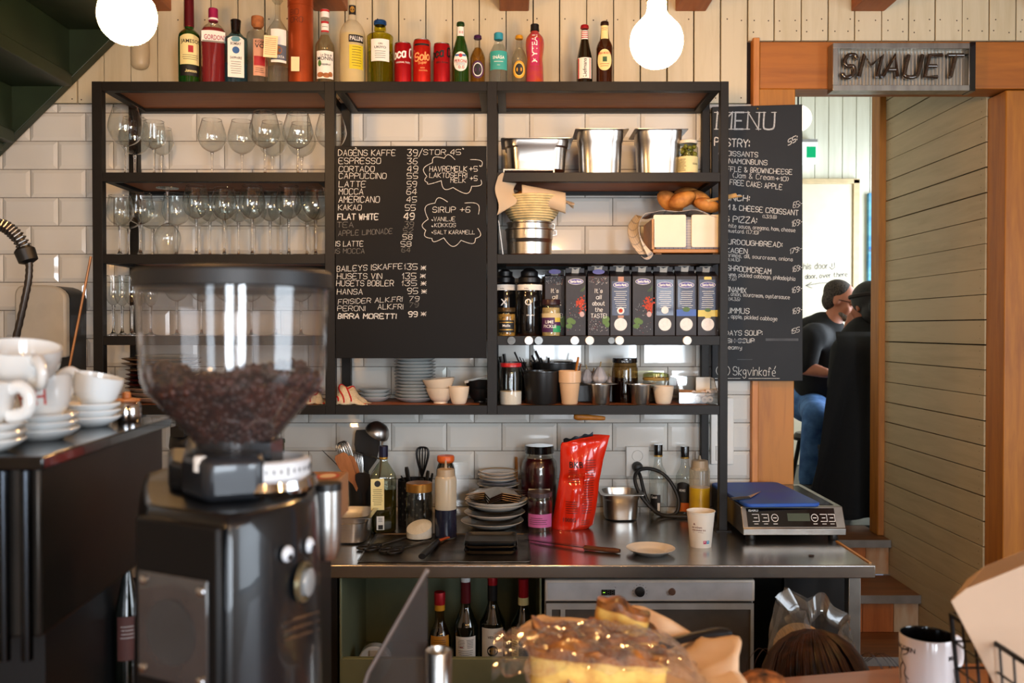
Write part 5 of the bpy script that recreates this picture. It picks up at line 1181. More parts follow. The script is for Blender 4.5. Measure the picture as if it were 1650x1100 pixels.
# black mill bottles, small jars
smoke = mt('smoked black plastic', '#0e0e10', .12, coat=.6)
def mill(label, cx, top, hw, Y, lt):
    s = Y / F; t = thing('mill_bottle', label, 'bottle', (ax(cx, Y), Y, Zr[3]), -math.atan2(ax(cx, Y), Y), 'black mill bottles'); Zz = lambda py: (530 + (H - Zr[3]) / s - py) * s; w = hw * s
    M().lathe([(r_, max(z_, .0005)) for r_, z_ in cr_smooth([(w * .9, 0.0015), (w, .008), (w, Zz(480)), (w * .93, Zz(472)), (w, Zz(462)), (w * .97, Zz(457)), (w * .85, Zz(455))], 2)], seg=32).lathe([(0, .001), (w * .9, 0)], seg=32).obj('bottle_body', smoke, t)
    M().lathe([(w * .99, Zz(456)), (w * 1.01, Zz(468)), (w * 1.01, Zz(459))][1:], seg=32).obj('white_band', white_l, t)
    M().lathe(cr_smooth([(w * .86, Zz(456)), (w * .86, Zz(448)), (w * .68, Zz(445)), (w * .68, Zz(438)), (w * .6, Zz(top + 5)), (w * .3, Zz(top)), (0, Zz(top))], 2), seg=28).obj('grinder_cap', black_p, t)
    b = M(); r = w + .0006; b.text(lt, -.004, Zz(492), .022, wmp(r), 0); b.text('SEA SALT' if lt == 'X' else 'GARLIC MALT', .004, Zz(509), .005, wmp(r), 0, .028); b.text('kosher', -.01, Zz(466), .004, wmp(w * 1.01 + .0006), 1); b.obj('printing', [white_i, ink], t, smooth=False); return t
mill('tall black mill bottle standing behind the mustard jar by the middle post', 814, 434, 18, 3.09, 'X')
mill('tall black mill bottle with white band beside the pickle jar', 853, 432, 20.5, 3.04, 'O')
def small_jar(name, label, cx, Y, z, w, h, fill, lidm, lab=None, fillh=.9, lid_h=.14, neck=.94, glassm=None):
    t = thing(name, label, 'jar', (ax(cx, Y), Y, z), -math.atan2(ax(cx, Y), Y)); hl = h * (1 - lid_h)
    p = [(r, max(z_, 0)) for r, z_ in cr_smooth([(w * .93, 0), (w, h * .06), (w, hl * .78), (w * neck, hl * .93), (w * neck * .96, hl)], 3)]
    M().lathe([(0, .001)] + p, seg=32).obj('jar_glass', glassm or thin('jar glass', '#f1f3ee', '#8a9488'), t)
    ft = hl * fillh; q = [(max(r - .0015, .001), zz) for r, zz in p if zz < ft]
    if fill: M().lathe([(0, .003), (q[0][0], .003)] + q + [(rad_at(p, ft) - .0015, ft), (0, ft)], seg=28).obj('filling', fill, t)
    M().lathe([(w * neck * .9, hl - .002), (w * neck * 1.04, hl), (w * neck * 1.04, h - .002), (w * neck, h), (0, h)], seg=32).obj('lid', lidm, t, ang=35)
    if lab:
        mats, z0, z1, a, tx = lab; b = M(); r = w + .0007; b.grid(lambda u, v: (r * math.sin(-a + 2 * a * u), -r * math.cos(-a + 2 * a * u), (z0 + (z1 - z0) * v) * h), 18, 1); b.uv = {}
        for k, e in enumerate(tx):
            if e[0] == 'T': b.text(e[1], e[2] * w, e[3] * h, e[4] * h, wmp(r + .0006), e[5], e[6] * w if len(e) > 6 else None)
            if e[0] == 'R': wrap(b, r + .0003 + k * .00005, e[1], e[2], e[3] * h, e[4] * h, e[5])
            if e[0] == 'H': b.hand(e[1], e[2] * w, e[3] * h, e[4] * h, wmp(r + .0006), e[4] * h * .16, e[5], e[6] * w)
        b.obj('label', mats, t, smooth=False)
    return t
s3 = 2.985 / F
small_jar('mustard_jar', 'small jar of wholegrain mustard with black gold label by the middle post', 816, 2.99, Zr[3], 15 * s3, 45 * s3, mt('mustard seeds', '#b98a3a', .6, var=.3, scale=120, bump=.5), mt('dark gold lid', '#4a3a22', .35, .5), ([blk, gold, white_i], .12, .55, 1.0, [('R', -.8, .8, .2, .23, 1), ('R', -.8, .8, .46, .49, 1), ('T', 'Maille', 0, .32, .09, 2)]))
small_jar('pickle_jar', 'jar of pale pickle relish with purple and green label on the spice shelf', 888, 2.985, Zr[3], 15 * s3, 58 * s3, mt('pale relish', '#c9b27e', .5, var=.15, scale=60), mt('dark maroon lid', '#2e141c', .35), ([mt('purple label', '#5a2a62', .5), mt('cream print', '#d8c79a', .6), mt('green label', '#2f9a62', .5), yel, white_i], .1, .62, 1.35, [('R', -1.35, 1.35, .5, .62, 1), ('R', .2, 1.35, .1, .28, 2), ('R', .4, 1.2, .38, .5, 3), ('T', 'LIME', -.2, .34, .09, 4), ('T', 'PICKLE', -.15, .22, .09, 4)]))
# ------------------------------------------------------------------ lowest tier of the right bay
s5 = 3.0 / F
small_jar('sugar_jar', 'clear jar with red lid, part filled with white sugar', 823, 3.0, Zr[4], 18 * s5, 66 * s5, mt('white sugar', '#e9e2dd', .8, var=.03, scale=200), mt('red lid', '#b01a24', .35, coat=.3), None, .34, .09, .93)
def pot_black(label, cx, Y, hw, top, rim=False):
    s = Y / F; h = az(top, Y) - Zr[4]; w = hw * s; t = thing('black_pot', label, 'pot', (ax(cx, Y), Y, Zr[4]), group='black cutlery pots')
    M().lathe([(0, .002), (w * .84, 0), (w * .86, .003), (w, h - .004), (w * 1.03, h - .003), (w * 1.03, h), (w * .96, h), (w * .82, .008), (0, .008)], seg=36).obj('shell', mt('satin black', '#131314', .35, coat=.2), t, ang=35); return t, h, w
p1_, h1, w1 = pot_black('black pot holding table knives beside the red lidded jar', 873, 3.02, 30, 597)
p2_, h2, w2 = pot_black('wider black pot behind, full of dark handled cutlery', 893, 3.155, 36, 583)
p3_, h3, w3 = pot_black('black pot behind the red lidded sugar jar', 826, 3.16, 22, 583)
kn_m = mt('knife steel', '#77767a', .3, 1)
def stick(name, label, cat, px0, py0, px1, py1, Y, r, mat, group, Y1=None, flat=.5, dark=None):
    """utensil from its lower end to its upper end"""
    a, c = at(px0, py0, Y), at(px1, py1, Y1 or Y); t = thing(name, label, cat, a, 0, group); d = c - a
    M().tube([(0, 0, 0), d * .5, d * .9, d], [r * .7, r * .9, r, r * .75], 8, flat=flat).obj('handle', mat, t)
    if dark: M().tube([d * .55, d], [r * 1.1, r * 1.15], 8, flat=.7).obj('grip', dark, t)
    return t
for k, (x0, y0, x1, y1) in enumerate([(862, 640, 829, 567), (866, 640, 837, 575), (870, 640, 842, 577), (858, 640, 833, 582)]):
    stick('table_knife', '%s table knife leaning in the front black pot' % ORD[k], 'knife', x0, y0, x1, y1, 3.0 + .008 * k, .0038, kn_m, 'knives in the black pots', dark=black_p if k == 0 else None)
for k, (x0, y0, x1, y1) in enumerate([(890, 630, 863, 565), (884, 630, 857, 572), (895, 630, 871, 576), (886, 630, 884, 576), (880, 630, 855, 580)]):
    stick('table_knife', '%s dark handle sticking out of the wide black pot behind' % ORD[k], 'knife', x0, y0, x1, y1, 3.14 + .01 * k, .005 if k < 2 else .0038, kn_m, 'knives in the black pots', dark=black_p)
for k, (x0, y0, x1, y1) in enumerate([(820, 630, 812, 570), (816, 630, 806, 574), (823, 630, 801, 578)]):
    stick('table_knife', '%s dark handle sticking out behind the sugar jar' % ORD[k], 'knife', x0, y0, x1, y1, 3.15 + .01 * k, .006, kn_m, 'knives in the black pots', dark=black_p)
fc = thing('flower_pot_cup', 'tall peach ceramic cup with a collar holding wooden sticks', 'cup', (ax(918, 2.995), 2.995, Zr[4])); s = 2.995 / F
peachc = mt('peach ceramic', '#d9b48e', .35, coat=.25, var=.02)
M().lathe([(0, 0), (12 * s, 0), (13 * s, .003), (16.6 * s, 34 * s), (18 * s, 35 * s), (18.6 * s, 53 * s), (17.8 * s, 54 * s), (16.5 * s, 50 * s), (11 * s, .01), (0, .01)], seg=36).obj('shell', peachc, fc, ang=35)
stick('wooden_stirrer', 'wooden stirrer standing in the tall peach cup', 'stirrer', 921, 636, 932, 575, 2.99, .0055, pine_m, 'stirrers in the peach cup')
stick('wooden_stirrer', 'shorter dark wooden stirrer beside another in the peach cup', 'stirrer', 924, 636, 936, 586, 3.0, .004, wood('dark stick', '#6b4528', '#4a2d18'), 'stirrers in the peach cup')
bx_ = M().bx(-.075, .065, 0, .1, 0, .058).obj('black_box', black_p, None, (ax(965, 3.08), 3.08, Zr[4]), bevel=.002); tag(bx_, 'low black tray box under the garlic heads', 'box')
gar = mt('garlic skin', '#cfc2bd', .6, var=.12, scale=14, stretch=(1, 1, .2))
def garlic(label, px, r, Y=3.12, dz=0):
    t = thing('garlic_head', label, 'garlic', (ax(px, Y), Y, Zr[4] + .0585 + dz), R.uniform(0, 6), 'garlic heads'); b = M()
    b.grid(lambda u, v: ((lambda a, rr: (rr * math.sin(a), rr * math.cos(a), r * (1.7 * v + .45 * max(0, v - .8) * 5)))(2 * PI * u, r * (math.sin(PI * min(1, v * .92 + .05)) ** .75) * (1 + .06 * math.cos(9 * 2 * PI * u)) + (.0022 if v > .8 else 0))), 36, 16)
    b.uv = {}; b.obj('bulb', gar, t)
    M().tube([(0, 0, r * 1.75), (.003, 0, r * 2.3), (.006, .002, r * 2.8)], .0022, 6).obj('stem', mt('dry garlic stem', '#b79c6c', .8), t)
garlic('garlic head with dry stem, first beside the peach cup', 946, .024); garlic('large garlic head on the black tray box before the dark jar', 966, .028, 3.1)
garlic('garlic head behind the two front ones', 955, .018, 3.16, .004); garlic('small garlic clove head next to the dark honey jar', 984, .013, 3.1)
def ramekin(label, cx, Y, hw, top, rz):
    s = Y / F; w = hw * s; h = az(top, Y) - Zr[4]; t = thing('steel_ramekin', label, 'ramekin', (ax(cx, Y), Y, Zr[4]), rz, 'small steel ramekins')
    M().lathe([(0, .001), (w * .78, 0), (w * .84, .004), (w * .97, h * .85), (w, h * .9), (w * 1.02, h), (w * .95, h), (w * .8, .006), (0, .005)], seg=32).obj('shell', steel, t, ang=35)
    b = M(); loft(b, [[(w * .98 * math.cos(2 * PI * (k + .5) / 24), w * .98 * math.sin(2 * PI * (k + .5) / 24), h + .0002) for k in range(24)], [(x, y, h + .0002 + .002 * (abs(x) > w * 1.1)) for x, y in [(w * 1.45 * max(-1, min(1, 1.4 * math.cos(2 * PI * (k + .5) / 24))), w * 1.1 * max(-1, min(1, 1.4 * math.sin(2 * PI * (k + .5) / 24)))) for k in range(24)]]], cap0=False, cap1=False)
    b.obj('flange', steel, t, solid=.001); return t
ramekin('small steel ramekin with wide flat rim before the garlic', 968, 2.995, 17, 619, .2)
ramekin('small steel ramekin holding a spoon, beside the white cup', 1032, 2.995, 17, 619, 0)
stick('teaspoon', 'thin steel spoon standing in the second steel ramekin', 'spoon', 1024, 640, 1004, 603, 3.0, .002, steel, None)
small_jar('honey_jar', 'dark jar of syrup with black lid behind the steel ramekins', 1007, 3.08, Zr[4], .0445, .155 * .97, lq('dark syrup', '#2a0d08', .15), black_g, ([blk, white_i], .9, .96, .5, [('T', 'SALTE', 0, .91, .04, 1)]), .62, .1, .93, thin('amber jar glass', '#c9b48a', '#6b5a34'))
cj = thing('clip_jar', 'squat glass clip top jar beside the clear plastic bin', 'jar', (ax(1057, 3.09), 3.09, Zr[4])); r = .045; h = .1
M().lathe([(0, .001), (r * .95, 0), (r, .006), (r, h * .68), (r * .92, h * .74)], seg=36).obj('jar_glass', thin('jar glass', '#f1f3ee', '#8a9488'), cj)
M().lathe([(0, .004), (r * .93, .004), (r * .96, .01), (r * .96, h * .5), (0, h * .5)], seg=32).obj('filling', mt('brown spice', '#6b5138', .8, var=.2, scale=80), cj)
M().lathe([(r * .98, h * .74), (r * 1.0, h * .76), (r * 1.0, h * .82), (r * .98, h * .84)], seg=36).obj('rubber_ring', mt('amber rubber', '#9a7a34', .5), cj)
M().lathe([(r, h * .85), (r * .97, h * .96), (r * .8, h), (0, h)], seg=36).obj('lid', thin('jar lid glass', '#d9dbb0', '#7d7f4a'), cj)
M().tube([(r * .5, -r * .9, h * .88), (r * .7, -r * .78, h * .7), (r * .6, -r * .85, h * .5), (r * .75, -r * .7, h * .74)], .0015, 6).obj('clip_wire', steel, cj)
wc = thing('cup', 'small white cup before the clip jar and clear bin', 'cup', (ax(1069, 2.995), 2.995, Zr[4])); M().lathe(cup_geo(.025, .0345, .06), seg=32).obj('shell', cream_c, wc, ang=50)
# clear bin with rolled wraps
Yb = 2.985; s = Yb / F; bn = thing('clear_bin', 'clear plastic bin full of rolled paper wraps on the lowest shelf', 'bin', (ax(1126, Yb), Yb, Zr[4])); w = 31 * s; d = .19; h = 40 * s; hf = 18 * s
b = M(); b.bx(-w, w, 0, d, 0, .003); b.bx(-w, w, 0, .002, .003, hf); b.bx(-w, w, d - .002, d, .003, h)
for q in (-1, 1): b.prism([(0, .003), (d, .003), (d, h), (.06, h), (.012, hf + .006), (0, hf)], q * w - .001, q * w + .001, plane='yz')
b.obj('bin_shell', plas, bn)
b = M(); b.tube([(-w, .001, hf), (w, .001, hf)], .0015, 6)
for q in (-1, 1): b.tube([(q * w, .001, hf), (q * w, .012, hf + .006), (q * w, .06, h), (q * w, d, h)], .0015, 6)
b.tube([(-w, d, h), (w, d, h)], .0015, 6); b.obj('bin_rim', thin('clear plastic edge', '#dcdcdc', '#6f6f6e', refl=2.5, density=.15), bn)
crd = M().bx(-.024, .024, 0, .001, .012, .052 + .02).obj('paper_card', paper_w, None, (ax(1133, 3.09), 3.09, Zr[4] + .012)); tag(crd, 'plain white printed card standing in the clear bin behind the rolls', 'card')
rollm = mt('kraft paper roll', '#cfa98a', .75, var=.1, scale=60); rollw = mt('white paper roll', '#d9cfc8', .75, var=.06, scale=60)
for k, (dx, dz, dy, an, m) in enumerate([(-.045, .02, .02, .12, rollw), (-.022, .02, .015, -.05, rollm), (.0, .014, .02, .1, rollw), (.024, .014, .016, -.15, rollw), (.044, .014, .025, .1, rollw), (-.01, .034, .03, .35, rollm), (.02, .034, .03, -.3, rollm), (.04, .036, .04, -.45, rollw)]):
    t = thing('paper_roll', 'rolled paper wrap in the clear bin, %s counted from the white cup upwards' % ORD[k], 'paper roll', (ax(1126, Yb) + dx, Yb + dy, Zr[4] + dz), 0, 'rolled wraps in the clear bin', rot=(-PI / 2 + R.uniform(-.08, .02), 0, an))
    M().lathe([(.003, 0), (.0105, 0), (.0105, .13), (.003, .13)], seg=14, sx=1).obj('roll', m, t)
    M().lathe([(.003, -.0006), (.0045, -.0006), (.0045, 0), (.0065, 0), (.0065, -.0006), (.0085, -.0006)], seg=14).obj('spiral_end', rollw, t)
# ================================================================== WORKTOP AND WHAT STANDS ON IT
YC = 2.518                                            # front edge of the worktop
def yb(py): return (H - ZC) * F / (py - 530)          # depth of a point on the worktop seen at this row
ctop = mt('worktop steel', '#c9c6c2', .24, 1, var=.05, scale=9, stretch=(.3, 1, 1))
wt = thing('steel_worktop', 'long stainless steel worktop along the tiled wall', 'worktop', (0, 0, 0)); xr = 1.022
M().bx(-1.9, xr, YC, YW - .012, ZC - .037, ZC).obj('top', ctop, wt, bevel=.003)
for x, y in ((xr - .05, YC + .03), (xr - .05, 3.18)):
    M().bx(x - .015, x + .02, y, y + .035, 0, ZC - .037).obj('leg', steel_d, wt, bevel=.002)
o = M().bx(xr - .012, xr - .004, YC + .02, 2.8, ZC + .0002, ZC + .003).obj('wood_strip', wood('light strip', '#b98a52', '#9a6d38', .5, axis=1), None); tag(o, 'thin wooden skewer lying along the end of the worktop', 'stick')
# sheet tray
tr = thing('sheet_tray', 'thin worn steel sheet tray lying flat under sauces and plates', 'tray', (0, 0, 0)); x0, x1 = ax(574, 2.545), ax(856, 2.545)
b = M(); loft(b, [[(x + (x0 + x1) / 2, y + 2.72, ZC + z) for x, y in rrect((x1 - x0) / 2 - d, .178 - d, .012)] for d, z in ((.003, .0002), (0, .0035), (0, .0045), (.004, .0045), (.007, .0015))]); b.obj('sheet', mt('worn steel sheet', '#837d76', .33, 1, var=.25, scale=14), tr)
ZT2 = ZC + .0018
gn_pan('open steel pan on the worktop beside the olive oil', 556, 2.835, ZC + .0003, .083, .09, .086)
# utensil pot and its tools
up = thing('utensil_pot', 'black utensil pot crammed with spatulas and whisks by the olive oil', 'pot', (ax(585, 3.1), 3.1, ZC)); 
M().lathe([(0, .001), (.045, 0), (.052, .14), (.049, .14), (.043, .006), (0, .005)], seg=32).obj('shell', black_p, up)
sp_m = wood('beech spatula', '#b8784a', '#9a5f36', .55, axis=2)
def spatula(label, a, c, wtip, mat=sp_m, th=.006, grp=None, blade=.42, name='spatula', tip=.6):
    a, c = Vector(a), Vector(c); t = thing(name, label, 'spatula', a, 0, grp); d = c - a; u = d.normalized(); side = u.cross(Vector((0, 1, 0))).normalized(); nrm = Vector((0, 1, 0)); L_ = d.length
    prof = [(0, .006), (1 - blade - .05, .007), (1 - blade + .08, wtip * .75), (1 - blade * .4, wtip), (.96, wtip * .95), (1, wtip * tip)]
    vs = []; fs = []
    for f, wv in prof:
        for sgn, dd in ((-1, -1), (1, -1), (1, 1), (-1, 1)): vs.append(u * (L_ * f) + side * (sgn * wv) + nrm * (dd * th / 2))
    for i in range(len(prof) - 1):
        for k in range(4): fs.append((i * 4 + k, i * 4 + (k + 1) % 4, i * 4 + 4 + (k + 1) % 4, i * 4 + 4 + k))
    fs += [(3, 2, 1, 0), tuple(len(vs) - 4 + k for k in range(4))]
    M().add(vs, fs).obj('blade', mat, t, bevel=.0015); return t
zb_ = ZC + .02
spatula('wide wooden spatula leaning out of the black utensil pot, nearer one', (ax(598, 3.08), 3.08, zb_), at(547, 731, 3.02), .024, grp='wooden spatulas in the utensil pot')
spatula('second wooden spatula just behind the nearer one in the utensil pot', (ax(600, 3.1), 3.1, zb_), at(560, 735, 3.06), .02, grp='wooden spatulas in the utensil pot')
spatula('big black kitchen turner leaning against the tiles behind the utensil pot', (ax(590, 3.14), 3.14, zb_), at(592, 692, 3.21), .046, mt('black nylon', '#0d0d0e', .5), .004, blade=.45, name='kitchen_turner', tip=.85)
spatula('black triangular spatula low in the utensil pot before the whisk', (ax(588, 3.06), 3.06, zb_), at(584, 761, 3.03), .026, mt('dark brown nylon', '#1c1512', .5), .004, blade=.4, tip=.5)
def whisk(label, a, c, rad, mat, wires=8, wr=.0012, hf=.5, grp=None):
    a, c = Vector(a), Vector(c); t = thing('whisk', label, 'whisk', a, 0, grp); d = c - a; u = d.normalized(); s1 = u.orthogonal().normalized(); s2 = u.cross(s1); L_ = d.length
    M().tube([(0, 0, 0), u * (L_ * hf * .5), u * (L_ * hf)], [.006, .0075, .006], 10).obj('handle', mat, t)
    b = M()
    for k in range(wires):
        an = PI * k / wires; q = s1 * math.cos(an) + s2 * math.sin(an); pts = []
        for i in range(21):
            f = i / 20; ph = PI * f; w_ = math.sin(ph) ** .8 * (1 if f < .5 else 1); side = -1 if f < .5 else 1
            z = L_ * hf + L_ * (1 - hf) * math.sin(ph) ** .75; x = side * rad * (1 - abs(2 * f - 1) ** 2.2) ** .9 * (abs(math.cos(ph)) ** .55)
            pts.append(u * z + q * x)
        b.tube(pts, wr, 5)
    b.obj('wires', mat, t); return t
whisk('large steel balloon whisk leaning out of the black utensil pot', (ax(600, 3.09), 3.09, zb_), at(549, 712, 3.08), .034, steel, 9, .0018, grp='steel whisks')
whisk('smaller steel whisk tucked behind the large one in the utensil pot', (ax(592, 3.12), 3.12, zb_), at(575, 728, 3.15), .024, steel, 8, .0016, grp='steel whisks')
ld = thing('ladle', 'steel ladle with its bowl upside down above the utensil pot', 'ladle', (ax(604, 3.1), 3.1, zb_)); q = at(607, 698, 3.12) - Vector(ld.location)
M().lathe(cr_smooth([(.001, .04), (.026, .034), (.041, .015), (.044, 0), (.042, 0), (.038, .014), (.024, .031), (.001, .037)], 3), tuple(q + Vector((0, 0, 0))), 28, tf=Euler((.25, .55, 0)).to_matrix()).obj('ladle_bowl', mt('satin steel', '#a9a6a2', .33, 1, var=.04), ld)
hq = at(616, 712, 3.12) - Vector(ld.location)
M().tube([(0, 0, 0), Vector((hq.x * .8, hq.y, hq.z * .7)), hq, q + Vector((.03, 0, -.02))], .006, 8, flat=.4).obj('handle', steel, ld)
stick('tongs', 'thin black tongs arm poking up beside the wooden spatulas', 'tongs', 596, 800, 519, 725, 3.12, .0025, black_p, None)
stick('table_spoon', 'steel spoon lying across the back of the utensil pot', 'spoon', 622, 742, 575, 728, 3.13, .006, steel, None)
# olive oil
Yo = 2.945; bottle('olive_oil_bottle', 'tall square olive oil bottle with dark cap and cream side label', 'bottle', 617.5, Yo, ZC + .0003, [(6.5, 738), (7, 744), (11, 750), (19.5, 764), (20.5, 772), (20.5, 800), (20, 852)], thin('olive oil glass', '#dfe3d4', '#4f5a3a', refl=1.3), [('cap', [(7, 718), (7.6, 719), (7.4, 736)], mt('navy foil', '#1a1a34', .3, .3)), ('collar', [(7, 736), (7, 739)], gold)],
    (786, lq('olive oil', '#5f5410', .6)), [(768, 818, 10.5, [cream_l, ink], [('E', 0, 776, 5, 5, 1), ('E', 0, 776, 4.2, 4.2, 0), ('T', 'Y', 0, 778, 4, 4, 1), ('L', -8, 8, 785, 9, 3, 1)], None, -9.5), (828, 850, 6, [white_l, ink], [('R', -3.5, 842, 4, 849, 1), ('L', -4, 4, 831, 3, 2.4, 1)], None, -5)], None, square=6)
# caddy
cd = thing('cutlery_caddy', 'black perforated caddy holding a black whisk and dark utensils', 'caddy', (ax(668, 3.07), 3.07, ZC)); w = .058; b = M()
b.lathe([(w, .0), (w, .15), (w * .97, .15), (w * .97, .003), (0, .003)], seg=32); b.obj('shell', mt('matt black metal', '#151414', .45, .5), cd)
b = M()
for r_ in range(7):
    for k in range(14):
        a = 2 * PI * (k + .5 * (r_ % 2)) / 14; b.lathe([(.004, 0), (0, .0006)], ((w + .0003) * math.sin(a), -(w + .0003) * math.cos(a), .02 + .018 * r_), 8, tf=Matrix.Rotation(a, 3, 'Z') @ Matrix.Rotation(PI / 2, 3, 'X'))
b.obj('hole', mt('punched hole', '#4a443c', .6), cd)
whisk('black silicone whisk standing upright in the perforated caddy', (ax(678, 3.07), 3.07, ZC + .02), at(681, 720, 3.07), .034, mt('black silicone', '#0c0c0d', .45), 7, .0022, .55)
for k, (x0, y0, x1, y1, r_) in enumerate([(662, 800, 655, 752, .011), (668, 800, 646, 766, .006), (684, 800, 690, 758, .009), (690, 800, 697, 762, .006)]):
    stick('kitchen_utensil', '%s dark utensil handle standing in the perforated caddy' % ORD[k], 'utensil', x0, y0, x1, y1, 3.06, r_, black_p, 'utensils in the perforated caddy')
# sugar jar with gold lid
Ys = 2.84; s = Ys / F; small_jar('sugar_jar', 'clear jar with gold lid holding a heap of white sugar on the tray', 675, Ys, ZT2, 21.5 * s, 90 * s, None, mt('gold lid', '#9a6a2c', .35, .7), None, .5, .15, .95)
b = M(); rj = 20.3 * s
b.grid(lambda u, v: (rj * v * math.sin(2 * PI * u), -rj * v * math.cos(2 * PI * u), .03 + .012 * math.sin(2 * PI * u + 2.5) * v + .014 * (1 - v)), 32, 8); b.lathe([(rj, .03 + .0), (rj, .004), (0, .004)], seg=32)
b = M(); 
def sug(u, v):
    a = 2 * PI * u
    if v > .5: k = (v - .5) * 2; return (rj * math.sin(a), -rj * math.cos(a), (.032 + .016 * math.sin(a - 1.2)) * (1 - k) + .004)
    k = v * 2; return (rj * k * math.sin(a), -rj * k * math.cos(a), .004 + .032 + .016 * math.sin(a - 1.2) * k + .006 * (1 - k))
b.grid(sug, 36, 12); b.uv = {}; o = b.obj('sugar', mt('white sugar', '#e9e2dd', .8, var=.03, scale=200), None, (ax(675, Ys), Ys, ZT2)); tag(o, 'white sugar heaped inside the gold lidded jar', 'sugar', kind='stuff')
# squeeze bottle, dark sauce
def squeeze(label, cx, Y, hw, top, shoulder, fill_py, mat, fill, z=ZC, tip=True, neck=.62):
    s = Y / F; pb = 530 + (H - z) / s; return bottle('squeeze_bottle', label, 'bottle', cx, Y, z + .0002, [(hw * .55, shoulder - 10), (hw * .62, shoulder - 8), (hw * .92, shoulder - 3), (hw, shoulder + 2), (hw * .98, (shoulder + pb) / 2), (hw, pb - 3)], mat,
        [('screw_cap', [(hw * .62, shoulder - 16), (hw * .78, shoulder - 15), (hw * .86, shoulder - 4), (hw * .84, shoulder)], mt('milky cap', '#b59f80' if fill_py > 800 else '#d9c9a4', .4, trans=.2, var=.05)), ('nozzle', [(1.3, top), (2.4, shoulder - 17), (5, shoulder - 15)], mt('milky cap', '#b59f80', .4))], (fill_py, fill), (), 'squeeze bottles', sm=1, pyb=pb, wet=-.0005)
milky = thin('milky plastic', '#d8cba8', '#a8956a', rough=.3, refl=.6, density=.55)
squeeze('squeeze bottle half full of dark blue black sauce on the tray', 718, 2.85, 17.5, 742, 771, 820, thin('stained milky plastic', '#e6dac2', '#c4b08c', rough=.2, refl=.6, density=.45), mt('blue black sauce', '#15182a', .25, coat=.3))
bottle('sauce_bottle', 'dark sauce bottle with orange cap hidden behind the squeeze bottle', 'bottle', 718, 2.99, ZC + .0003, [(11, 744), (15, 756), (16, 780), (16, 840)], g_dark, [('cap', [(13, 734), (14, 736), (14, 742), (12, 745)], mt('orange cap', '#c85a1e', .4))], None, (), sm=1)
clr = M().box((0, 0, .1), (.06, .006, .2)).obj('plastic_sheet', plas, None, (ax(742, 3.1), 3.1, ZC + .004), rot=(-.12, 0, .2)); tag(clr, 'clear plastic sheet leaning behind the sauce bottles against the tiles', 'sheet')
clr.location.z = ZC + .001
# scissors and knives on the tray
def scissors(label, hx, hy, tx, ty, open_=.1):
    A = at(hx, hy, yb(hy)); B = at(tx, ty, yb(ty)); A.z = B.z = ZC + .007; t = thing('scissors', label, 'scissors', A, 0, 'black handled scissors'); d = B - A; u = d.normalized(); n = Vector((-u.y, u.x, 0))
    for s_ in (-1, 1):
        c = u * .02 + n * (.017 * s_); ring = [c + u * (.024 * math.cos(a)) + n * (.014 * math.sin(a)) for a in [2 * PI * k / 18 for k in range(18)]]
        M().tube(ring, .0045, 8, closed=True).obj('handle', black_p, t)
        M().tube([u * .042 + n * (.01 * s_), u * .07 + n * (.003 * s_)], .005, 8).obj('shank', black_p, t)
        e = n * (open_ * .04 * -s_); bl = M(); p0, p1, p2 = u * .065 - n * .005, u * .065 + n * .005, u * d.length + e
        bl.add([p0 - Vector((0, 0, .001)), p1 - Vector((0, 0, .001)), p2 - Vector((0, 0, .001)), p0 + Vector((0, 0, .001)), p1 + Vector((0, 0, .001)), p2 + Vector((0, 0, .001))], [(0, 2, 1), (3, 4, 5), (0, 1, 4, 3), (1, 2, 5, 4), (2, 0, 3, 5)]); bl.obj('blade', steel_d, t)
    M().lathe([(.004, .003), (0, .0035)], tuple(u * .068), 10).obj('pivot', steel, t); return t
scissors('pair of black scissors on the tray pointing to the sugar jar', 586, 889, 660, 868); scissors('second pair of black scissors nearer the tray edge', 622, 894, 692, 874)
kn = thing('chef_knife', 'black handled knife hanging over the tray edge with orange blade guard', 'knife', (0, 0, 0)); a, c, e = at(680, 906, 2.545), at(705, 878, yb(880)), at(724, 872, yb(870)); a.z = ZC + .018; c.z = ZC + .014; e.z = ZC + .008
M().tube([a, a.lerp(c, .3), a.lerp(c, .8), c], [.011, .0125, .0105, .009], 10, flat=.75).obj('handle', black_p, kn); M().tube([c, e], [.008, .006], 8, flat=.5).obj('blade_guard', mt('orange plastic', '#b4541e', .4), kn)
# plate towers
def stackp(items, cx, Y, z):
    x = ax(cx, Y)
    for lab, r, h, dz, m, rim, dx in items:
        plate('serving_plate', lab, None, r, h, (x + dx, Y, z), m, rim); z += dz
    return z
blk_t = mt('black glazed stoneware', '#0f0e0e', .2, coat=.5, var=.2, scale=50); ivory = mt('ivory ceramic', '#dad3c8', .25, coat=.4, var=.02)
zt5 = stackp([('wide ivory plate at the bottom of the black and white plate tower', .104, .022, .015, ivory, None, -.008), ('black plate on the bottom ivory one in the plate tower', .085, .02, .014, blk_t, None, 0), ('ivory plate in the middle of the black and white plate tower', .101, .022, .015, ivory, None, 0),
    ('black plate above the middle ivory one in the plate tower', .09, .02, .014, blk_t, None, .002), ('ivory plate second from the top of the plate tower', .102, .024, .009, ivory, None, .006), ('top ivory plate of the tower under the black dish', .104, .026, .009, ivory, None, .006), ('black dish on top of the plate tower under the star moulds', .09, .024, .016, blk_t, None, .004)], 797, 3.0, ZC + .0046)
star_m = mt('tinned steel', '#b9ab9c', .25, 1, var=.06, scale=10)
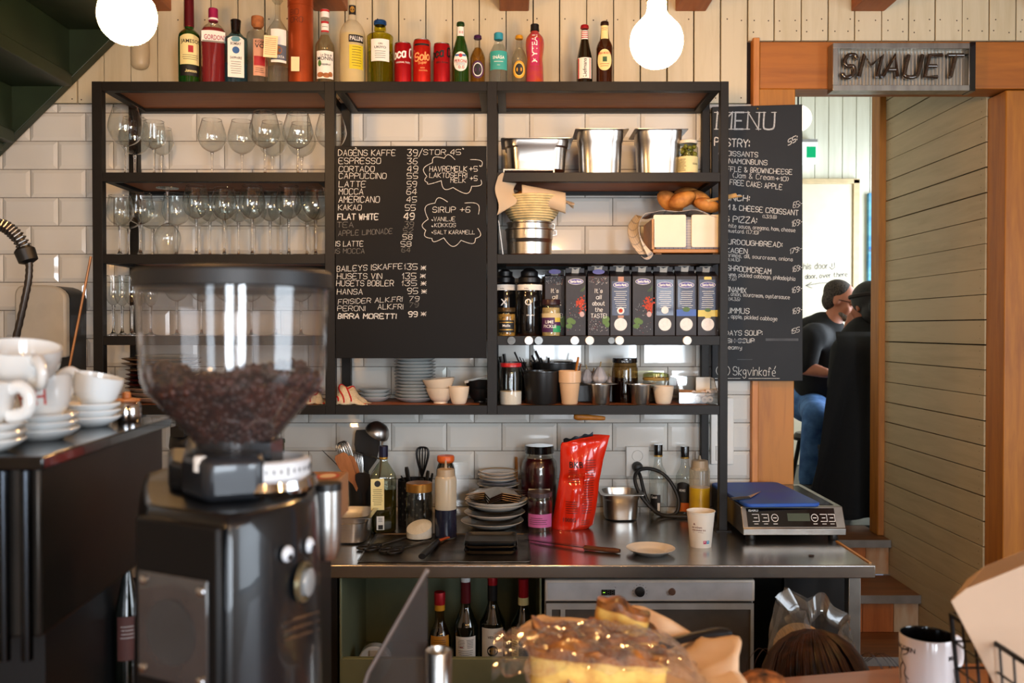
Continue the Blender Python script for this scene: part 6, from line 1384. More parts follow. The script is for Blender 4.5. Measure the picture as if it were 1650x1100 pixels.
for k in range(4):
    t = thing('star_mould', 'star shaped steel mould, %s from the bottom of the star stack' % ORD[k], 'mould', (ax(800, 2.99), 2.99, zt5 + k * .0065), .26 + .03 * k, 'stack of star shaped moulds'); b = M(); n = 6; vs = [(0, 0, .022)]; ro, ri = .104, .058
    ring = [((ro if i % 2 == 0 else ri) * math.cos(PI * i / n), (ro if i % 2 == 0 else ri) * math.sin(PI * i / n)) for i in range(2 * n)]
    vs += [(x, y, .004 if i % 2 == 0 else .012) for i, (x, y) in enumerate(ring)] + [(x * 1.03, y * 1.03, .002 if i % 2 == 0 else .01) for i, (x, y) in enumerate(ring)] + [(0, 0, .019)]
    m_ = 2 * n; fs = [(0, 1 + i, 1 + (i + 1) % m_) for i in range(m_)] + [(1 + i, 1 + m_ + i, 1 + m_ + (i + 1) % m_, 1 + (i + 1) % m_) for i in range(m_)] + [(1 + 2 * m_, 1 + m_ + (i + 1) % m_, 1 + m_ + i) for i in range(m_)]
    b.add(vs, fs); b.obj('star_shell', star_m, t, smooth=False)
dk = thing('added_support_pot', 'added dark pot at the wall carrying the small yellow rimmed plates', 'pot', (ax(803, 3.165), 3.165, ZC)); M().lathe([(0, .001), (.06, 0), (.068, .1), (.064, .1), (.056, .006), (0, .006)], seg=32).obj('shell', black_p, dk); M().lathe([(0, .104), (.069, .104), (.069, .1)], seg=32).obj('lid', black_p, dk)  # pot added as a hidden support for the small plates
yr = mt('ochre rim', '#b98a2c', .35, coat=.3)
for k in range(5): plate('small_plate', 'small plate with ochre rim, %s from the bottom of the little pile by the tiles' % ORD[k], 'small ochre rimmed plates', .068 if k else .074, .014, (ax(803, 3.165) - .004 * (k % 2), 3.165, ZC + .105 + k * .0115), white_c if k != 1 else mt('blue grey ceramic', '#7d8494', .3, coat=.3), yr if k > 1 else None)
stick('wooden_spoon', 'wooden spoon handle standing behind the small ochre rimmed plates', 'spoon', 833, 838, 832, 736, 3.225, .0075, pine_m, None)
# black dishes in front
for k in range(3):
    t = thing('black_dish', 'black rectangular dish, %s from the bottom of the pile on the tray' % ORD[k], 'dish', (ax(791, 2.68), 2.68, ZT2 + k * .0145), R.uniform(-.02, .02), 'black rectangular dishes'); hx, hy = .079 - .002 * (k == 2), .062
    b = M(); loft(b, [[(x, y, z) for x, y in rrect(hx * q, hy * q, .016)] for q, z in ((.86, 0), (.94, .004), (1, .0135), (.985, .0135), (.9, .006), (.84, .005))]); b.obj('shell', blk_t if k < 2 else mt('worn black stoneware', '#2a2a29', .35, var=.2), t, ang=35)
# jars of beetroot
beet = mt('beetroot', '#3d0714', .3, coat=.6, var=.3, scale=30)
small_jar('beetroot_jar', 'large jar of dark beetroot with black lid and white label', 869, 3.13, ZC + .0003, .0625, .258, beet, black_g, ([white_l, ink], .24, .45, 0.62, [('H', 'Pickled', -.4, .4, .03, 1, .75), ('H', 'Beetroot', -.42, .35, .03, 1, .85), ('H', 'Grans', -.36, .3, .03, 1, .6)]), .93, .1, .78)
small_jar('beetroot_jar', 'small jar of beetroot with pink label before the large jar', 870, 2.965, ZC + .0003, .041, .127, beet, mt('pale print lid', '#4a3f44', .3, .3), ([mt('pink label', '#c0609a', .5), ink, white_i], .12, .46, 1.15, [('R', -.9, .6, .3, .312, 1), ('R', -.9, .5, .25, .262, 1), ('R', -.9, .6, .2, .212, 1), ('R', -.8, .2, .35, .362, 1)]), .9, .12, .95)
# red coffee bag
Yg = 2.99; cf = thing('coffee_bag', 'crumpled bright red foil coffee bag standing open on the worktop', 'bag', (ax(930, Yg), Yg, ZC + .0006)); s = Yg / F; pb = 530 + (H - ZC) / s
edge = [(852, 889, 948), (846, 889, 956), (820, 894, 961), (795, 898, 964), (775, 901, 966), (760, 903, 969), (740, 903, 972.5), (720, 903.5, 978), (708, 906, 981), (702, 908, 983)]
def bag(front):
    def fn(u, v):
        f = v * (len(edge) - 1); i = min(int(f), len(edge) - 2); k = f - i; e0, e1 = edge[i], edge[i + 1]; py = e0[0] + (e1[0] - e0[0]) * k; xl = e0[1] + (e1[1] - e0[1]) * k; xr_ = e0[2] + (e1[2] - e0[2]) * k
        if v > .8: py += (1 - u) * 12 * (v - .8) / .2 - 5 * math.sin(PI * u) * (v - .8) / .2
        x = (xl + (xr_ - xl) * u - 930) * s; z = (pb - py) * s * 1.0 - .0003
        th = .034 * (1 - v ** 3) * (math.sin(PI * u) ** .6 if 0 < u < 1 else 0) + .001
        cr_ = .0045 * (abs(math.sin(9 * u + 4 * v)) - .5) * math.sin(PI * u) + .004 * (abs(math.sin(3 * u - 11 * v + 1)) - .5) * math.sin(PI * u) + .012 * math.exp(-((v - .47) / .05) ** 2) * math.sin(PI * u) * (-1 if u < .6 else .4)
        op = .022 * max(0, (v - .86) / .14) * math.sin(PI * u)
        return (x, (-th - cr_ - op if front else th + .012 + op) , max(z, .0))
    return fn
redf = mt('red foil', '#d3260e', .2, coat=.6, var=.06, scale=8)
b = M(); b.grid(bag(True), 40, 60); b.grid(bag(False), 20, 30)
b.uv = {}; b.obj('foil', redf, cf, ang=50)
b = M(); b.grid(lambda u, v: ((-22 + 48 * u) * s, .006 - .012 * math.sin(PI * u), (pb - 714 + 11 * u) * s + .012 * v + .003 * math.sin(20 * u) * v), 24, 3); b.uv = {}; b.obj('inner_lining', mt('dark foil', '#1d222a', .3, .6, var=.2), cf, smooth=False)
fr_ = bag(True)
def bmp(u, v):                                        # u, v in photo pixels
    py = -v; i = 0
    E = [(e[0], e[1], e[2]) for e in edge]
    vv = next((k + (E[k][0] - py) / (E[k][0] - E[k + 1][0]) for k in range(len(E) - 1) if E[k + 1][0] <= py <= E[k][0]), .5) / (len(E) - 1)
    f = vv * (len(E) - 1); k = min(int(f), len(E) - 2); q = f - k; xl = E[k][1] + (E[k + 1][1] - E[k][1]) * q; xr_ = E[k][2] + (E[k + 1][2] - E[k][2]) * q
    p = fr_(max(.02, min(.98, (u - xl) / (xr_ - xl))), vv); return (p[0], p[1] - .0016, p[2])
b = M(); b.text('BKB', 928, -752, 10, bmp, 0, 22); b.text('1000G', 917, -838, 6.5, bmp, 0, 20); b.lathe([(0, 0)], seg=3) if False else None
for x0, x1, y, n, st in ((916, 930, 757, 3, 3), (915, 934, 769, 3, 3.4), (944, 960, 740, 22, 4), (911, 930, 806, 6, 3.6), (936, 950, 836, 3, 3)):
    for k in range(n):
        xx = x0 + (-.35 * k if n > 10 else 0); 
        b.ribbon([(xx + (x1 - x0) * j / 6 * R.uniform(.9, 1), -(y + st * k)) for j in range(7)], .8, bmp)
b.obj('printing', mt('black foil print', '#1d0a08', .4), cf, smooth=False)
# pan, bottles by the socket, squeeze bottle
gn_pan('steel pan on the worktop against the tiles beside the red bag', 1000, 3.152, ZC + .0003, .064, .072, .095)
vin = thin('bottle glass', '#f4f6f5', '#a3aaa6', refl=1.3)
bottle('syrup_bottle', 'clear empty bottle with black cap and black label by the socket', 'bottle', 1061, 3.215, ZC + .0003, [(6, 736), (6.5, 744), (8, 752), (13, 762), (14.5, 770), (14.5, 800), (14, 832)], vin, [('cap', [(7, 716), (7.2, 717), (7, 735)], black_g), ('gold_ring', [(7.1, 733), (7.1, 735.5)], gold)], None, [(795, 822, 9, [blk, white_l, ink], [('T', 'Candi', -2, 801, 4, 10, 1), ('R', 4, 808, 8, 821, 1)], None, -5)], 'bottles by the socket')
bottle('syrup_bottle', 'clear bottle with black cap and black orange label behind the paper cup', 'bottle', 1104, 3.21, ZC + .0003, [(6, 738), (6.5, 746), (8, 754), (13, 763), (14.5, 772), (14.5, 800), (14, 832)], vin, [('cap', [(6.8, 719), (7, 720), (6.8, 738)], black_g), ('gold_ring', [(7, 736), (7, 738.5)], gold)], None, [(779, 822, 11, [blk, mt('orange peach print', '#c8641e', .5), white_i], [('R', -10, 808, 10, 822, 1), ('T', 'MONKS', -1, 790, 4, 10, 2), ('E', 2, 812, 4, 4, 1)], 'arch', -3)], 'bottles by the socket')
squeeze('squeeze bottle of yellow oil behind the paper cup', 1128, 3.12, 16.5, 734, 757, 785, thin('clear milky plastic', '#e8e2d2', '#b9b2a0', rough=.2, refl=.6, density=.22), mt('yellow oil', '#c39a1c', .3, coat=.3))
# paper cup
pc_ = thing('paper_cup', 'white paper coffee cup with small print standing on the worktop', 'cup', (ax(1130, 2.74), 2.74, ZC + .0003), -math.atan2(ax(1130, 2.74), 2.74)); r0, r1, hc = .0315, .042, .108
M().lathe([(0, .004), (r0 * .94, .004), (r0 * .96, 0), (r0, 0), (r1, hc - .002), (r1 + .0015, hc - .001), (r1 + .0015, hc + .0015), (r1 - .001, hc + .0015), (r1 - .0015, hc - .003), (r0 - .001, .008), (0, .008)], seg=40).obj('cup_wall', mt('cup card', '#e4dccf', .6, var=.02), pc_, ang=50)
b = M(); rr = lambda v: r0 + (r1 - r0) * v / hc + .0007; mpc = lambda u, v: (rr(v) * math.sin(u / rr(v)), -rr(v) * math.cos(u / rr(v)), v)
b.text('der mGrønt', -.012, .062, .0055, mpc, 0, .032); b.text('som smaker bra', -.006, .054, .0055, mpc, 0, .042); b.ribbon([(-.024, .049), (-.005, .0495), (.008, .049)], .0008, mpc, 0); b.ribbon(cr_smooth([(-.022, .072), (-.02, .076), (-.018, .072)], 3), .002, mpc, 0)
for k, m in ((0, 1), (1, 2)): b.grid(lambda u, v: mpc(.008 + .0105 * k + .0098 * u, .014 + .0098 * v), 6, 2, m)
b.uv = {}; b.lift = 0
for k in (0, 1): b.ribbon([(.0105 + .0105 * k, .019), (.0125 + .0105 * k, .0215), (.0145 + .0105 * k, .019)], .0012, lambda u, v: (mpc(u, v)[0], mpc(u, v)[1] - .0005, v), 3)
b.obj('printing', [mt('brown red print', '#7a3a38', .6), mt('magenta print', '#b82a5e', .6), mt('cyan print', '#4a9cc0', .6), white_i], pc_, smooth=False)
# saucer and knife
plate('saucer', 'ivory saucer lying alone near the front of the worktop', None, .0715, .017, (ax(1049, 2.655), 2.655, ZC + .0003), ivory, cat='saucer')
kf = thing('kitchen_knife', 'long knife with brown wooden handle lying before the red bag', 'knife', (0, 0, 0)); a, c, e = at(999, 896, yb(893)), at(942, 885, yb(887)), at(845, 872, yb(872)); zk = ZC + .008
a.z = c.z = zk; e.z = ZC + .004
M().tube([a, a.lerp(c, .15), a.lerp(c, .6), c], [.008, .0115, .0095, .0105], 10, flat=.7).obj('handle', wood('brown handle', '#5a3018', '#3c1e0e', .45, axis=0), kf)
u = (e - c).normalized(); n = Vector((-u.y, u.x, 0)); M().add([c - n * .011, c + n * .011, c.lerp(e, .7) + n * .01, e, c.lerp(e, .7) - n * .011, c - n * .011 + Vector((0, 0, .0015)), c + n * .011 + Vector((0, 0, .0025)), c.lerp(e, .7) + n * .01 + Vector((0, 0, .0025)), e + Vector((0, 0, .001)), c.lerp(e, .7) - n * .011 + Vector((0, 0, .001))], [(4, 3, 2, 1, 0), (5, 6, 7, 8, 9), (0, 1, 6, 5), (1, 2, 7, 6), (2, 3, 8, 7), (3, 4, 9, 8), (4, 0, 5, 9)]).obj('blade', mt('dark blade', '#6b6764', .25, 1, var=.1), kf)
sd = M().sph((0, 0, 0), (.009, .004, .0025), seg=12, rings=8).obj('coffee_husk', mt('dark husk', '#23130e', .5), None, (ax(1309, yb(897)), yb(897), ZC + .002), rz=-.1); tag(sd, 'small dark husk lying on the worktop before the hotplate', 'crumb')
# induction hob
hb_ = thing('induction_hob', 'steel countertop induction hob with black control panel', 'hob', (0, 0, 0)); xa, xb, y0, y1, zt_ = .722, 1.043, 2.80, 3.245, 1.0
b = M(); b.prism([(y0, .917), (y1, .917), (y1, zt_), (y0 + .035, zt_), (y0 + .003, .938), (y0, .937)], xa, xb, plane='yz'); b.obj('housing', steel_d, hb_, bevel=.002)
M().bx(xa + .02, xb - .02, y0 + .055, y1 - .04, zt_ - .001, zt_ + .0015).obj('glass_top', black_g, hb_)
pan = M(); sl = lambda u, v: (u, y0 + .003 + (v - .938) / (zt_ - .938) * .032, v); nrm = Vector((0, -.062, .032)).normalized()
pm = lambda lift: (lambda u, v: tuple(Vector(sl(u, v)) + nrm * lift)); q = pm(.001); x0, x1, z0, z1 = xa + .016, xb - .028, .942, .995
pan.add([q(x0, z0), q(x1, z0), q(x1, z1), q(x0, z1)], [(0, 1, 2, 3)], 0); q = pm(.0016)
pan.add([q(.865, .958), q(.935, .958), q(.935, .98), q(.865, .98)], [(0, 1, 2, 3)], 1); pan.text('ISARU', x0 + .022, .985, .006, q, 2, .03)
for xx in (.765, .795, .825, .95, .978, 1.003): 
    pan.ribbon([(xx + .0105 * math.cos(a), .967 + .0105 * math.sin(a)) if xx in (.825, .95) else (xx + p, .967 + r) for a, p, r in [(2 * PI * k / 12, *[(-.01, -.01), (.01, -.01), (.01, .01), (-.01, .01)][min(3, k * 4 // 13)]) for k in range(13)]], .0016, q, 2)
    pan.ribbon([(xx - .005, .967), (xx + .005, .967)], .002, q, 2); pan.ribbon([(xx - .006, .95), (xx + .006, .95)], .0016, q, 2)
pan.obj('control_panel', [black_g, mt('lcd', '#4a5448', .2), white_i], hb_, smooth=False)
for x, y in ((xa + .03, y0 + .03), (xb - .03, y0 + .03), (xa + .03, y1 - .04), (xb - .03, y1 - .04)): M().lathe([(0, 0), (.014, 0), (.016, .004), (.013, .02), (0, .02)], (x, y, ZC), 16).obj('foot', black_p, hb_)
bl = thing('cutting_board', 'blue plastic cutting board lying on the induction hob', 'cutting board', (.84, 3.01, zt_ + .002), .06); M().prism(rrect(.122, .198, .025), 0, .0115, plane='xy').obj('board', mt('blue plastic', '#1c4cb4', .55, var=.06, scale=8, col2='#2a59a6'), bl, bevel=.003)
pk_ = thing('paring_knife', 'small knife with dark handle lying on the blue cutting board', 'knife', (0, 0, 0)); zz = zt_ + .016; a, c, e = at(1178, 808, 2.86), at(1206, 797, 2.9), at(1223, 785, 2.98); 
for q in (a, c, e): q.z = zz
a.z += .003
M().tube([a, a.lerp(c, .5), c], [.007, .0095, .008], 10, flat=.6).obj('handle', mt('dark handle', '#3a3836', .4), pk_); u = (e - c).normalized(); n = Vector((-u.y, u.x, 0))
M().add([c - n * .009, c + n * .009, e + u * .03 + n * .004, c - n * .009 + Vector((0, 0, .002)), c + n * .009 + Vector((0, 0, .002)), e + u * .03 + n * .004 + Vector((0, 0, .001))], [(2, 1, 0), (3, 4, 5), (0, 1, 4, 3), (1, 2, 5, 4), (2, 0, 3, 5)]).obj('blade', steel, pk_)
# thermos and green bottle towards the coffee machine
th = thing('airpot', 'steel airpot with black pump lid half hidden by the grinder', 'thermos', (ax(299, 2.8), 2.8, ZC)); r = .05
M().lathe([(0, 0), (r, 0), (r, .27), (r * .97, .29)], seg=32).obj('body', steel, th); M().lathe([(r * .97, .29), (r * 1.02, .3), (r * .95, .33), (r * .6, .35), (r * .6, .38), (0, .383)], seg=28).bx(-.02, .02, -r * 1.5, 0, .335, .365).obj('pump_lid', black_p, th)
bottle('wine_bottle', 'empty green wine bottle standing against the tiles behind the cardboard box', 'bottle', 452.5, 3.1, ZC + .0003, [(5.8, 707), (5.8, 712), (5.2, 716), (6, 735), (9.5, 752), (16, 775), (17, 790), (17, 838)], g_green, [('lip', [(6.4, 708), (6.4, 713)], g_green)], None)
# ================================================================== UNDER THE WORKTOP
cab = thing('steel_cabinet', 'open stainless steel compartment under the worktop holding wine bottles', 'cabinet', (0, 0, 0)); Yc = 2.57; xa, xb = ax(546, Yc), ax(873, Yc); zl = az(1061, Yc); zt_ = ZC - .038; zi = zl - .1
inox = mt('green reflection inox', '#8a9174', .45, .45, var=.1, scale=5)  # green reflection in the steel is put into its base colour
for nm, a in (('side_wall', (xa, xa + .006, Yc, 3.1, 0.05, zt_)), ('side_wall', (xb - .006, xb, Yc, 3.1, .05, zt_)), ('back_wall_panel', (xa, xb, 3.0, 3.006, .05, zt_)), ('cabinet_shelf', (xa + .006, xb - .006, Yc + .02, 3.0, zi - .006, zi)), ('front_lip', (xa, xb, Yc, Yc + .02, .05, zl))):
    M().bx(*a).obj(nm, inox, cab, bevel=.001)
Yw = 2.69
def wine(label, cx, top, hw, caps, labs, mat=g_dark, liq=None, grp='wine bottles under the worktop'):
    s = Yw / F; pb = 530 + (H - zi) / s
    return bottle('wine_bottle', label, 'bottle', cx, Yw, zi + .0003, [(7.4, top + 5), (7.4, top + 40), (9, top + 50), (15, top + 64), (hw * .97, top + 74), (hw, top + 84), (hw, pb - 2)], mat, caps, liq, labs, grp, pyb=pb)
rdf = mt('red foil capsule', '#a81420', .35, .3)
wine('rum bottle with red cap and yellow labels beside the glass screen', 708, 955, 18, [('cap', [(8.6, 955), (9, 956), (8.8, 975)], rdf), ('band', [(8.4, 975), (8.6, 984)], mt('yellow foil', '#c88a1c', .4))], [(1022, 1052, 17, [mt('amber label', '#c07d18', .5), blk], [('L', -12, 12, 1028, 5, 3.2, 1)])], thin('amber bottle glass', '#d9c49a', '#5a3d18', refl=1.4), (1018, lq('brown rum', '#4a2508', .5)))
wine('red wine bottle with white stopper and maroon foil', 750, 932, 19.5, [('stopper', [(7.4, 931), (8.2, 933), (7.8, 938)], white_c), ('foil', [(8, 938), (8.2, 972)], maroon)], [(1022, 1062, 18, [white_l, blk, red_i], [('L', -14, -1, 1027, 6, 2.4, 1), ('L', 1, 14, 1027, 6, 2.4, 1), ('L', -13, 13, 1044, 5, 3.2, 1), ('R', -10, 1038, -4, 1039.5, 2)])])
wine('red wine bottle with red top and white label bearing a round dark seal', 793.5, 927, 20.5, [('foil', [(7.8, 927), (8.2, 928), (8, 943)], rdf), ('lower_foil', [(8, 943), (8.1, 968)], mt('black foil', '#15161a', .4))], [(1008, 1064, 19.5, [white_l, blk, gold], [('T', 'VIDUZ', 0, 1024, 4, 16, 1), ('E', 0, 1044, 9, 9, 1), ('E', 0, 1044, 5.5, 5.5, 2), ('E', 0, 1044, 4.5, 4.5, 1), ('T', 'SANTU', 0, 1062, 5, 16, 1)])])
wine('red wine bottle with red foil and cream neck band, beside the fridge', 843.5, 933, 20.5, [('foil', [(7.8, 933), (8.4, 934), (8.2, 964)], rdf), ('neck_band', [(8.7, 963), (8.9, 975)], cream_l)], [(1010, 1060, 8, [cream_l, ink], [('L', -6, 6, 1018, 9, 4, 1)], None, -16)])
tp = thing('tape_dispenser', 'white rounded plastic dispenser lying in the steel compartment', 'dispenser', (ax(603, 2.7), 2.7, zi)); w = .048
M().prism([(w * math.cos(a), w * 1.05 + w * .95 * math.sin(a)) for a in [PI * k / 16 for k in range(17)]] + [(-w, 0), (w, 0)], -.02, .02).obj('body', white_c, tp, bevel=.004); M().bx(-.012, .012, -.024, -.019, .06, .085).obj('notch', cream_c, tp)
# fridge
fg = thing('undercounter_fridge', 'grey undercounter fridge with dark inox door and small display', 'fridge', (0, 0, 0)); Yf = 2.545; xa, xb = ax(878, Yf), ax(1218, Yf); zt_ = az(934, Yf); zp = az(969, Yf); fgm = mt('grey enamel', '#aeadab', .4, .2, var=.04)
M().bx(xa, xb, Yf + .02, 3.15, .06, zt_).obj('body', fgm, fg, bevel=.003); M().bx(xa, xb, Yf, Yf + .03, zp, zt_).obj('control_fascia', mt('grey enamel frame', '#c4bdb4', .4, .2), fg, bevel=.004)
M().bx(xa + .008, xb - .008, Yf - .001, Yf + .002, zp + .006, zt_ - .008).obj('fascia_panel', mt('grey fascia', '#b0b2b6', .4, .1), fg)
b = M(); b.bx(xa + .004, xb - .004, Yf + .004, Yf + .02, .08, zp - .004); b.obj('door', mt('dark inox door', '#68635e', .35, .6, var=.06), fg, bevel=.003)
b = M(); b.bx(xa + .004, xb - .003, Yf - .001, Yf + .004, zp - .022, zp - .005); b.bx(xb - .012, xb - .003, Yf - .001, Yf + .004, .08, zp - .022); b.bx(xa + .004, xa + .02, Yf - .001, Yf + .004, .08, zp - .022); b.bx(xa + .045, xa + .058, Yf - .001, Yf + .004, .08, zp - .022); b.obj('door_frame', mt('light door frame', '#adb0b2', .35, .4), fg)
c0_ = at(980, 954, Yf - .001); b = M(); b.bx(c0_.x - .019, c0_.x + .019, Yf - .003, Yf, c0_.z - .008, c0_.z + .008, 0)
for k in range(3):
    xx = c0_.x - .012 + .012 * k; m = 1 if k == 0 else 2
    for dz in (-.006, 0, .006): b.bx(xx - .003, xx + .003, Yf - .0036, Yf - .003, c0_.z + dz - .0006, c0_.z + dz + .0006, 1 if (k == 0 and dz == 0) else 2)
    for dx in (-.0036, .0036):
        for dz in (-.003, .003): b.bx(xx + dx - .0005, xx + dx + .0005, Yf - .0036, Yf - .003, c0_.z + dz - .0022, c0_.z + dz + .0022, 2)
b.obj('display', [black_g, emis('green led', '#8fe83a', 2.5), mt('unlit segment', '#4d4d4a', .5)], fg)
c1_ = at(1031, 953, Yf - .001); b = M(); b.lathe([(0, .012), (.0125, .01), (.0145, 0)], tuple(c1_), 24, tf=Matrix.Rotation(PI / 2, 3, 'X')); b.bx(c1_.x - .009, c1_.x + .009, Yf - .0165, Yf - .011, c1_.z - .0012, c1_.z + .0022); b.obj('thermostat_knob', black_p, fg)
b = M()
for k in range(9): a = PI * (k / 8 * 1.2 - .1); b.bx(c1_.x + .02 * math.cos(a) - .0008, c1_.x + .02 * math.cos(a) + .0008, Yf - .0018, Yf - .001, c1_.z + .02 * math.sin(a) - .0008, c1_.z + .02 * math.sin(a) + .0008)
b.text("°C", c0_.x + .02, c0_.z + .012, .004, lambda u, v: (u, Yf - .0016, v)); b.obj('dial_mark', ink, fg)
M().lathe([(0, .008), (.008, .008), (.0105, .002), (.0105, 0)], tuple(at(1083, 953, Yf - .001)), 20, tf=Matrix.Rotation(PI / 2, 3, 'X')).obj('lock', mt('copper lock', '#8a6a5a', .35, .8), fg)
# black bin and clear bag
bn_ = thing('waste_bin', 'black waste bin in the dark gap under the worktop end', 'bin', (0, 0, 0)); xa, xb = ax(1262, 2.75), ax(1372, 2.75)
b = M(); b.bx(xa, xb, 2.75, 2.756, 0, .84); b.bx(xa, xa + .006, 2.75, 3.15, 0, .84); b.bx(xb - .006, xb, 2.75, 3.15, 0, .84); b.bx(xa, xb, 3.144, 3.15, 0, .84); b.bx(xa, xb, 2.75, 3.15, 0, .02); b.bx(xa - .004, xb + .004, 2.745, 3.155, .84, .85); b.obj('bin_shell', black_p, bn_)
bg = thing('plastic_bag', 'crumpled clear plastic bag standing open below the worktop end', 'bag', (0, 0, 0)); c_ = at(1308, 1022, 2.38)
film = thin('clear film', '#e4e4e2', '#b5b5b3', rough=.12, refl=1.8, density=.06)
def bagf(u, v):
    a = 2 * PI * u; r = .105 + .02 * math.sin(3 * a + 1) + .012 * math.sin(7 * a) * v + .01 * math.sin(11 * a + 9 * v) - .05 * max(0, v - .6)
    return (c_.x + r * 1.0 * math.sin(a) + .02 * v, 2.38 - r * .8 * math.cos(a), c_.z - .25 + .3 * v + .05 * v * math.sin(a * 1.0 - 2.3) + .012 * math.sin(5 * a) * v)
b = M(); b.grid(bagf, 60, 20); b.uv = {}; b.obj('film', film, bg, ang=20)
def fold_(u, v):
    p = Vector(bagf(u, 1)); cc = Vector((c_.x + .02, 2.38, c_.z + .03)); return p.lerp(cc, .35 * math.sin(PI * v * .8)) + Vector((0, 0, -.045 * v + .01 * math.sin(20 * u)))
b = M(); b.grid(fold_, 60, 6); b.uv = {}; b.obj('folded_rim', film, bg, ang=20)
ck = M().lathe([(0, 0), (.07, 0), (.07, .006), (0, .006)], seg=40).obj('cardboard_disc', mt('corrugated card', '#b08a5e', .8, var=.12, scale=60, stretch=(6, 1, 1)), None, (c_.x - .03, 2.38, c_.z - .04), rot=(.9, -.35, 0)); tag(ck, 'brown corrugated cardboard disc inside the clear plastic bag', 'cardboard')

o = M().bx(-1.9, ax(543, 2.62), 2.62, 3.2, 0, ZC - .04).obj('gap_block', mt('gap block black', '#1a1715', .5), None, bevel=.003); tag(o, 'added dark block filling the black gap under the worktop behind the coffee grinder', 'cabinet')  # dark block added so the gap under the worktop reads black
# ================================================================== BAR AND WHAT STANDS ON IT
ZB = 1.0
bar = thing('bar_counter', 'warm wooden bar top with mug, cake and coffee machine on it', 'bar', (0, 0, 0))
bw = wood('oiled bar oak', '#8f5526', '#6f3d18', .35, axis=0, scale=5, coat=.2)
M().prism([(-1.5, .45), (1.6, .45), (1.6, 1.56), (.72, 1.5), (.42, 1.44), (.25, 1.40), (-1.5, 1.40)], ZB - .04, ZB, plane='xy').obj('bar_top', bw, bar, bevel=.004)
M().prism([(-1.45, .55), (1.5, .55), (1.5, 1.4), (-1.45, 1.3)], 0, ZB - .04, plane='xy').obj('bar_front', mt('pale bar panel', '#a39a8c', .6), bar)
# ------------------------------------------------------------------ espresso machine
em = thing('espresso_machine', 'black espresso machine with white cups stacked on its top', 'coffee machine', (0, 0, 0))
P1, P2 = Vector((-.487, .928)), Vector((-.512, 1.318)); back = P2 - P1; lft = Vector((-back.y, back.x)).normalized(); zt_, zb_ = 1.43, 1.24
q = [P1, P2, P2 + lft * .75, P1 + lft * .75]
gun = mt('brushed dark panel', '#39342f', .38, .75, var=.15, scale=5)
M().prism([tuple(p) for p in q], zb_, zt_ - .012, plane='xy').obj('upper_body', gun, em, bevel=.004)
o_ = lambda p, d, e: p + back.normalized() * d + lft * e
M().prism([tuple(o_(P1, -.012, -.008)), tuple(o_(P2, .012, -.008)), tuple(o_(P2, .012, .76)), tuple(o_(P1, -.012, .76))], zt_ - .014, zt_, plane='xy').obj('cup_tray', black_g, em, bevel=.002)
M().prism([tuple(o_(P1, -.012, .055)), tuple(o_(P1, -.004, .055)), tuple(o_(P1, -.004, .74)), tuple(o_(P1, -.012, .74))], zb_ - .03, zt_ - .02, plane='xy').obj('front_glass', black_g, em)
M().prism([tuple(o_(P1, -.014, .07)), tuple(o_(P1, -.011, .07)), tuple(o_(P1, -.011, .6)), tuple(o_(P1, -.014, .6))], zt_ - .026, zt_ - .019, plane='xy').obj('copper_strip', mt('copper strip', '#8a4a2a', .3, .8), em)
for d in (0, .045): M().tube([(*o_(P1, -.006, .012 + d * .5), zb_ - .02), (*o_(P1, -.006, .012 + d * .5), zt_ - .015)], .006, 10).obj('corner_trim', mt('dark chrome', '#3c4046', .2, 1), em)
M().prism([tuple(o_(P2, -.0, .005)), tuple(o_(P2, .012, .005)), tuple(o_(P2, .012, .02)), tuple(o_(P2, 0, .02))], zb_ - .02, zt_, plane='xy').obj('rear_trim', black_p, em)
M().prism([tuple(o_(P1, .12, .05)), tuple(o_(P2, -.02, .05)), tuple(o_(P2, -.02, .7)), tuple(o_(P1, .12, .7))], ZB + .05, zb_, plane='xy').obj('lower_body', black_p, em)
M().prism([tuple(o_(P1, -.03, .02)), tuple(o_(P2, -.02, .02)), tuple(o_(P2, -.02, .72)), tuple(o_(P1, -.03, .72))], ZB + .012, ZB + .05, plane='xy').obj('drip_tray', black_p, em, bevel=.003)
b = M(); 
for k in range(9): p = o_(P1, .02, .08 + k * .07); b.tube([(p.x, p.y, ZB + .055), (p.x + back.x * .2, p.y + back.y * .2, ZB + .055)], .004, 6)
b.obj('drip_grid', steel, em)
for dd, ee in ((.02, .06), (.3, .06), (.02, .68), (.3, .68)): p = o_(P1, dd, ee); M().lathe([(0, 0), (.02, 0), (.02, .014), (0, .014)], (p.x, p.y, ZB), 14).obj('foot', black_p, em)
for k, e in enumerate((.27, .5)):
    p = o_(P1, -.005, e); M().lathe([(0, 0), (.03, 0), (.034, .05), (0, .05)], (p.x, p.y, zb_ - .075), 20).tube([(p.x, p.y, zb_ - .06), (p.x - lft.x * 0 - back.x * .4, p.y - back.y * .4, zb_ - .075)], .011, 10).obj('group_head', steel, em)
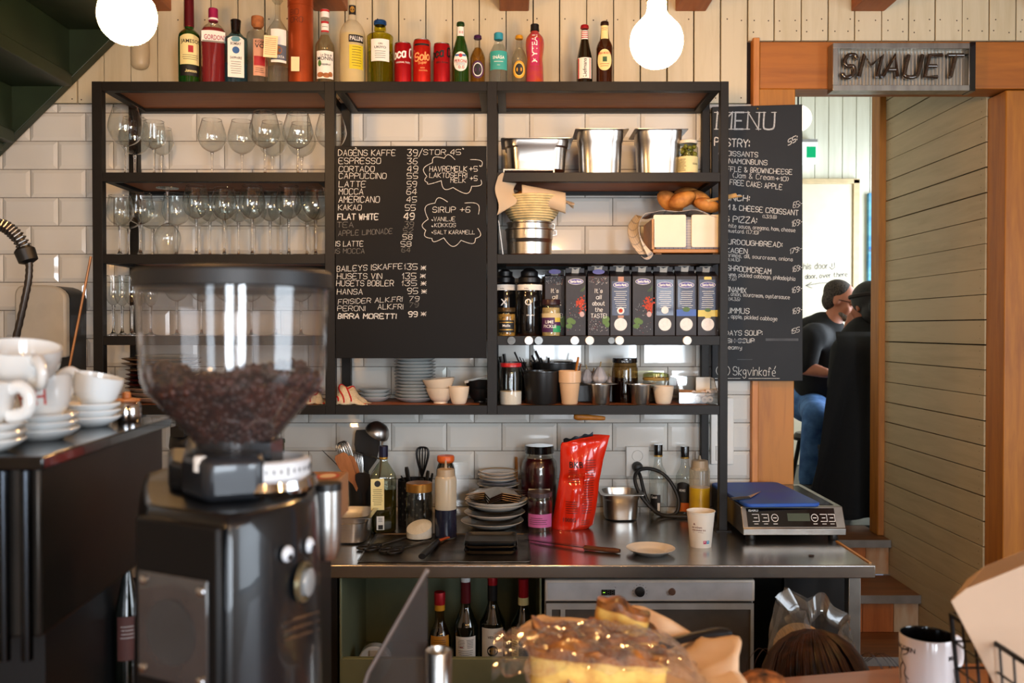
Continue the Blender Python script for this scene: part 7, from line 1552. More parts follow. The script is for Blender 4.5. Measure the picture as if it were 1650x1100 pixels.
# cups on the machine
china = mt('white china', '#e3e6e6', .12, coat=.6, var=.01)
def coffee_cup(label, px, py, Y, r, h, rz, tilt=(0, 0), saucer=False, logo=False, z=None):
    p = at(px, py, Y); t = thing('coffee_cup', label, 'cup', (p.x, Y, z if z is not None else p.z), 0, 'white coffee cups on the machine', rot=(tilt[0], tilt[1], rz))
    pr = cr_smooth([(r * .52, .003), (r * .62, .006), (r * .86, h * .35), (r * .97, h * .7), (r, h)], 4)
    M().lathe([(0, .003), (r * .5, 0), (r * .52, .003)] + pr + [(r * .955, h), (r * .92, h * .7), (r * .8, h * .35), (r * .5, .01), (0, .009)], seg=40).obj('cup_wall', china, t, ang=60)
    M().tube(cr_smooth([(-r * .92, 0, h * .86), (-r * 1.25, 0, h * .92), (-r * 1.55, 0, h * .72), (-r * 1.45, 0, h * .38), (-r * .86, 0, h * .28)], 5), .0058, 10, flat=1.2).obj('handle', china, t)
    if logo:
        b = M(); rr = lambda v: rad_at(pr, v) + .0006; mpl = lambda u, v: (rr(v) * math.sin(u / r), -rr(v) * math.cos(u / r), v)
        for x0 in (-.016, .006):
            b.lift = 0; b.ribbon([(x0, h * .38), (x0, h * .72)], .0028, mpl); b.ribbon([(x0 + .01, h * .38), (x0 + .01, h * .72)], .0028, mpl); b.ribbon([(x0, h * .55), (x0 + .01, h * .55)], .0028, mpl)
        n = 14; b.add([mpl(.0005, h * .55)] + [mpl(.0005 + .006 * math.cos(2 * PI * k / n), h * .55 + .006 * math.sin(2 * PI * k / n)) for k in range(n)], [(0, 1 + k, 1 + (k + 1) % n) for k in range(n)])
        b.obj('logo_print', mt('red cup print', '#c43a2c', .4), t, smooth=False)
    return t
zm = zt_ + .0004; zm1 = lambda py, Y: at(0, py, Y).z
def saucer(label, px, Y, n, r=.041):
    t = thing('saucer', label, 'saucer', (ax(px, Y), Y, zm + n * .0085), 0, 'saucers on the machine')
    M().lathe([(0, .002), (r * .5, .0), (r * .55, 0), (r * .97, .011), (r, .013), (r * .98, .0145), (r * .55, .005), (0, .005)], seg=40).obj('dish', china, t)
    return t
for n in range(3):
    saucer('saucer, %s from the bottom of the pile under the cup with red print' % ORD[n], 66, 1.055, n); saucer('saucer, %s from the bottom of the pile under the tilted cup by the tamper' % ORD[n], 146, 1.2, n, .037); saucer('saucer, %s from the bottom of the pile cut by the frame edge' % ORD[n], -28, .95, n)
coffee_cup('white cup with red printed logo standing on the saucer pile', 74, 700, 1.055, .031, .05, .0, (-.04, -.1), logo=True, z=zm + .023)
coffee_cup('tilted white cup beside the tamper, its handle by the logo cup', 150, 690, 1.2, .031, .042, .1, (0, .22), z=zm + .027)
coffee_cup('white cup cut by the edge of the frame, handle towards the logo cup', -30, 700, .95, .033, .05, PI, (0, 0), z=zm + .023)
coffee_cup('wide white cup tilted on top of the whole cup pile', 32, 640, 1.03, .043, .045, 2.4, (-.04, -.22), z=zm + .066)
tm = thing('tamper', 'small chrome coffee tamper with orange wooden knob on the machine', 'tamper', (ax(203, 1.27), 1.27, zm)); s = 1.27 / F
chrome = mt('chrome', '#c9c9cc', .08, 1, var=.02)
M().lathe([(0, 0), (21 * s, 0), (23 * s, 4 * s), (22 * s, 26 * s), (19 * s, 31 * s), (0, 32 * s)], seg=32).obj('body', chrome, tm); M().lathe([(0, 31 * s), (21 * s, 32 * s), (21 * s, 35 * s), (7 * s, 37 * s), (6.5 * s, 46 * s), (0, 47 * s)], seg=24).obj('knob', mt('orange wood', '#b5682a', .5), tm)
# ------------------------------------------------------------------ coffee grinder
gx, gy = ax(378, .95), .95; s = gy / F; zz = lambda py: az(py, gy)
gd = thing('coffee_grinder', 'black coffee grinder with clear hopper of beans and two googly eyes', 'grinder', (gx, gy, ZB))
L0 = lambda py: zz(py) - ZB
pc = lambda px, Y: (ax(px, Y) - gx, Y - gy)
graph = mt('graphite plastic', '#23262b', .35, .2, coat=.2); shell = mt('gloss charcoal shell', '#0d1014', .32, .2, coat=.4)
hopm = thin('hopper plastic', '#e3dfdd', '#9c9896', rough=.06, refl=1.5, density=.02)
M().lathe([(0, L0(431)), (.06, L0(432)), (.098, L0(437)), (.1015, L0(442)), (.1015, L0(464)), (.097, L0(466)), (.097, L0(470)), (0, L0(470))], seg=56).obj('hopper_lid', mt('black lid', '#1b1b1c', .45, var=.03), gd, ang=30)
hp = [(.0975, L0(462)), (.0965, L0(500)), (.094, L0(590)), (.0925, L0(612)), (.088, L0(628)), (.040, L0(712)), (.038, L0(722))]
M().lathe(hp, seg=64).obj('hopper', hopm, gd, ang=50)
M().lathe([(.038, L0(704)), (.0385, L0(714)), (.037, L0(760)), (.0, L0(760))], seg=32).bx(.022, .046, -.03, .02, L0(755), L0(708)).obj('hopper_neck', graph, gd)
# beans
bean_m = mt('roasted beans', '#4a2012', .4, coat=.1, var=.25, scale=60)
b = M(); hin = [(r - .004, z) for r, z in hp]
def hr(z): return rad_at(hin, z)
core = [(hr(L0(606)) - .006, L0(612) - .004)] + [(max(.01, rad_at(hin, z) - .006), z) for z in [L0(py) for py in (626, 650, 680, 708)]]
b.lathe([(0, L0(614))] + core + [(0, L0(710))], seg=40)
proto = M(); proto.sph((0, 0, 0), (.0048, .0036, .0028), seg=8, rings=6); pv, pf = proto.v, proto.f
rb = random.Random(3)
for k in range(1500):
    if k < 1050:
        py = rb.uniform(604, 710); z = L0(py); a = rb.uniform(0, 2 * PI); r_ = hr(z) - .004; c = Vector((r_ * math.sin(a), -r_ * math.cos(a), z))
        if c.y > .03 and rb.random() < .7: continue
    else:
        r_ = hr(L0(606)) * math.sqrt(rb.random()); a = rb.uniform(0, 2 * PI); c = Vector((r_ * math.sin(a), -r_ * math.cos(a), L0(613) + .012 * (r_ > .05) * math.sin(3 * a) + rb.uniform(0, .006)))
    e = Euler((rb.uniform(0, 6), rb.uniform(0, 6), 0)).to_matrix(); b.add([c + e @ Vector(v) for v in pv], pf)
o = b.obj('coffee_beans', bean_m, None, (gx, gy, ZB)); tag(o, 'dark roasted coffee beans filling the lower half of the clear hopper', 'coffee beans', kind='stuff')
# housing
def sect(k, z, dx=0):
    pts = [pc(214, .87), pc(222, .845), pc(352, .80), pc(366, .798), pc(400, .81), pc(440, .835), pc(480, .87), pc(505, .91), pc(517, .96), pc(510, 1.04), pc(480, 1.1), pc(250, 1.1), pc(222, 1.06), pc(213, .95)]
    cx, cy = -.0, .03
    return [(cx + (x - cx) * k + dx, cy + (y - cy) * k, z) for x, y in pts]
b = M(); loft(b, [sect(1.0, .0), sect(1.01, .05), sect(1.0, .25), sect(.965, .36), sect(.94, .384), sect(.90, .392)]); b.obj('housing', shell, gd, ang=28, bevel=.003)
b = M(); b.prism([pc(292, .9), pc(330, .86), pc(425, .88), pc(425, 1.04), pc(300, 1.04)], .392, .436, plane='xy'); b.obj('burr_housing', graph, gd, bevel=.008)
b = M(); b.prism([pc(270, .94), pc(330, .9), pc(330, 1.05), pc(270, 1.05)], .392, .422, plane='xy'); b.obj('side_block', black_p, gd, bevel=.006)
p = pc(325, .88); M().lathe([(.0045, 0), (.0045, .012), (.0085, .013), (.0085, .026), (.007, .028), (0, .028)], (p[0], p[1], .408), 18).obj('lock_pin', white_c, gd)
# numbered collar
p = pc(425, .93); b = M(); b.lathe([(.052, 0), (.054, .004), (.052, .012), (.047, .014), (.047, .0)], (p[0], p[1], .396), 48); b.obj('steel_collar', chrome, gd)
b = M(); b.lathe([(.0465, .014), (.0465, .03), (.0405, .032), (.0405, .014)], (p[0], p[1], .396), 48); 
b.obj('scale_ring', mt('white scale ring', '#d7dade', .35), gd)
b = M()
for k in range(40): a = 2 * PI * k / 40; b.box((p[0] + .0467 * math.sin(a), p[1] - .0467 * math.cos(a), .418), (.0012, .0012, .008 if k % 5 == 0 else .004), rot=Matrix.Rotation(a, 3, 'Z'))
b.obj('scale_mark', ink, gd)
# front plate
f0, f1 = Vector((*pc(222, .843), 0)), Vector((*pc(350, .799), 0)); fd = (f1 - f0); fu = fd.normalized(); fn = Vector((fu.y, -fu.x, 0))
fp = lambda u, v, l: tuple(f0 + fu * u + fn * l + Vector((0, 0, v)))
W = fd.length
def slab(b, u0, u1, v0, v1, l0, l1, m=0): b.add([fp(u, v, l) for l in (l0, l1) for u, v in ((u0, v0), (u1, v0), (u1, v1), (u0, v1))], [(3, 2, 1, 0), (4, 5, 6, 7), (0, 1, 5, 4), (1, 2, 6, 5), (2, 3, 7, 6), (3, 0, 4, 7)], m)
b = M(); slab(b, -.002, W + .004, .1, .385, -.004, .004); b.obj('front_panel', mt('black front panel', '#070708', .5, spec=.3), gd, bevel=.006)
b = M(); slab(b, .006, W * .93, .238, .336, .004, .007); b.obj('clear_plate', mt('grey clear plate', '#4a4848', .15, .2, coat=1, var=.15, scale=12), gd, bevel=.001)
c = fp(W * .48, .284, .0072); rot = Matrix(((fu.x, 0, fn.x), (fu.y, 0, fn.y), (0, 1, 0)))
M().lathe([(.030, 0), (.030, .0008), (0, .001)], c, 40, tf=rot).obj('round_disc', mt('grey disc', '#3b3a3a', .5, var=.08), gd)
for u, v in ((.014, .328), (W * .86, .326), (.012, .246), (W * .85, .245)): M().lathe([(.0045, 0), (.004, .002), (0, .003)], fp(u, v, .007), 14, tf=rot).obj('plate_screw', chrome, gd)
# details of the curved side: eyes, button, grooves
def side_pt(px, py, Y): q = at(px, py, Y); return Vector((q.x - gx, q.y - gy, q.z - ZB))
sn = Vector((.42, -.9, .06)).normalized(); sx_ = Vector((.9, .42, 0)).normalized(); sy_ = sn.cross(sx_) * -1; sy_ = Vector((0, 0, 1)) - sn * sn.z; sy_.normalize(); rots = Matrix((sx_, sy_, sn)).transposed()
def on_shell(px, py, lift):
    """where the ray through this pixel meets the curved housing"""
    poly = [Vector(q[:2]) for q in sect(1.0, 0)]; best = None; d = Vector(((px - 825) / F, 1))
    for i in range(2, 9):
        a, c_ = poly[i] + Vector((gx, gy)), poly[i + 1] + Vector((gx, gy)); e = c_ - a; den = d.x * e.y - d.y * e.x
        if abs(den) < 1e-9: continue
        t = (a.x * e.y - a.y * e.x) / den; k = (a.x * d.y - a.y * d.x) / den
        if -.001 <= k <= 1.001 and (best is None or t < best[0]): best = (t, e)
    Y = best[0]; e = best[1].normalized(); n = Vector((e.y, -e.x, 0)); q = at(px, py, Y); return Vector((q.x - gx, q.y - gy, q.z - ZB)) + n * lift, n, Vector((e.x, e.y, 0))
for px, py in ((462, 892), (497, 878)):
    q, n, e = on_shell(px, py, .0); rt = Matrix((e, Vector((0, 0, 1)), n)).transposed()
    M().lathe(cr_smooth([(.0078, 0), (.0076, .002), (.005, .0045), (0, .0055)], 3), tuple(q), 20, tf=rt).obj('googly_eye', mt('eye white', '#cfd6de', .15, coat=.6), gd); M().lathe([(.0036, 0), (.003, .0012), (0, .0014)], tuple(q + n * .0042 + e * -.001 + Vector((0, 0, -.002))), 14, tf=rt).obj('pupil', black_g, gd)
q, n, e = on_shell(487, 937, .0); rt = Matrix((e, Vector((0, 0, 1)), n)).transposed()
M().lathe([(.020, 0), (.0195, .004), (.017, .005), (.0165, .002), (0, .002)], tuple(q), 32, tf=rt).obj('dial_ring', mt('brass dial ring', '#8d8468', .3, .8), gd)
M().lathe([(.0135, .002), (.0135, .008), (.012, .009), (0, .0095)], tuple(q), 28, tf=rt).obj('push_button', mt('ribbed button', '#a9aeb0', .3, .4, var=.1, scale=90), gd)
for k in range(3):
    pts = [on_shell(x, 985 + 14 * k + (515 - x) * .32 - (12 if x > 500 else 0) * 0, .0006)[0] for x in (455, 470, 485, 500, 512)]
    M().tube(pts, .0014, 6).obj('groove_trim', mt('dull copper trim', '#5a4a3e', .4, .7), gd)
# steel shaker beside the grinder, cardboard box, bottle behind
p = pc(526, 1.04); v0, v1 = az(905, 1.04) - ZB, az(786, 1.04) - ZB
b = M(); b.lathe([(0, v0), (.011, v0 + .004), (.0155, v0 + .015), (.0165, (v0 + v1) / 2), (.0165, v1)], (p[0], p[1], 0), 32); b.bx(p[0] - .03, p[0] - .01, p[1] - .005, p[1] + .005, v0 + .02, v1 - .01); b.obj('dosing_tube', steel, gd)
M().lathe([(.017, v1 - .002), (.017, v1 + .006), (0, v1 + .007)], (p[0], p[1], 0), 28).bx(p[0] - .03, p[0], p[1] - .012, p[1] + .01, v1 - .001, v1 + .007).obj('tube_cap', black_p, gd)
kb_ = M().bx(ax(440, 1.33), ax(520, 1.33), 1.30, 1.39, ZB, az(765, 1.36) - .062).obj('added_support_block', black_p, None, bevel=.004); tag(kb_, 'added tall black block behind the grinder holding up the cardboard box', 'box')  # plain black block added under the cardboard box to hold it up
cbx = thing('cardboard_box', 'brown cardboard box with round red and white stickers behind the grinder', 'box', (0, 0, 0)); Y0, Y1 = 1.30, 1.395; x0, x1 = ax(428, 1.33), ax(548, 1.33); ztop = az(765, 1.36)
M().bx(x0, x1, Y0, Y1, ztop - .0615, ztop).obj('carton', mt('brown cardboard', '#8a6242', .75, var=.06), cbx, bevel=.002)
b = M()
for cx, r, m in ((.026, .013, 0), (.026, .009, 1), (.088, .017, 0), (.088, .012, 1), (.058, .008, 1)):
    n = 24; vs = [(x0 + cx, (Y0 + Y1) / 2, ztop + .0006 + .0002 * m)] + [(x0 + cx + r * math.cos(2 * PI * k / n), (Y0 + Y1) / 2 + r * 1.6 * math.sin(2 * PI * k / n), ztop + .0006 + .0002 * m) for k in range(n)]; b.add(vs, [(0, 1 + k, 1 + (k + 1) % n) for k in range(n)], m)
b.bx(x0 + .052, x0 + .072, Y0 - .0008, Y0, ztop - .012, ztop - .002, 0); b.bx(x0 + .05, x0 + .085, Y0 - .0008, Y0, ztop - .024, ztop - .014, 1)
b.obj('sticker', [mt('red sticker', '#a8382c', .6), mt('cream sticker', '#cbb9a0', .6)], cbx, smooth=False)
vg = thing('drinking_glass', 'small ribbed drinking glass before the cardboard box by the grinder collar', 'glass', (ax(452, 1.16), 1.16, ZB)); 
M().lathe([(0, .002), (.013, 0), (.0155, az(757, 1.16) - ZB), (.0148, az(757, 1.16) - ZB)], seg=24).obj('glass_wall', glass, vg)
bottle('syrup_bottle', 'dark syrup bottle in the shadow between machine and grinder', 'bottle', 203, 1.26, ZB + .0003, [(6, 905), (7, 925), (12, 950), (19, 985), (20, 1010), (20, 1090)], g_dark, [('cap', [(7, 890), (7, 905)], mt('copper cap', '#a06038', .4, .4))], None, [(990, 1060, 17, [mt('dim label', '#5a3530', .6), white_i], [('L', -12, 12, 1005, 4, 6, 1)])], None, sm=2)
# glass screen, steel cup
gs = thing('glass_screen', 'smoky glass side screen with slanted edge standing on the bar', 'screen', (0, 0, 0)); Y0 = 1.2
poly = [(ax(688, Y0), az(918, Y0)), (ax(688, Y0), ZB), (ax(556, Y0), ZB), (ax(592, Y0), az(1085, Y0))]
M().prism(poly, Y0, Y0 + .006).obj('pane', thin('smoky glass', '#c2bcb8', '#a09a96', rough=.04, refl=1.0, density=.05), gs); M().tube([(p[0], Y0 + .003, p[1]) for p in (poly[0], poly[3], poly[2])], .0035, 8).obj('edge_strip', mt('glass edge', '#8a7d76', .25, coat=.5), gs)
jc = thing('steel_cup', 'slim open steel cup beside the glass screen on the bar', 'cup', (ax(706, 1.17), 1.17, ZB)); s = 1.17 / F; hj = az(1048, 1.17) - ZB
M().lathe([(0, 0), (20 * s, 0), (22 * s, hj), (21 * s, hj + .001), (20.3 * s, hj), (18.5 * s, .004), (0, .004)], seg=36).obj('cup_wall', steel, jc, ang=50)
# ------------------------------------------------------------------ cheesecake on a board with paper and film
cbz = 1.075; cs = thing('assumed_cake_stand', 'assumed low cake stand under the paper lined cheesecake', 'stand', (ax(1015, 1.15), 1.15, ZB))  # stand assumed below the frame, to carry the cheesecake
M().lathe([(0, 0), (.06, 0), (.065, .008), (.03, .02), (.028, .105), (.1, .114), (.135, .118), (.135, .1245), (0, .1245)], seg=40).obj('stand', white_c, cs)
pp2 = mt('baking parchment', '#d9b998', .6, var=.05, scale=10)
pr_ = thing('parchment_sheet', 'round sheet of baking parchment spread under the cheesecake', 'paper', (ax(1015, 1.15), 1.15, ZB + .1258))
def parch(u, v):
    a = 2 * PI * u; k = v; r = (.142 + .018 * math.sin(2 * a + .5) + .008 * math.sin(9 * a)) * k; up_ = .022 * max(0, k - .6) / .4 * (1 + .5 * math.sin(5 * a)) * (1 if math.cos(a) < .3 else .4)
    return (r * math.sin(a), -r * math.cos(a) * .95, up_ + .002 * math.sin(13 * a) * k * k + .004 * (1 if k > .9 else 0))
b = M(); b.grid(parch, 72, 14); b.uv = {}; b.obj('sheet', pp2, pr_, ang=35, solid=.0008)
cheese = mt('cheesecake', '#e8c468', .6, var=.12, scale=36, bump=.4, sss=.1, col2='#b8742a'); burnt = mt('burnt top', '#b06a28', .45, coat=.25, var=.4, scale=34, bump=.5, col2='#2c1006')
def cake(label, px, py, Y, w, d, h, rz, grp='pieces of cheesecake', rot=None):
    """irregular cut piece: pale crumb below, sagging burnt crust on top"""
    p = at(px, py, Y); t = thing('cheesecake_piece', label, 'cake', p, rz, grp, rot=rot or (0, 0, rz)); q = px * .37
    def bump(x, y, z): return .0035 * math.sin(70 * x + q) * math.sin(60 * y + 2 * q) + .002 * math.sin(150 * x + 90 * z + q)
    def shape(lo, hi, grow, nz=6):
        def fn(u, v):
            a = 2 * PI * u; c, s_ = math.cos(a), math.sin(a); f = (abs(c) ** 4 + abs(s_) ** 4) ** -.25; k = (1 - (2 * v - 1) ** 6) ** .5 * .0 + 1
            if v < .15: rr, z = v / .15, lo
            elif v > .85: rr, z = (1 - v) / .15, hi
            else: rr, z = 1, lo + (hi - lo) * (v - .15) / .7
            rr = rr ** .7 * (1 + grow); x, y = w * f * c * rr, d * f * s_ * rr
            b_ = bump(x, y, z); return (x * (1 + 8 * b_), y * (1 + 10 * b_), z * (1 - .18 * (x / w) * (z > lo)) + b_ * (2.2 if v > .8 else .6 if v > .15 else 0))
        m_ = M(); m_.grid(fn, 48, 22); m_.uv = {}; return m_
    shape(0, h * .84, 0).obj('crumb', cheese, t, ang=50); shape(h * .74, h, .015).obj('burnt_crust', burnt, t, ang=50)
    return t
zc_ = ZB + .129
def zfix(o, z): o.location.z = z; return o
zfix(cake('cut cheesecake piece with burnt top lying uppermost, clear of the film', 1000, 1030, 1.215, .036, .026, .034, -.25, rot=(-.15, .12, -.25)), zc_ + .022)
zfix(cake('large cheesecake half under the cling film at the front', 962, 1080, 1.095, .085, .03, .044, -.05), zc_)
zfix(cake('cheesecake piece under the cling film behind the front half', 935, 1050, 1.165, .06, .03, .04, .1), zc_)
zfix(cake('cheesecake piece at the back carrying the uppermost piece', 1005, 1050, 1.215, .048, .03, .024, -.1), zc_)
fm = thing('cling_film', 'crumpled cling film drawn over the cheesecake', 'film', (ax(955, 1.13), 1.13, zc_ + .002))
def filmf(u, v):
    x = -.125 + .27 * u; y = -.085 + .15 * v; hgt = .05 * (max(0, math.sin(PI * min(1, .06 + u * 1.0))) ** .5) * (max(0, math.sin(PI * (.08 + .86 * v))) ** .45)
    wr = .005 * math.sin(22 * u + 9 * math.sin(4 * v)) * math.sin(17 * v + 5 * u) + .0045 * abs(math.sin(15 * v - 12 * u)) + .003 * abs(math.sin(31 * u + 14 * v)); return (x, y, hgt + wr - .012 * (u > .85) * (u - .85) / .15 + (.006 if u < .05 else 0))
b = M(); b.grid(filmf, 90, 60); b.uv = {}; b.obj('film', thin('cling film', '#fbf8f5', '#e6e2de', rough=.07, refl=3.2, density=.03), fm, ang=20)
ckn = thing('cake_knife', 'knife with black handle lying across the parchment by the cake', 'knife', (0, 0, 0)); a, c, e = at(1178, 1020, 1.235), at(1064, 1040, 1.20), at(1015, 1058, 1.165)
M().tube(cr_smooth([tuple(a), tuple(at(1150, 1019, 1.23)), tuple(at(1110, 1027, 1.215)), tuple(c)], 4), [.005, .0075, .0085, .0085, .008, .0075, .007, .007, .007, .007, .008, .009, .0085], 10, flat=.8).obj('handle', black_p, ckn)
u = (e - c).normalized(); M().tube([c, c.lerp(e, .5), e], [.009, .009, .004], 8, flat=.15).obj('blade', steel, ckn)
ckk = M().sph((0, 0, .01), (.03, .03, .012), seg=24, rings=12, jit=.05).obj('cookie', mt('oat crumb', '#a8642e', .8, var=.35, scale=60, bump=.6), None, (ax(1232, 1.21), 1.21, ZB + .0), sub=1); ckk.location.z = ZB + .075; tag(ckk, 'rough brown oat cookie at the edge of the parchment near the hair', 'cookie')
cdish = thing('assumed_dish', 'assumed small dish stand holding the oat cookie', 'dish', (ax(1232, 1.21), 1.21, ZB)); M().lathe([(0, 0), (.03, 0), (.03, .004), (.008, .01), (.008, .066), (.04, .072), (.04, .0745), (0, .0745)], seg=28).obj('dish', white_c, cdish)  # unseen dish, assumed so that the raised cookie has a support
# ------------------------------------------------------------------ mug, wire basket, paper bags
mg = thing('mug', 'white mug with black inside and printed letters on the bar', 'mug', (ax(1497, 1.4), 1.4, ZB), -math.atan2(ax(1497, 1.4), 1.4)); s = 1.4 / F; r = 42 * s; h = az(1021, 1.4) - ZB
M().lathe([(0, 0), (r * .94, 0), (r, .004), (r, h - .002), (r * .98, h)], seg=44).obj('mug_wall', mt('white mug glaze', '#d6cfcf', .18, coat=.5, var=.01), mg); M().lathe([(r * .99, h), (r * .955, h), (r * .93, h - .004), (r * .92, .008), (0, .008)], seg=44).obj('mug_inside', black_g, mg)
M().tube(cr_smooth([(r * .7, r * .68, h * .82), (r * 1.1, r * 1.15, h * .8), (r * 1.15, r * 1.2, h * .35), (r * .7, r * .68, h * .25)], 5), .006, 10).obj('handle', mt('white mug glaze', '#d6cfcf', .18, coat=.5), mg)
b = M(); wm = wmp(r + .0006); P = s
def mtext(t, px, py, hh, w): b.text(t, (px - 1497) * P * 1.12, (1021 - py) * P + h - .0, hh * P, wm, 0, w * P)
b.text('UNICORN', -.042, h - .0215, .0075, wm, 0, .05); b.text('MAMA', .05, h - .029, .0075, wm, 0, .032)
def sk(pts, w=.0014): b.ribbon(cr_smooth(pts, 4), w, wm)
sk([(-.05, .066), (-.044, .06), (-.046, .05), (-.04, .043), (-.034, .036), (-.036, .026), (-.028, .02)], .0018); sk([(-.044, .06), (-.036, .064), (-.029, .063), (-.032, .058), (-.04, .054)]); sk([(-.03, .063), (-.026, .069)]); sk([(-.04, .043), (-.048, .03), (-.046, .016)], .002); sk([(-.036, .026), (-.03, .012), (-.024, .014)]); sk([(.05, .058), (.056, .05), (.052, .044), (.058, .034)]); sk([(.046, .04), (.05, .028), (.046, .02)])
for k in range(4): sk([(-.03 + .004 * k, .01 + .001 * k), (-.027 + .004 * k, .006)], .0016)
b.obj('printing', mt('mug print', '#1c1a1a', .5), mg, smooth=False)
wb = thing('wire_basket', 'black wire grid basket holding paper bags at the end of the bar', 'basket', (0, 0, 0)); wk = mt('black wire', '#101012', .4, .3)
zr = az(990, 1.2); T = lambda u, d, v: Vector((.588 + .012 * v + u * (.3 - .02 * v) + .028 * d * 0, 1.2 - .33 * d - .014 * v * (1 - 2 * d) , zr + (ZB + .004 - zr) * v))
b = M(); b.tube([T(0, 0, 0), T(1, 0, 0), T(1, 1, 0), T(0, 1, 0)], .0036, 8, closed=True); b.obj('rim', wk, wb)
b = M(); b.tube([T(0, 0, 1), T(1, 0, 1), T(1, 1, 1), T(0, 1, 1)], .003, 8, closed=True)
for k in range(5): v = k / 5; [b.tube([T(0, 0, v), T(0, 1, v)], .0016, 6), b.tube([T(0, 0, v), T(1, 0, v)], .0016, 6), b.tube([T(1, 0, v), T(1, 1, v)], .0016, 6)] if k else None
for k in range(12): d = k / 11; b.tube([T(0, d, 0), T(0, d, 1), T(1, d, 1)], .0016, 6)
for k in range(1, 10): u = k / 10; b.tube([T(u, 0, 0), T(u, 0, 1), T(u, 1, 1)], .0016, 6)
for u, d in ((0, 0), (1, 0), (1, 1), (0, 1)): b.tube([T(u, d, 0), T(u, d, 1)], .003, 8)
b.obj('wire_grid', wk, wb)
kb = mt('pale paper bag', '#b89e86', .75, var=.04, scale=6)
for k in range(6):
    Yk = 1.09 + .009 * k; dx, dy = 6 * k, -7 * k
    pts = [(1532 + dx * .8, 968 + dy * .9), (1556 + dx, 948 + dy), (1652 + dx, 909 + dy), (1860, 840 + dy), (1860, 1125), (1622 + 4 * k, 1125), (1600 + 4 * k, 1098)]
    b = M(); p3 = [at(x, y, Yk) for x, y in pts]; b.prism([(p.x, p.z) for p in p3], Yk - .0012, Yk + .0012)
    if k == 0:
        f3 = [at(x, y, Yk - .0022) for x, y in ((1556, 950), (1640, 920), (1665, 1098), (1612, 1095))]
    o = b.obj('paper_bag', kb, None, rot=(0, 0, 0)); tag(o, 'pale folded paper bag in the wire basket, %s from the front' % ORD[k], 'paper bag', 'paper bags in the wire basket')
# ================================================================== PEOPLE
skin = mt('skin', '#b9765a', .5, sss=.1, var=.05, scale=20); skin2 = mt('skin warm', '#a9664a', .5, sss=.1, var=.05, scale=20)
blackc = mt('black cotton', '#0e0d0e', .85, var=.1, scale=40, bump=.1); jeans = mt('blue denim', '#5480ba', .85, var=.3, scale=14, bump=.2, col2='#2b4d80')
def caps(b, a, c, r0, r1, n=7):
    a, c = Vector(a), Vector(c)
    b.tube([a.lerp(c, k / n) for k in range(n + 1)], [r0 + (r1 - r0) * k / n for k in range(n + 1)], 14); b.sph(a, r0, seg=14, rings=9); b.sph(c, r1, seg=14, rings=9)
def head(b, c, face, s=1.0, tilt=0.0):
    """skull, jaw, nose, ears, brow; face: unit direction the face looks to"""
    f = Vector(face).normalized(); up = Vector((0, 0, 1)); f = (f - up * tilt).normalized(); rt = f.cross(up).normalized(); up = rt.cross(f).normalized(); c = Vector(c); R3 = Matrix((rt, f, up)).transposed()
    P = lambda x, y, z: c + (rt * x + f * y + up * z) * s
    b.sph(P(0, -.012, .03), (.073 * s, .092 * s, .088 * s), rot=R3, seg=20, rings=14); b.sph(P(0, .03, -.045), (.056 * s, .06 * s, .066 * s), rot=R3, seg=18, rings=12)
    b.sph(P(0, .078, -.085), (.024 * s, .02 * s, .018 * s), rot=R3); b.sph(P(0, .098, -.02), (.013 * s, .018 * s, .022 * s), rot=R3); b.sph(P(0, .088, .0), (.009 * s, .014 * s, .026 * s), rot=R3)
    for q in (-1, 1): b.sph(P(q * .075, -.012, -.01), (.009 * s, .02 * s, .032 * s), rot=R3); b.sph(P(q * .03, .076, .022), (.024 * s, .012 * s, .009 * s), rot=R3); b.sph(P(q * .045, .05, -.03), (.022 * s, .025 * s, .02 * s), rot=R3)
    b.sph(P(0, .085, -.062), (.022 * s, .01 * s, .008 * s), rot=R3)
    return P, R3
def hand(b, wrist, d, nrm, s=1.0, curl=.5):
    """palm, four bent fingers, thumb; d: pointing direction, nrm: back of the hand"""
    d = Vector(d).normalized(); n = Vector(nrm).normalized(); n = (n - d * n.dot(d)).normalized(); sd = d.cross(n); w = Vector(wrist)
    b.sph(w + d * .045 * s, (.04 * s, .012 * s, .05 * s), rot=Matrix((sd, n, d)).transposed(), seg=14, rings=10)
    for k, L in enumerate((.068, .076, .07, .055)):
        o = w + d * .082 * s + sd * (.03 - .02 * k) * s; p1 = o + (d * math.cos(curl * .5) - n * math.sin(curl * .5)) * L * .5 * s; p2 = p1 + (d * math.cos(curl * 1.4) - n * math.sin(curl * 1.4)) * L * .5 * s
        caps(b, o, p1, .009 * s, .0085 * s, 3); caps(b, p1, p2, .0085 * s, .007 * s, 3)
    o = w + d * .025 * s + sd * .034 * s; p1 = o + (d * .6 + sd * .7 - n * .2).normalized() * .04 * s; caps(b, o, p1, .011 * s, .0095 * s, 3); caps(b, p1, p1 + (d * .85 + sd * .2 - n * .4).normalized() * .032 * s, .0095 * s, .008 * s, 3)
FZ = .577
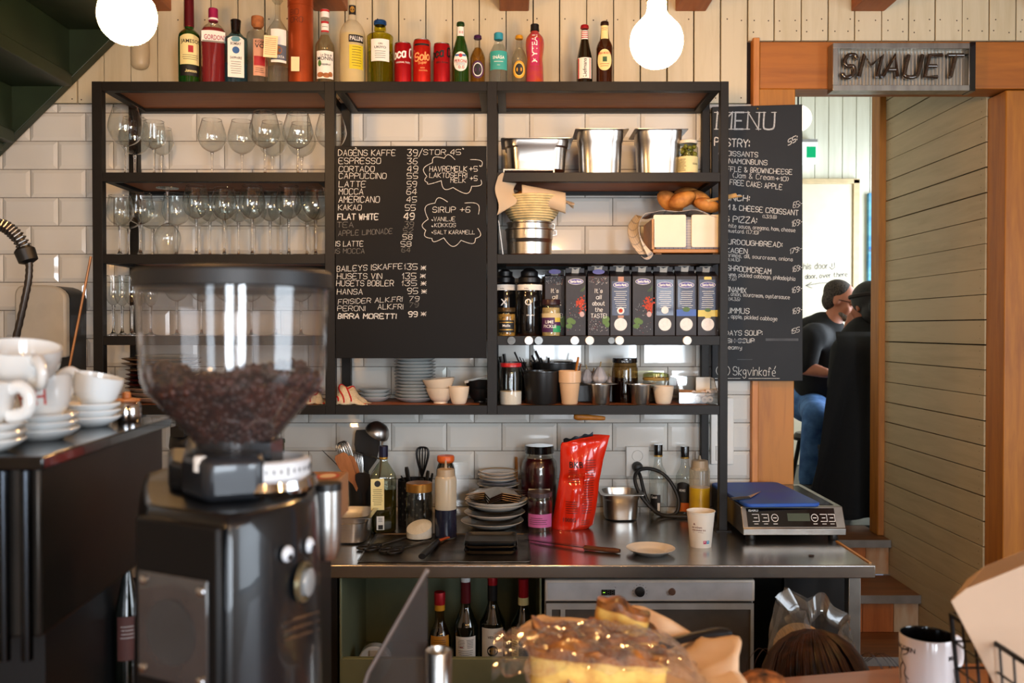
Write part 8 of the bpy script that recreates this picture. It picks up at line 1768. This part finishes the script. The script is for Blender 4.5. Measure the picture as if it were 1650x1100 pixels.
# --- seated man with glasses and black hoodie, facing the other person
Ym = 5.45; hx = ax(1358, Ym); hd = at(1355, 485, Ym)
man = thing('person', 'grey haired person with glasses and beard in black hoodie and blue jeans, seated', 'person', (hx - .1, Ym, FZ))
O = Vector(man.location); V_ = lambda px, py, Y: at(px, py, Y) - O
hc = hd - O; face = Vector((.86, -.5, 0))
sho = V_(1328, 535, Ym + .02); hip = Vector((sho.x - .02, .12, .52)); 
b = M(); P, R3 = head(b, hc, face, 1.0, .25)
caps(b, hc + Vector((-.025, .01, -.07)), V_(1335, 530, Ym), .056, .065); 
ls = V_(1305, 545, Ym - .17); rs_ = V_(1352, 545, Ym + .2)
el = V_(1297, 592, Ym - .17); wr = V_(1332, 601, Ym - .27)
caps(b, ls, el, .058, .046); caps(b, el, wr, .047, .03); hand(b, wr, (.9, -.25, -.03), (.0, -.2, 1), 1, .35)
el2 = V_(1372, 590, Ym + .12); wr2 = V_(1383, 602, Ym + .12); caps(b, rs_, el2, .055, .045); caps(b, el2, wr2, .045, .03); hand(b, wr2, (.7, -.6, -.1), (0, 0, 1), 1, .3)
b.sph((sho.x, .04, (sho.z + hip.z) / 2), (.15, .12, .3)); b.sph(hip, (.17, .17, .13))
kn1, kn2 = V_(1314, 668, Ym - .27), V_(1330, 672, Ym - .04); an1, an2 = Vector((kn1.x - .02, kn1.y + .05, .09)), Vector((kn2.x, kn2.y - .14, .09))
for k_, a_, hs_ in ((kn1, an1, -.09), (kn2, an2, .09)): caps(b, hip + Vector((hs_ * .4, hs_, 0)), k_, .085, .06); caps(b, k_, a_, .06, .04); b.sph(a_ + Vector((.06, -.04, -.05)), (.1, .045, .04))
b.obj('body', skin, man, remesh=.011)
b = M(); b.sph((sho.x - .0, .04, (sho.z + hip.z) / 2 + .02), (.19, .17, .33), seg=24, rings=16); caps(b, ls + Vector((.03, .02, .01)), rs_ + Vector((-.02, 0, .0)), .085, .085); caps(b, ls, ls.lerp(el, .85), .078, .07); caps(b, rs_, el2, .075, .065); caps(b, el2, el2.lerp(wr2, .6), .062, .05)
b.sph((sho.x - .03, .06, sho.z + .045), (.12, .11, .06)); b.obj('hoodie', blackc, man, remesh=.013)
b = M()
for dx in (0, .035): p = V_(1352 + dx * 180, 540, Ym - .2); b.tube([p, p + Vector((.012, -.01, -.1)), p + Vector((.02, 0, -.22))], .0045, 6)
b.obj('hood_cord', mt('cream cord', '#cfc6b4', .8), man)
b = M(); b.sph(hip + Vector((0, 0, .02)), (.185, .19, .15), seg=20, rings=12)
for k_, a_, hs_ in ((kn1, an1, -.09), (kn2, an2, .09)): caps(b, hip + Vector((hs_ * .4, hs_, 0)), k_, .1, .078); caps(b, k_, k_.lerp(a_, .95), .076, .062)
b.obj('jeans', jeans, man, remesh=.013)
for a_ in (an1, an2): b = M(); b.sph(a_ + Vector((.06, -.04, -.04)), (.125, .055, .05)); b.sph(a_ + Vector((0, 0, -.03)), (.06, .055, .06)); b.obj('shoe', black_p, man, remesh=.012)
b = M(); b.sph(P(0, -.03, .052), (.079, .088, .076), rot=R3, seg=24, rings=14); b.sph(P(0, -.055, .0), (.078, .058, .075), rot=R3, seg=20, rings=12); b.obj('hair', mt('grey brown hair', '#4b4038', .8, var=.35, scale=120, bump=.4), man, remesh=.008)
b = M(); b.sph(P(0, .055, -.088), (.046, .044, .03), rot=R3, seg=20, rings=12); b.sph(P(0, .02, -.075), (.06, .05, .036), rot=R3, seg=20, rings=12); b.obj('beard', mt('grey beard', '#8a7d72', .85, var=.3, scale=140, bump=.4), man, remesh=.008)
b = M()
for q in (-1, 1): b.tube([P(q * .032 + .023 * math.cos(a), .104 - abs(q * .032 + .023 * math.cos(a)) * .2, .002 + .017 * math.sin(a)) for a in [2 * PI * k / 20 for k in range(20)]], .0028, 6, closed=True); b.tube([P(q * .055, .095, .006), P(q * .08, .0, .006)], .0026, 6)
b.tube([P(-.009, .106, .006), P(.009, .106, .006)], .0028, 6); b.obj('glasses', black_g, man)
b = M()
for q in (-1, 1): b.sph(P(q * .031, .078, .0), .0125 * 1.0, seg=12, rings=8)
b.obj('eye', mt('eye', '#cfc5bd', .2), man)
stl = thing('bar_stool', 'dark stool carrying the person in blue jeans', 'stool', (O.x + hip.x, Ym + hip.y + .05, FZ)); M().lathe([(0, .29), (.11, .29), (.12, .31), (.1, .335), (0, .34)], seg=28).obj('seat', black_p, stl)
for q in range(4): a = PI / 4 + PI / 2 * q; M().tube([(.08 * math.cos(a), .08 * math.sin(a), .3), (.14 * math.cos(a), .14 * math.sin(a), 0)], .014, 8).obj('leg', black_m, stl)
# --- second person, back to the camera, hand at the chin, black top, coat hanging from the chair
Yw_ = 4.9; hd2 = at(1397, 492, Yw_); wm_ = thing('person', 'dark haired person in black seen from behind with a hand raised to the face', 'person', (hd2.x, Yw_, FZ)); O2 = Vector(wm_.location); W_ = lambda px, py, Y: at(px, py, Y) - O2
b = M(); hc2 = hd2 - O2; P2_, R32 = head(b, hc2, (-.35, .93, 0), 1.0, .1); caps(b, hc2 + Vector((.02, -.02, -.08)), W_(1402, 540, Yw_), .052, .062)
sl_, sr_ = W_(1358, 565, Yw_ + .02), W_(1440, 562, Yw_); eL = W_(1350, 620, Yw_ + .0); wL = W_(1364, 535, Yw_ + .1)
caps(b, sl_, eL, .05, .042); caps(b, eL, wL, .042, .028); hand(b, wL, (.25, -.1, .95), (-.8, -.4, 0), .95, .7); eR = W_(1450, 640, Yw_ + .2); wR = eR + Vector((-.02, .1, .03)); caps(b, sr_, eR, .05, .042); caps(b, eR, wR, .042, .028); hand(b, wR, (-.1, .9, 0), (0, 0, 1), .95, .3)
tz = W_(1400, 600, Yw_).z; b.sph((0.01, 0, tz), (.17, .12, .28), seg=20, rings=14); b.sph((.01, .0, .55), (.2, .17, .13)); 
for q in (-1, 1): caps(b, (.01 + q * .09, .03, .53), (q * .1 + .34, .36, .5), .085, .06); caps(b, (q * .1 + .34, .36, .5), (q * .1 + .34, .32, .09), .06, .04); b.sph((q * .1 + .34, .38, .04), (.045, .11, .04))
b.obj('body', skin2, wm_, remesh=.011)
b = M(); b.sph((.01, 0, tz), (.205, .16, .32), seg=24, rings=16); caps(b, sl_ + Vector((.03, 0, .01)), sr_ + Vector((-.03, 0, .01)), .085, .085); caps(b, sl_, eL, .068, .058); caps(b, eL, eL.lerp(wL, .75), .056, .044); caps(b, sr_, eR, .068, .058); caps(b, eR, wR, .056, .042); b.sph((.01, 0, .6), (.2, .18, .16)); b.obj('black_top', blackc, wm_, remesh=.013)
b = M(); b.sph((.01, .0, .55), (.215, .19, .15))
for q in (-1, 1): caps(b, (.01 + q * .09, .03, .53), (q * .1 + .34, .36, .5), .1, .075); caps(b, (q * .1 + .34, .36, .5), (q * .1 + .34, .32, .1), .075, .06); b.sph((q * .1 + .34, .38, .05), (.055, .125, .05))
b.obj('trousers', mt('black denim', '#121214', .9), wm_, remesh=.013)
b = M(); b.sph(P2_(0, -.025, .035), (.09, .108, .098), rot=R32, seg=24, rings=14); b.sph(P2_(0, -.06, -.04), (.078, .07, .085), rot=R32); b.sph(P2_(-.045, -.115, -.02), (.042, .035, .038), rot=R32); b.obj('hair', mt('dark brown hair', '#17100d', .6, var=.4, scale=60, stretch=(1, 1, .2), bump=.5), wm_, remesh=.009)
b = M(); b.tube([P2_(.094 * math.sin(a), -.02 + .108 * math.cos(a), .05) for a in [2 * PI * k / 28 for k in range(28)]], .008, 8, closed=True, flat=1.3); b.obj('headband', mt('dark headband', '#241c19', .8), wm_)
chr_ = thing('dining_chair', 'dark chair behind the person in black, hidden under a coat', 'chair', (O2.x, Yw_ - .02, FZ)); M().bx(-.2, .2, -.2, .22, .3, .33).obj('seat', black_p, chr_, bevel=.006); M().bx(-.2, .2, -.235, -.21, .3, .86).obj('backrest', black_p, chr_, bevel=.006)
for x in (-.18, .18):
    for y in (-.2, .2): M().bx(x - .016, x + .016, y - .016, y + .016, 0, .3).obj('leg', black_p, chr_)
ct = thing('coat', 'long black coat hanging over the chair back almost to the floor', 'coat', (O2.x, Yw_ - .26, FZ))
def coat(u, v):
    z = .93 * (1 - v) + .03; wd = .24 + .13 * v + .02 * math.sin(5 * v); x = (u - .5) * 2 * wd - .1 * v + .035 * math.sin(9 * u + 4 * v) * v; y = -.03 - .05 * math.sin(PI * u) - .03 * math.sin(7 * PI * u + 2 * v) * (.3 + v) - .05 * v
    if v < .08: y += .09 * (1 - v / .08)
    return (x, y, z)
b = M(); b.grid(coat, 60, 30); b.uv = {}; b.obj('coat_cloth', mt('black wool', '#0b0b0c', .95, var=.1, scale=60), ct, solid=.012)
tb_ = thing('cafe_table', 'small dark table between the two seated people', 'table', (O2.x + .28, 5.55, FZ)); M().bx(-.02, .45, -.2, .55, .61, .64).obj('table_top', wood('dark table oak', '#4a3018', '#2e1c0e', .4), tb_, bevel=.004); M().tube([(.16, .15, 0), (.16, .15, .61)], .03, 12).obj('leg', black_m, tb_); M().lathe([(0, 0), (.2, 0), (.2, .015), (0, .02)], (.16, .15, 0), 24).obj('base', black_m, tb_)
# --- crouching person at the bar: dark brown hair just showing over the bar
hp_ = at(1318, 1122, 1.78); cr = thing('person', 'person with long dark brown hair crouching behind the bar, back turned', 'person', (hp_.x, 1.8, 0)); C_ = lambda x, y, z: (x, y, z)
b = M(); zc2 = hp_.z - .015; P3, R33 = head(b, (0, 0, zc2), (.15, .97, 0), 1.0, .3); caps(b, (0, -.02, zc2 - .08), (0, -.03, zc2 - .17), .05, .06); b.sph((0, -.02, zc2 - .4), (.16, .13, .27)); b.sph((0, -.02, zc2 - .66), (.18, .17, .14))
for q in (-1, 1):
    caps(b, (q * .17, -.01, zc2 - .22), (q * .2, .16, zc2 - .42), .05, .042); caps(b, (q * .2, .16, zc2 - .42), (q * .12, .36, zc2 - .4), .042, .028); hand(b, (q * .12, .36, zc2 - .4), (-.2 * q, .95, .1), (0, 0, 1), .95, .4)
    caps(b, (q * .09, 0, zc2 - .66), (q * .13, .34, zc2 - .56), .085, .06); caps(b, (q * .13, .34, zc2 - .56), (q * .12, .12, .08), .06, .04); b.sph((q * .12, .2, .045), (.045, .11, .045))
b.obj('body', skin, cr, remesh=.012)
b = M(); b.sph((0, -.02, zc2 - .4), (.19, .16, .3), seg=20, rings=14); caps(b, (-.14, -.02, zc2 - .21), (.14, -.02, zc2 - .21), .085, .085)
for q in (-1, 1): caps(b, (q * .17, -.01, zc2 - .22), (q * .2, .16, zc2 - .42), .066, .056); caps(b, (q * .2, .16, zc2 - .42), (q * .13, .33, zc2 - .4), .055, .04)
b.obj('shirt', blackc, cr, remesh=.014)
b = M(); b.sph((0, -.02, zc2 - .66), (.2, .19, .16))
for q in (-1, 1): caps(b, (q * .09, 0, zc2 - .66), (q * .13, .34, zc2 - .56), .098, .072); caps(b, (q * .13, .34, zc2 - .56), (q * .12, .12, .1), .072, .055); b.sph((q * .12, .2, .05), (.055, .12, .05))
b.obj('trousers', mt('black denim', '#121214', .9), cr, remesh=.014)
hm = mt('brown hair', '#3a2015', .45, var=.45, scale=50, stretch=(1, 1, .15), bump=.5, col2='#0d0604')
b = M(); b.sph(P3(0, -.025, .03), (.098, .115, .1), rot=R33, seg=24, rings=16); b.sph(P3(0, -.07, -.08), (.095, .07, .14), rot=R33); b.sph(P3(.0, -.06, -.2), (.1, .06, .12), rot=R33); hr_ = b.obj('hair', hm, cr, remesh=.009)
b = M(); rh = random.Random(5)
for k in range(260):
    a = rh.uniform(0, 2 * PI); el_ = rh.uniform(.1, 1.2); e0 = rh.uniform(.3, 1.5); pts = []
    for i in range(7):
        t = i / 6; th_ = .15 + t * 1.7; x = math.sin(th_) * math.sin(a + .25 * t); y = -math.sin(th_) * math.cos(a + .25 * t); z = math.cos(th_); f = 1.02 + .05 * rh.random() * t
        pts.append(P3(.1 * x * f, -.028 + .117 * y * f, .03 + .104 * z * f - (.12 * max(0, t - .7) if y < 0 else 0)))
    b.tube(pts, rh.uniform(.0012, .0028), 4)
for k in range(14):
    a = rh.uniform(-1.2, 1.6); p0 = P3(.1 * math.sin(a), -.03, .08); b.tube(cr_smooth([tuple(p0), tuple(p0 + Vector((.03 * math.sin(a), -.01, .02))), tuple(p0 + Vector((.06 * math.sin(a), -.02, -.01))), tuple(p0 + Vector((.055 * math.sin(a), -.02, -.05)))], 4), .0007, 4)
o = b.obj('hair_strand', hm, hr_); o['kind'] = 'stuff'
# --- far room: exit sign, globe lamp, painting
es = thing('exit_sign', 'lit green and white exit sign on the far board wall', 'sign', (0, 0, 0)); Ye = 6.4; M().bx(ax(1276, Ye), ax(1316, Ye), Ye, 6.5, az(262, Ye), az(229, Ye)).obj('sign_body', emis('lit sign white', '#f4fff6', 1.6), es); M().bx(ax(1298, Ye), ax(1313, Ye), Ye - .006, Ye, az(254, Ye), az(236, Ye)).obj('green_face', emis('lit sign green', '#1fb878', .9), es); M().bx(ax(1280, Ye), ax(1316, Ye), Ye, 6.5, az(229, Ye), az(224, Ye)).obj('mount', mt('grey mount', '#8d8d8a', .5), es)
p = at(1286, 191, 5.6); gl = thing('globe_lamp', 'lit white globe lamp in the far room beside the menu board', 'lamp', p); rg = 21 * 5.6 / F
M().sph((0, 0, 0), rg, seg=28, rings=18).obj('globe', emis('lit globe', '#fff1dc', 3.0), gl); M().tube([(0, 0, rg), (0, 0, 3.4 - p.z)], .006, 8).obj('cord', cord_m, gl)
pt = thing('painting', 'blue and coral abstract seascape canvas on the far wall', 'painting', (0, 0, 0)); Yp_ = 6.46; xa, xb, za, zb = ax(1399, Yp_), ax(1470, Yp_), az(470, Yp_), az(311, Yp_); 
M().bx(xa, xb, Yp_, 6.5, za, zb).obj('canvas', mt('painted canvas', '#5f9cbd', .7, var=.1, scale=7, stretch=(1, 1, 2.5), col2='#2f6f9a'), pt)
b = M(); rp_ = random.Random(2)
for k in range(16):
    z = za + (zb - za) * rp_.uniform(.3, .8); x = xa + (xb - xa) * rp_.uniform(.0, .7); n = 14; rx, rz_ = rp_.uniform(.02, .07), rp_.uniform(.006, .03); dd = Yp_ - .0008 - k * .00008; b.add([(x, dd, z)] + [(max(xa, x + rx * math.cos(2 * PI * i / n)), dd, z + rz_ * math.sin(2 * PI * i / n)) for i in range(n)], [(0, 1 + i, 1 + (i + 1) % n) for i in range(n)], rp_.choice((0, 1, 2)))
b.obj('brush_stroke', [mt('coral paint', '#c8605a', .7), mt('deep blue paint', '#1f5b96', .7), mt('grey blue paint', '#4a6478', .7)], pt, smooth=False)
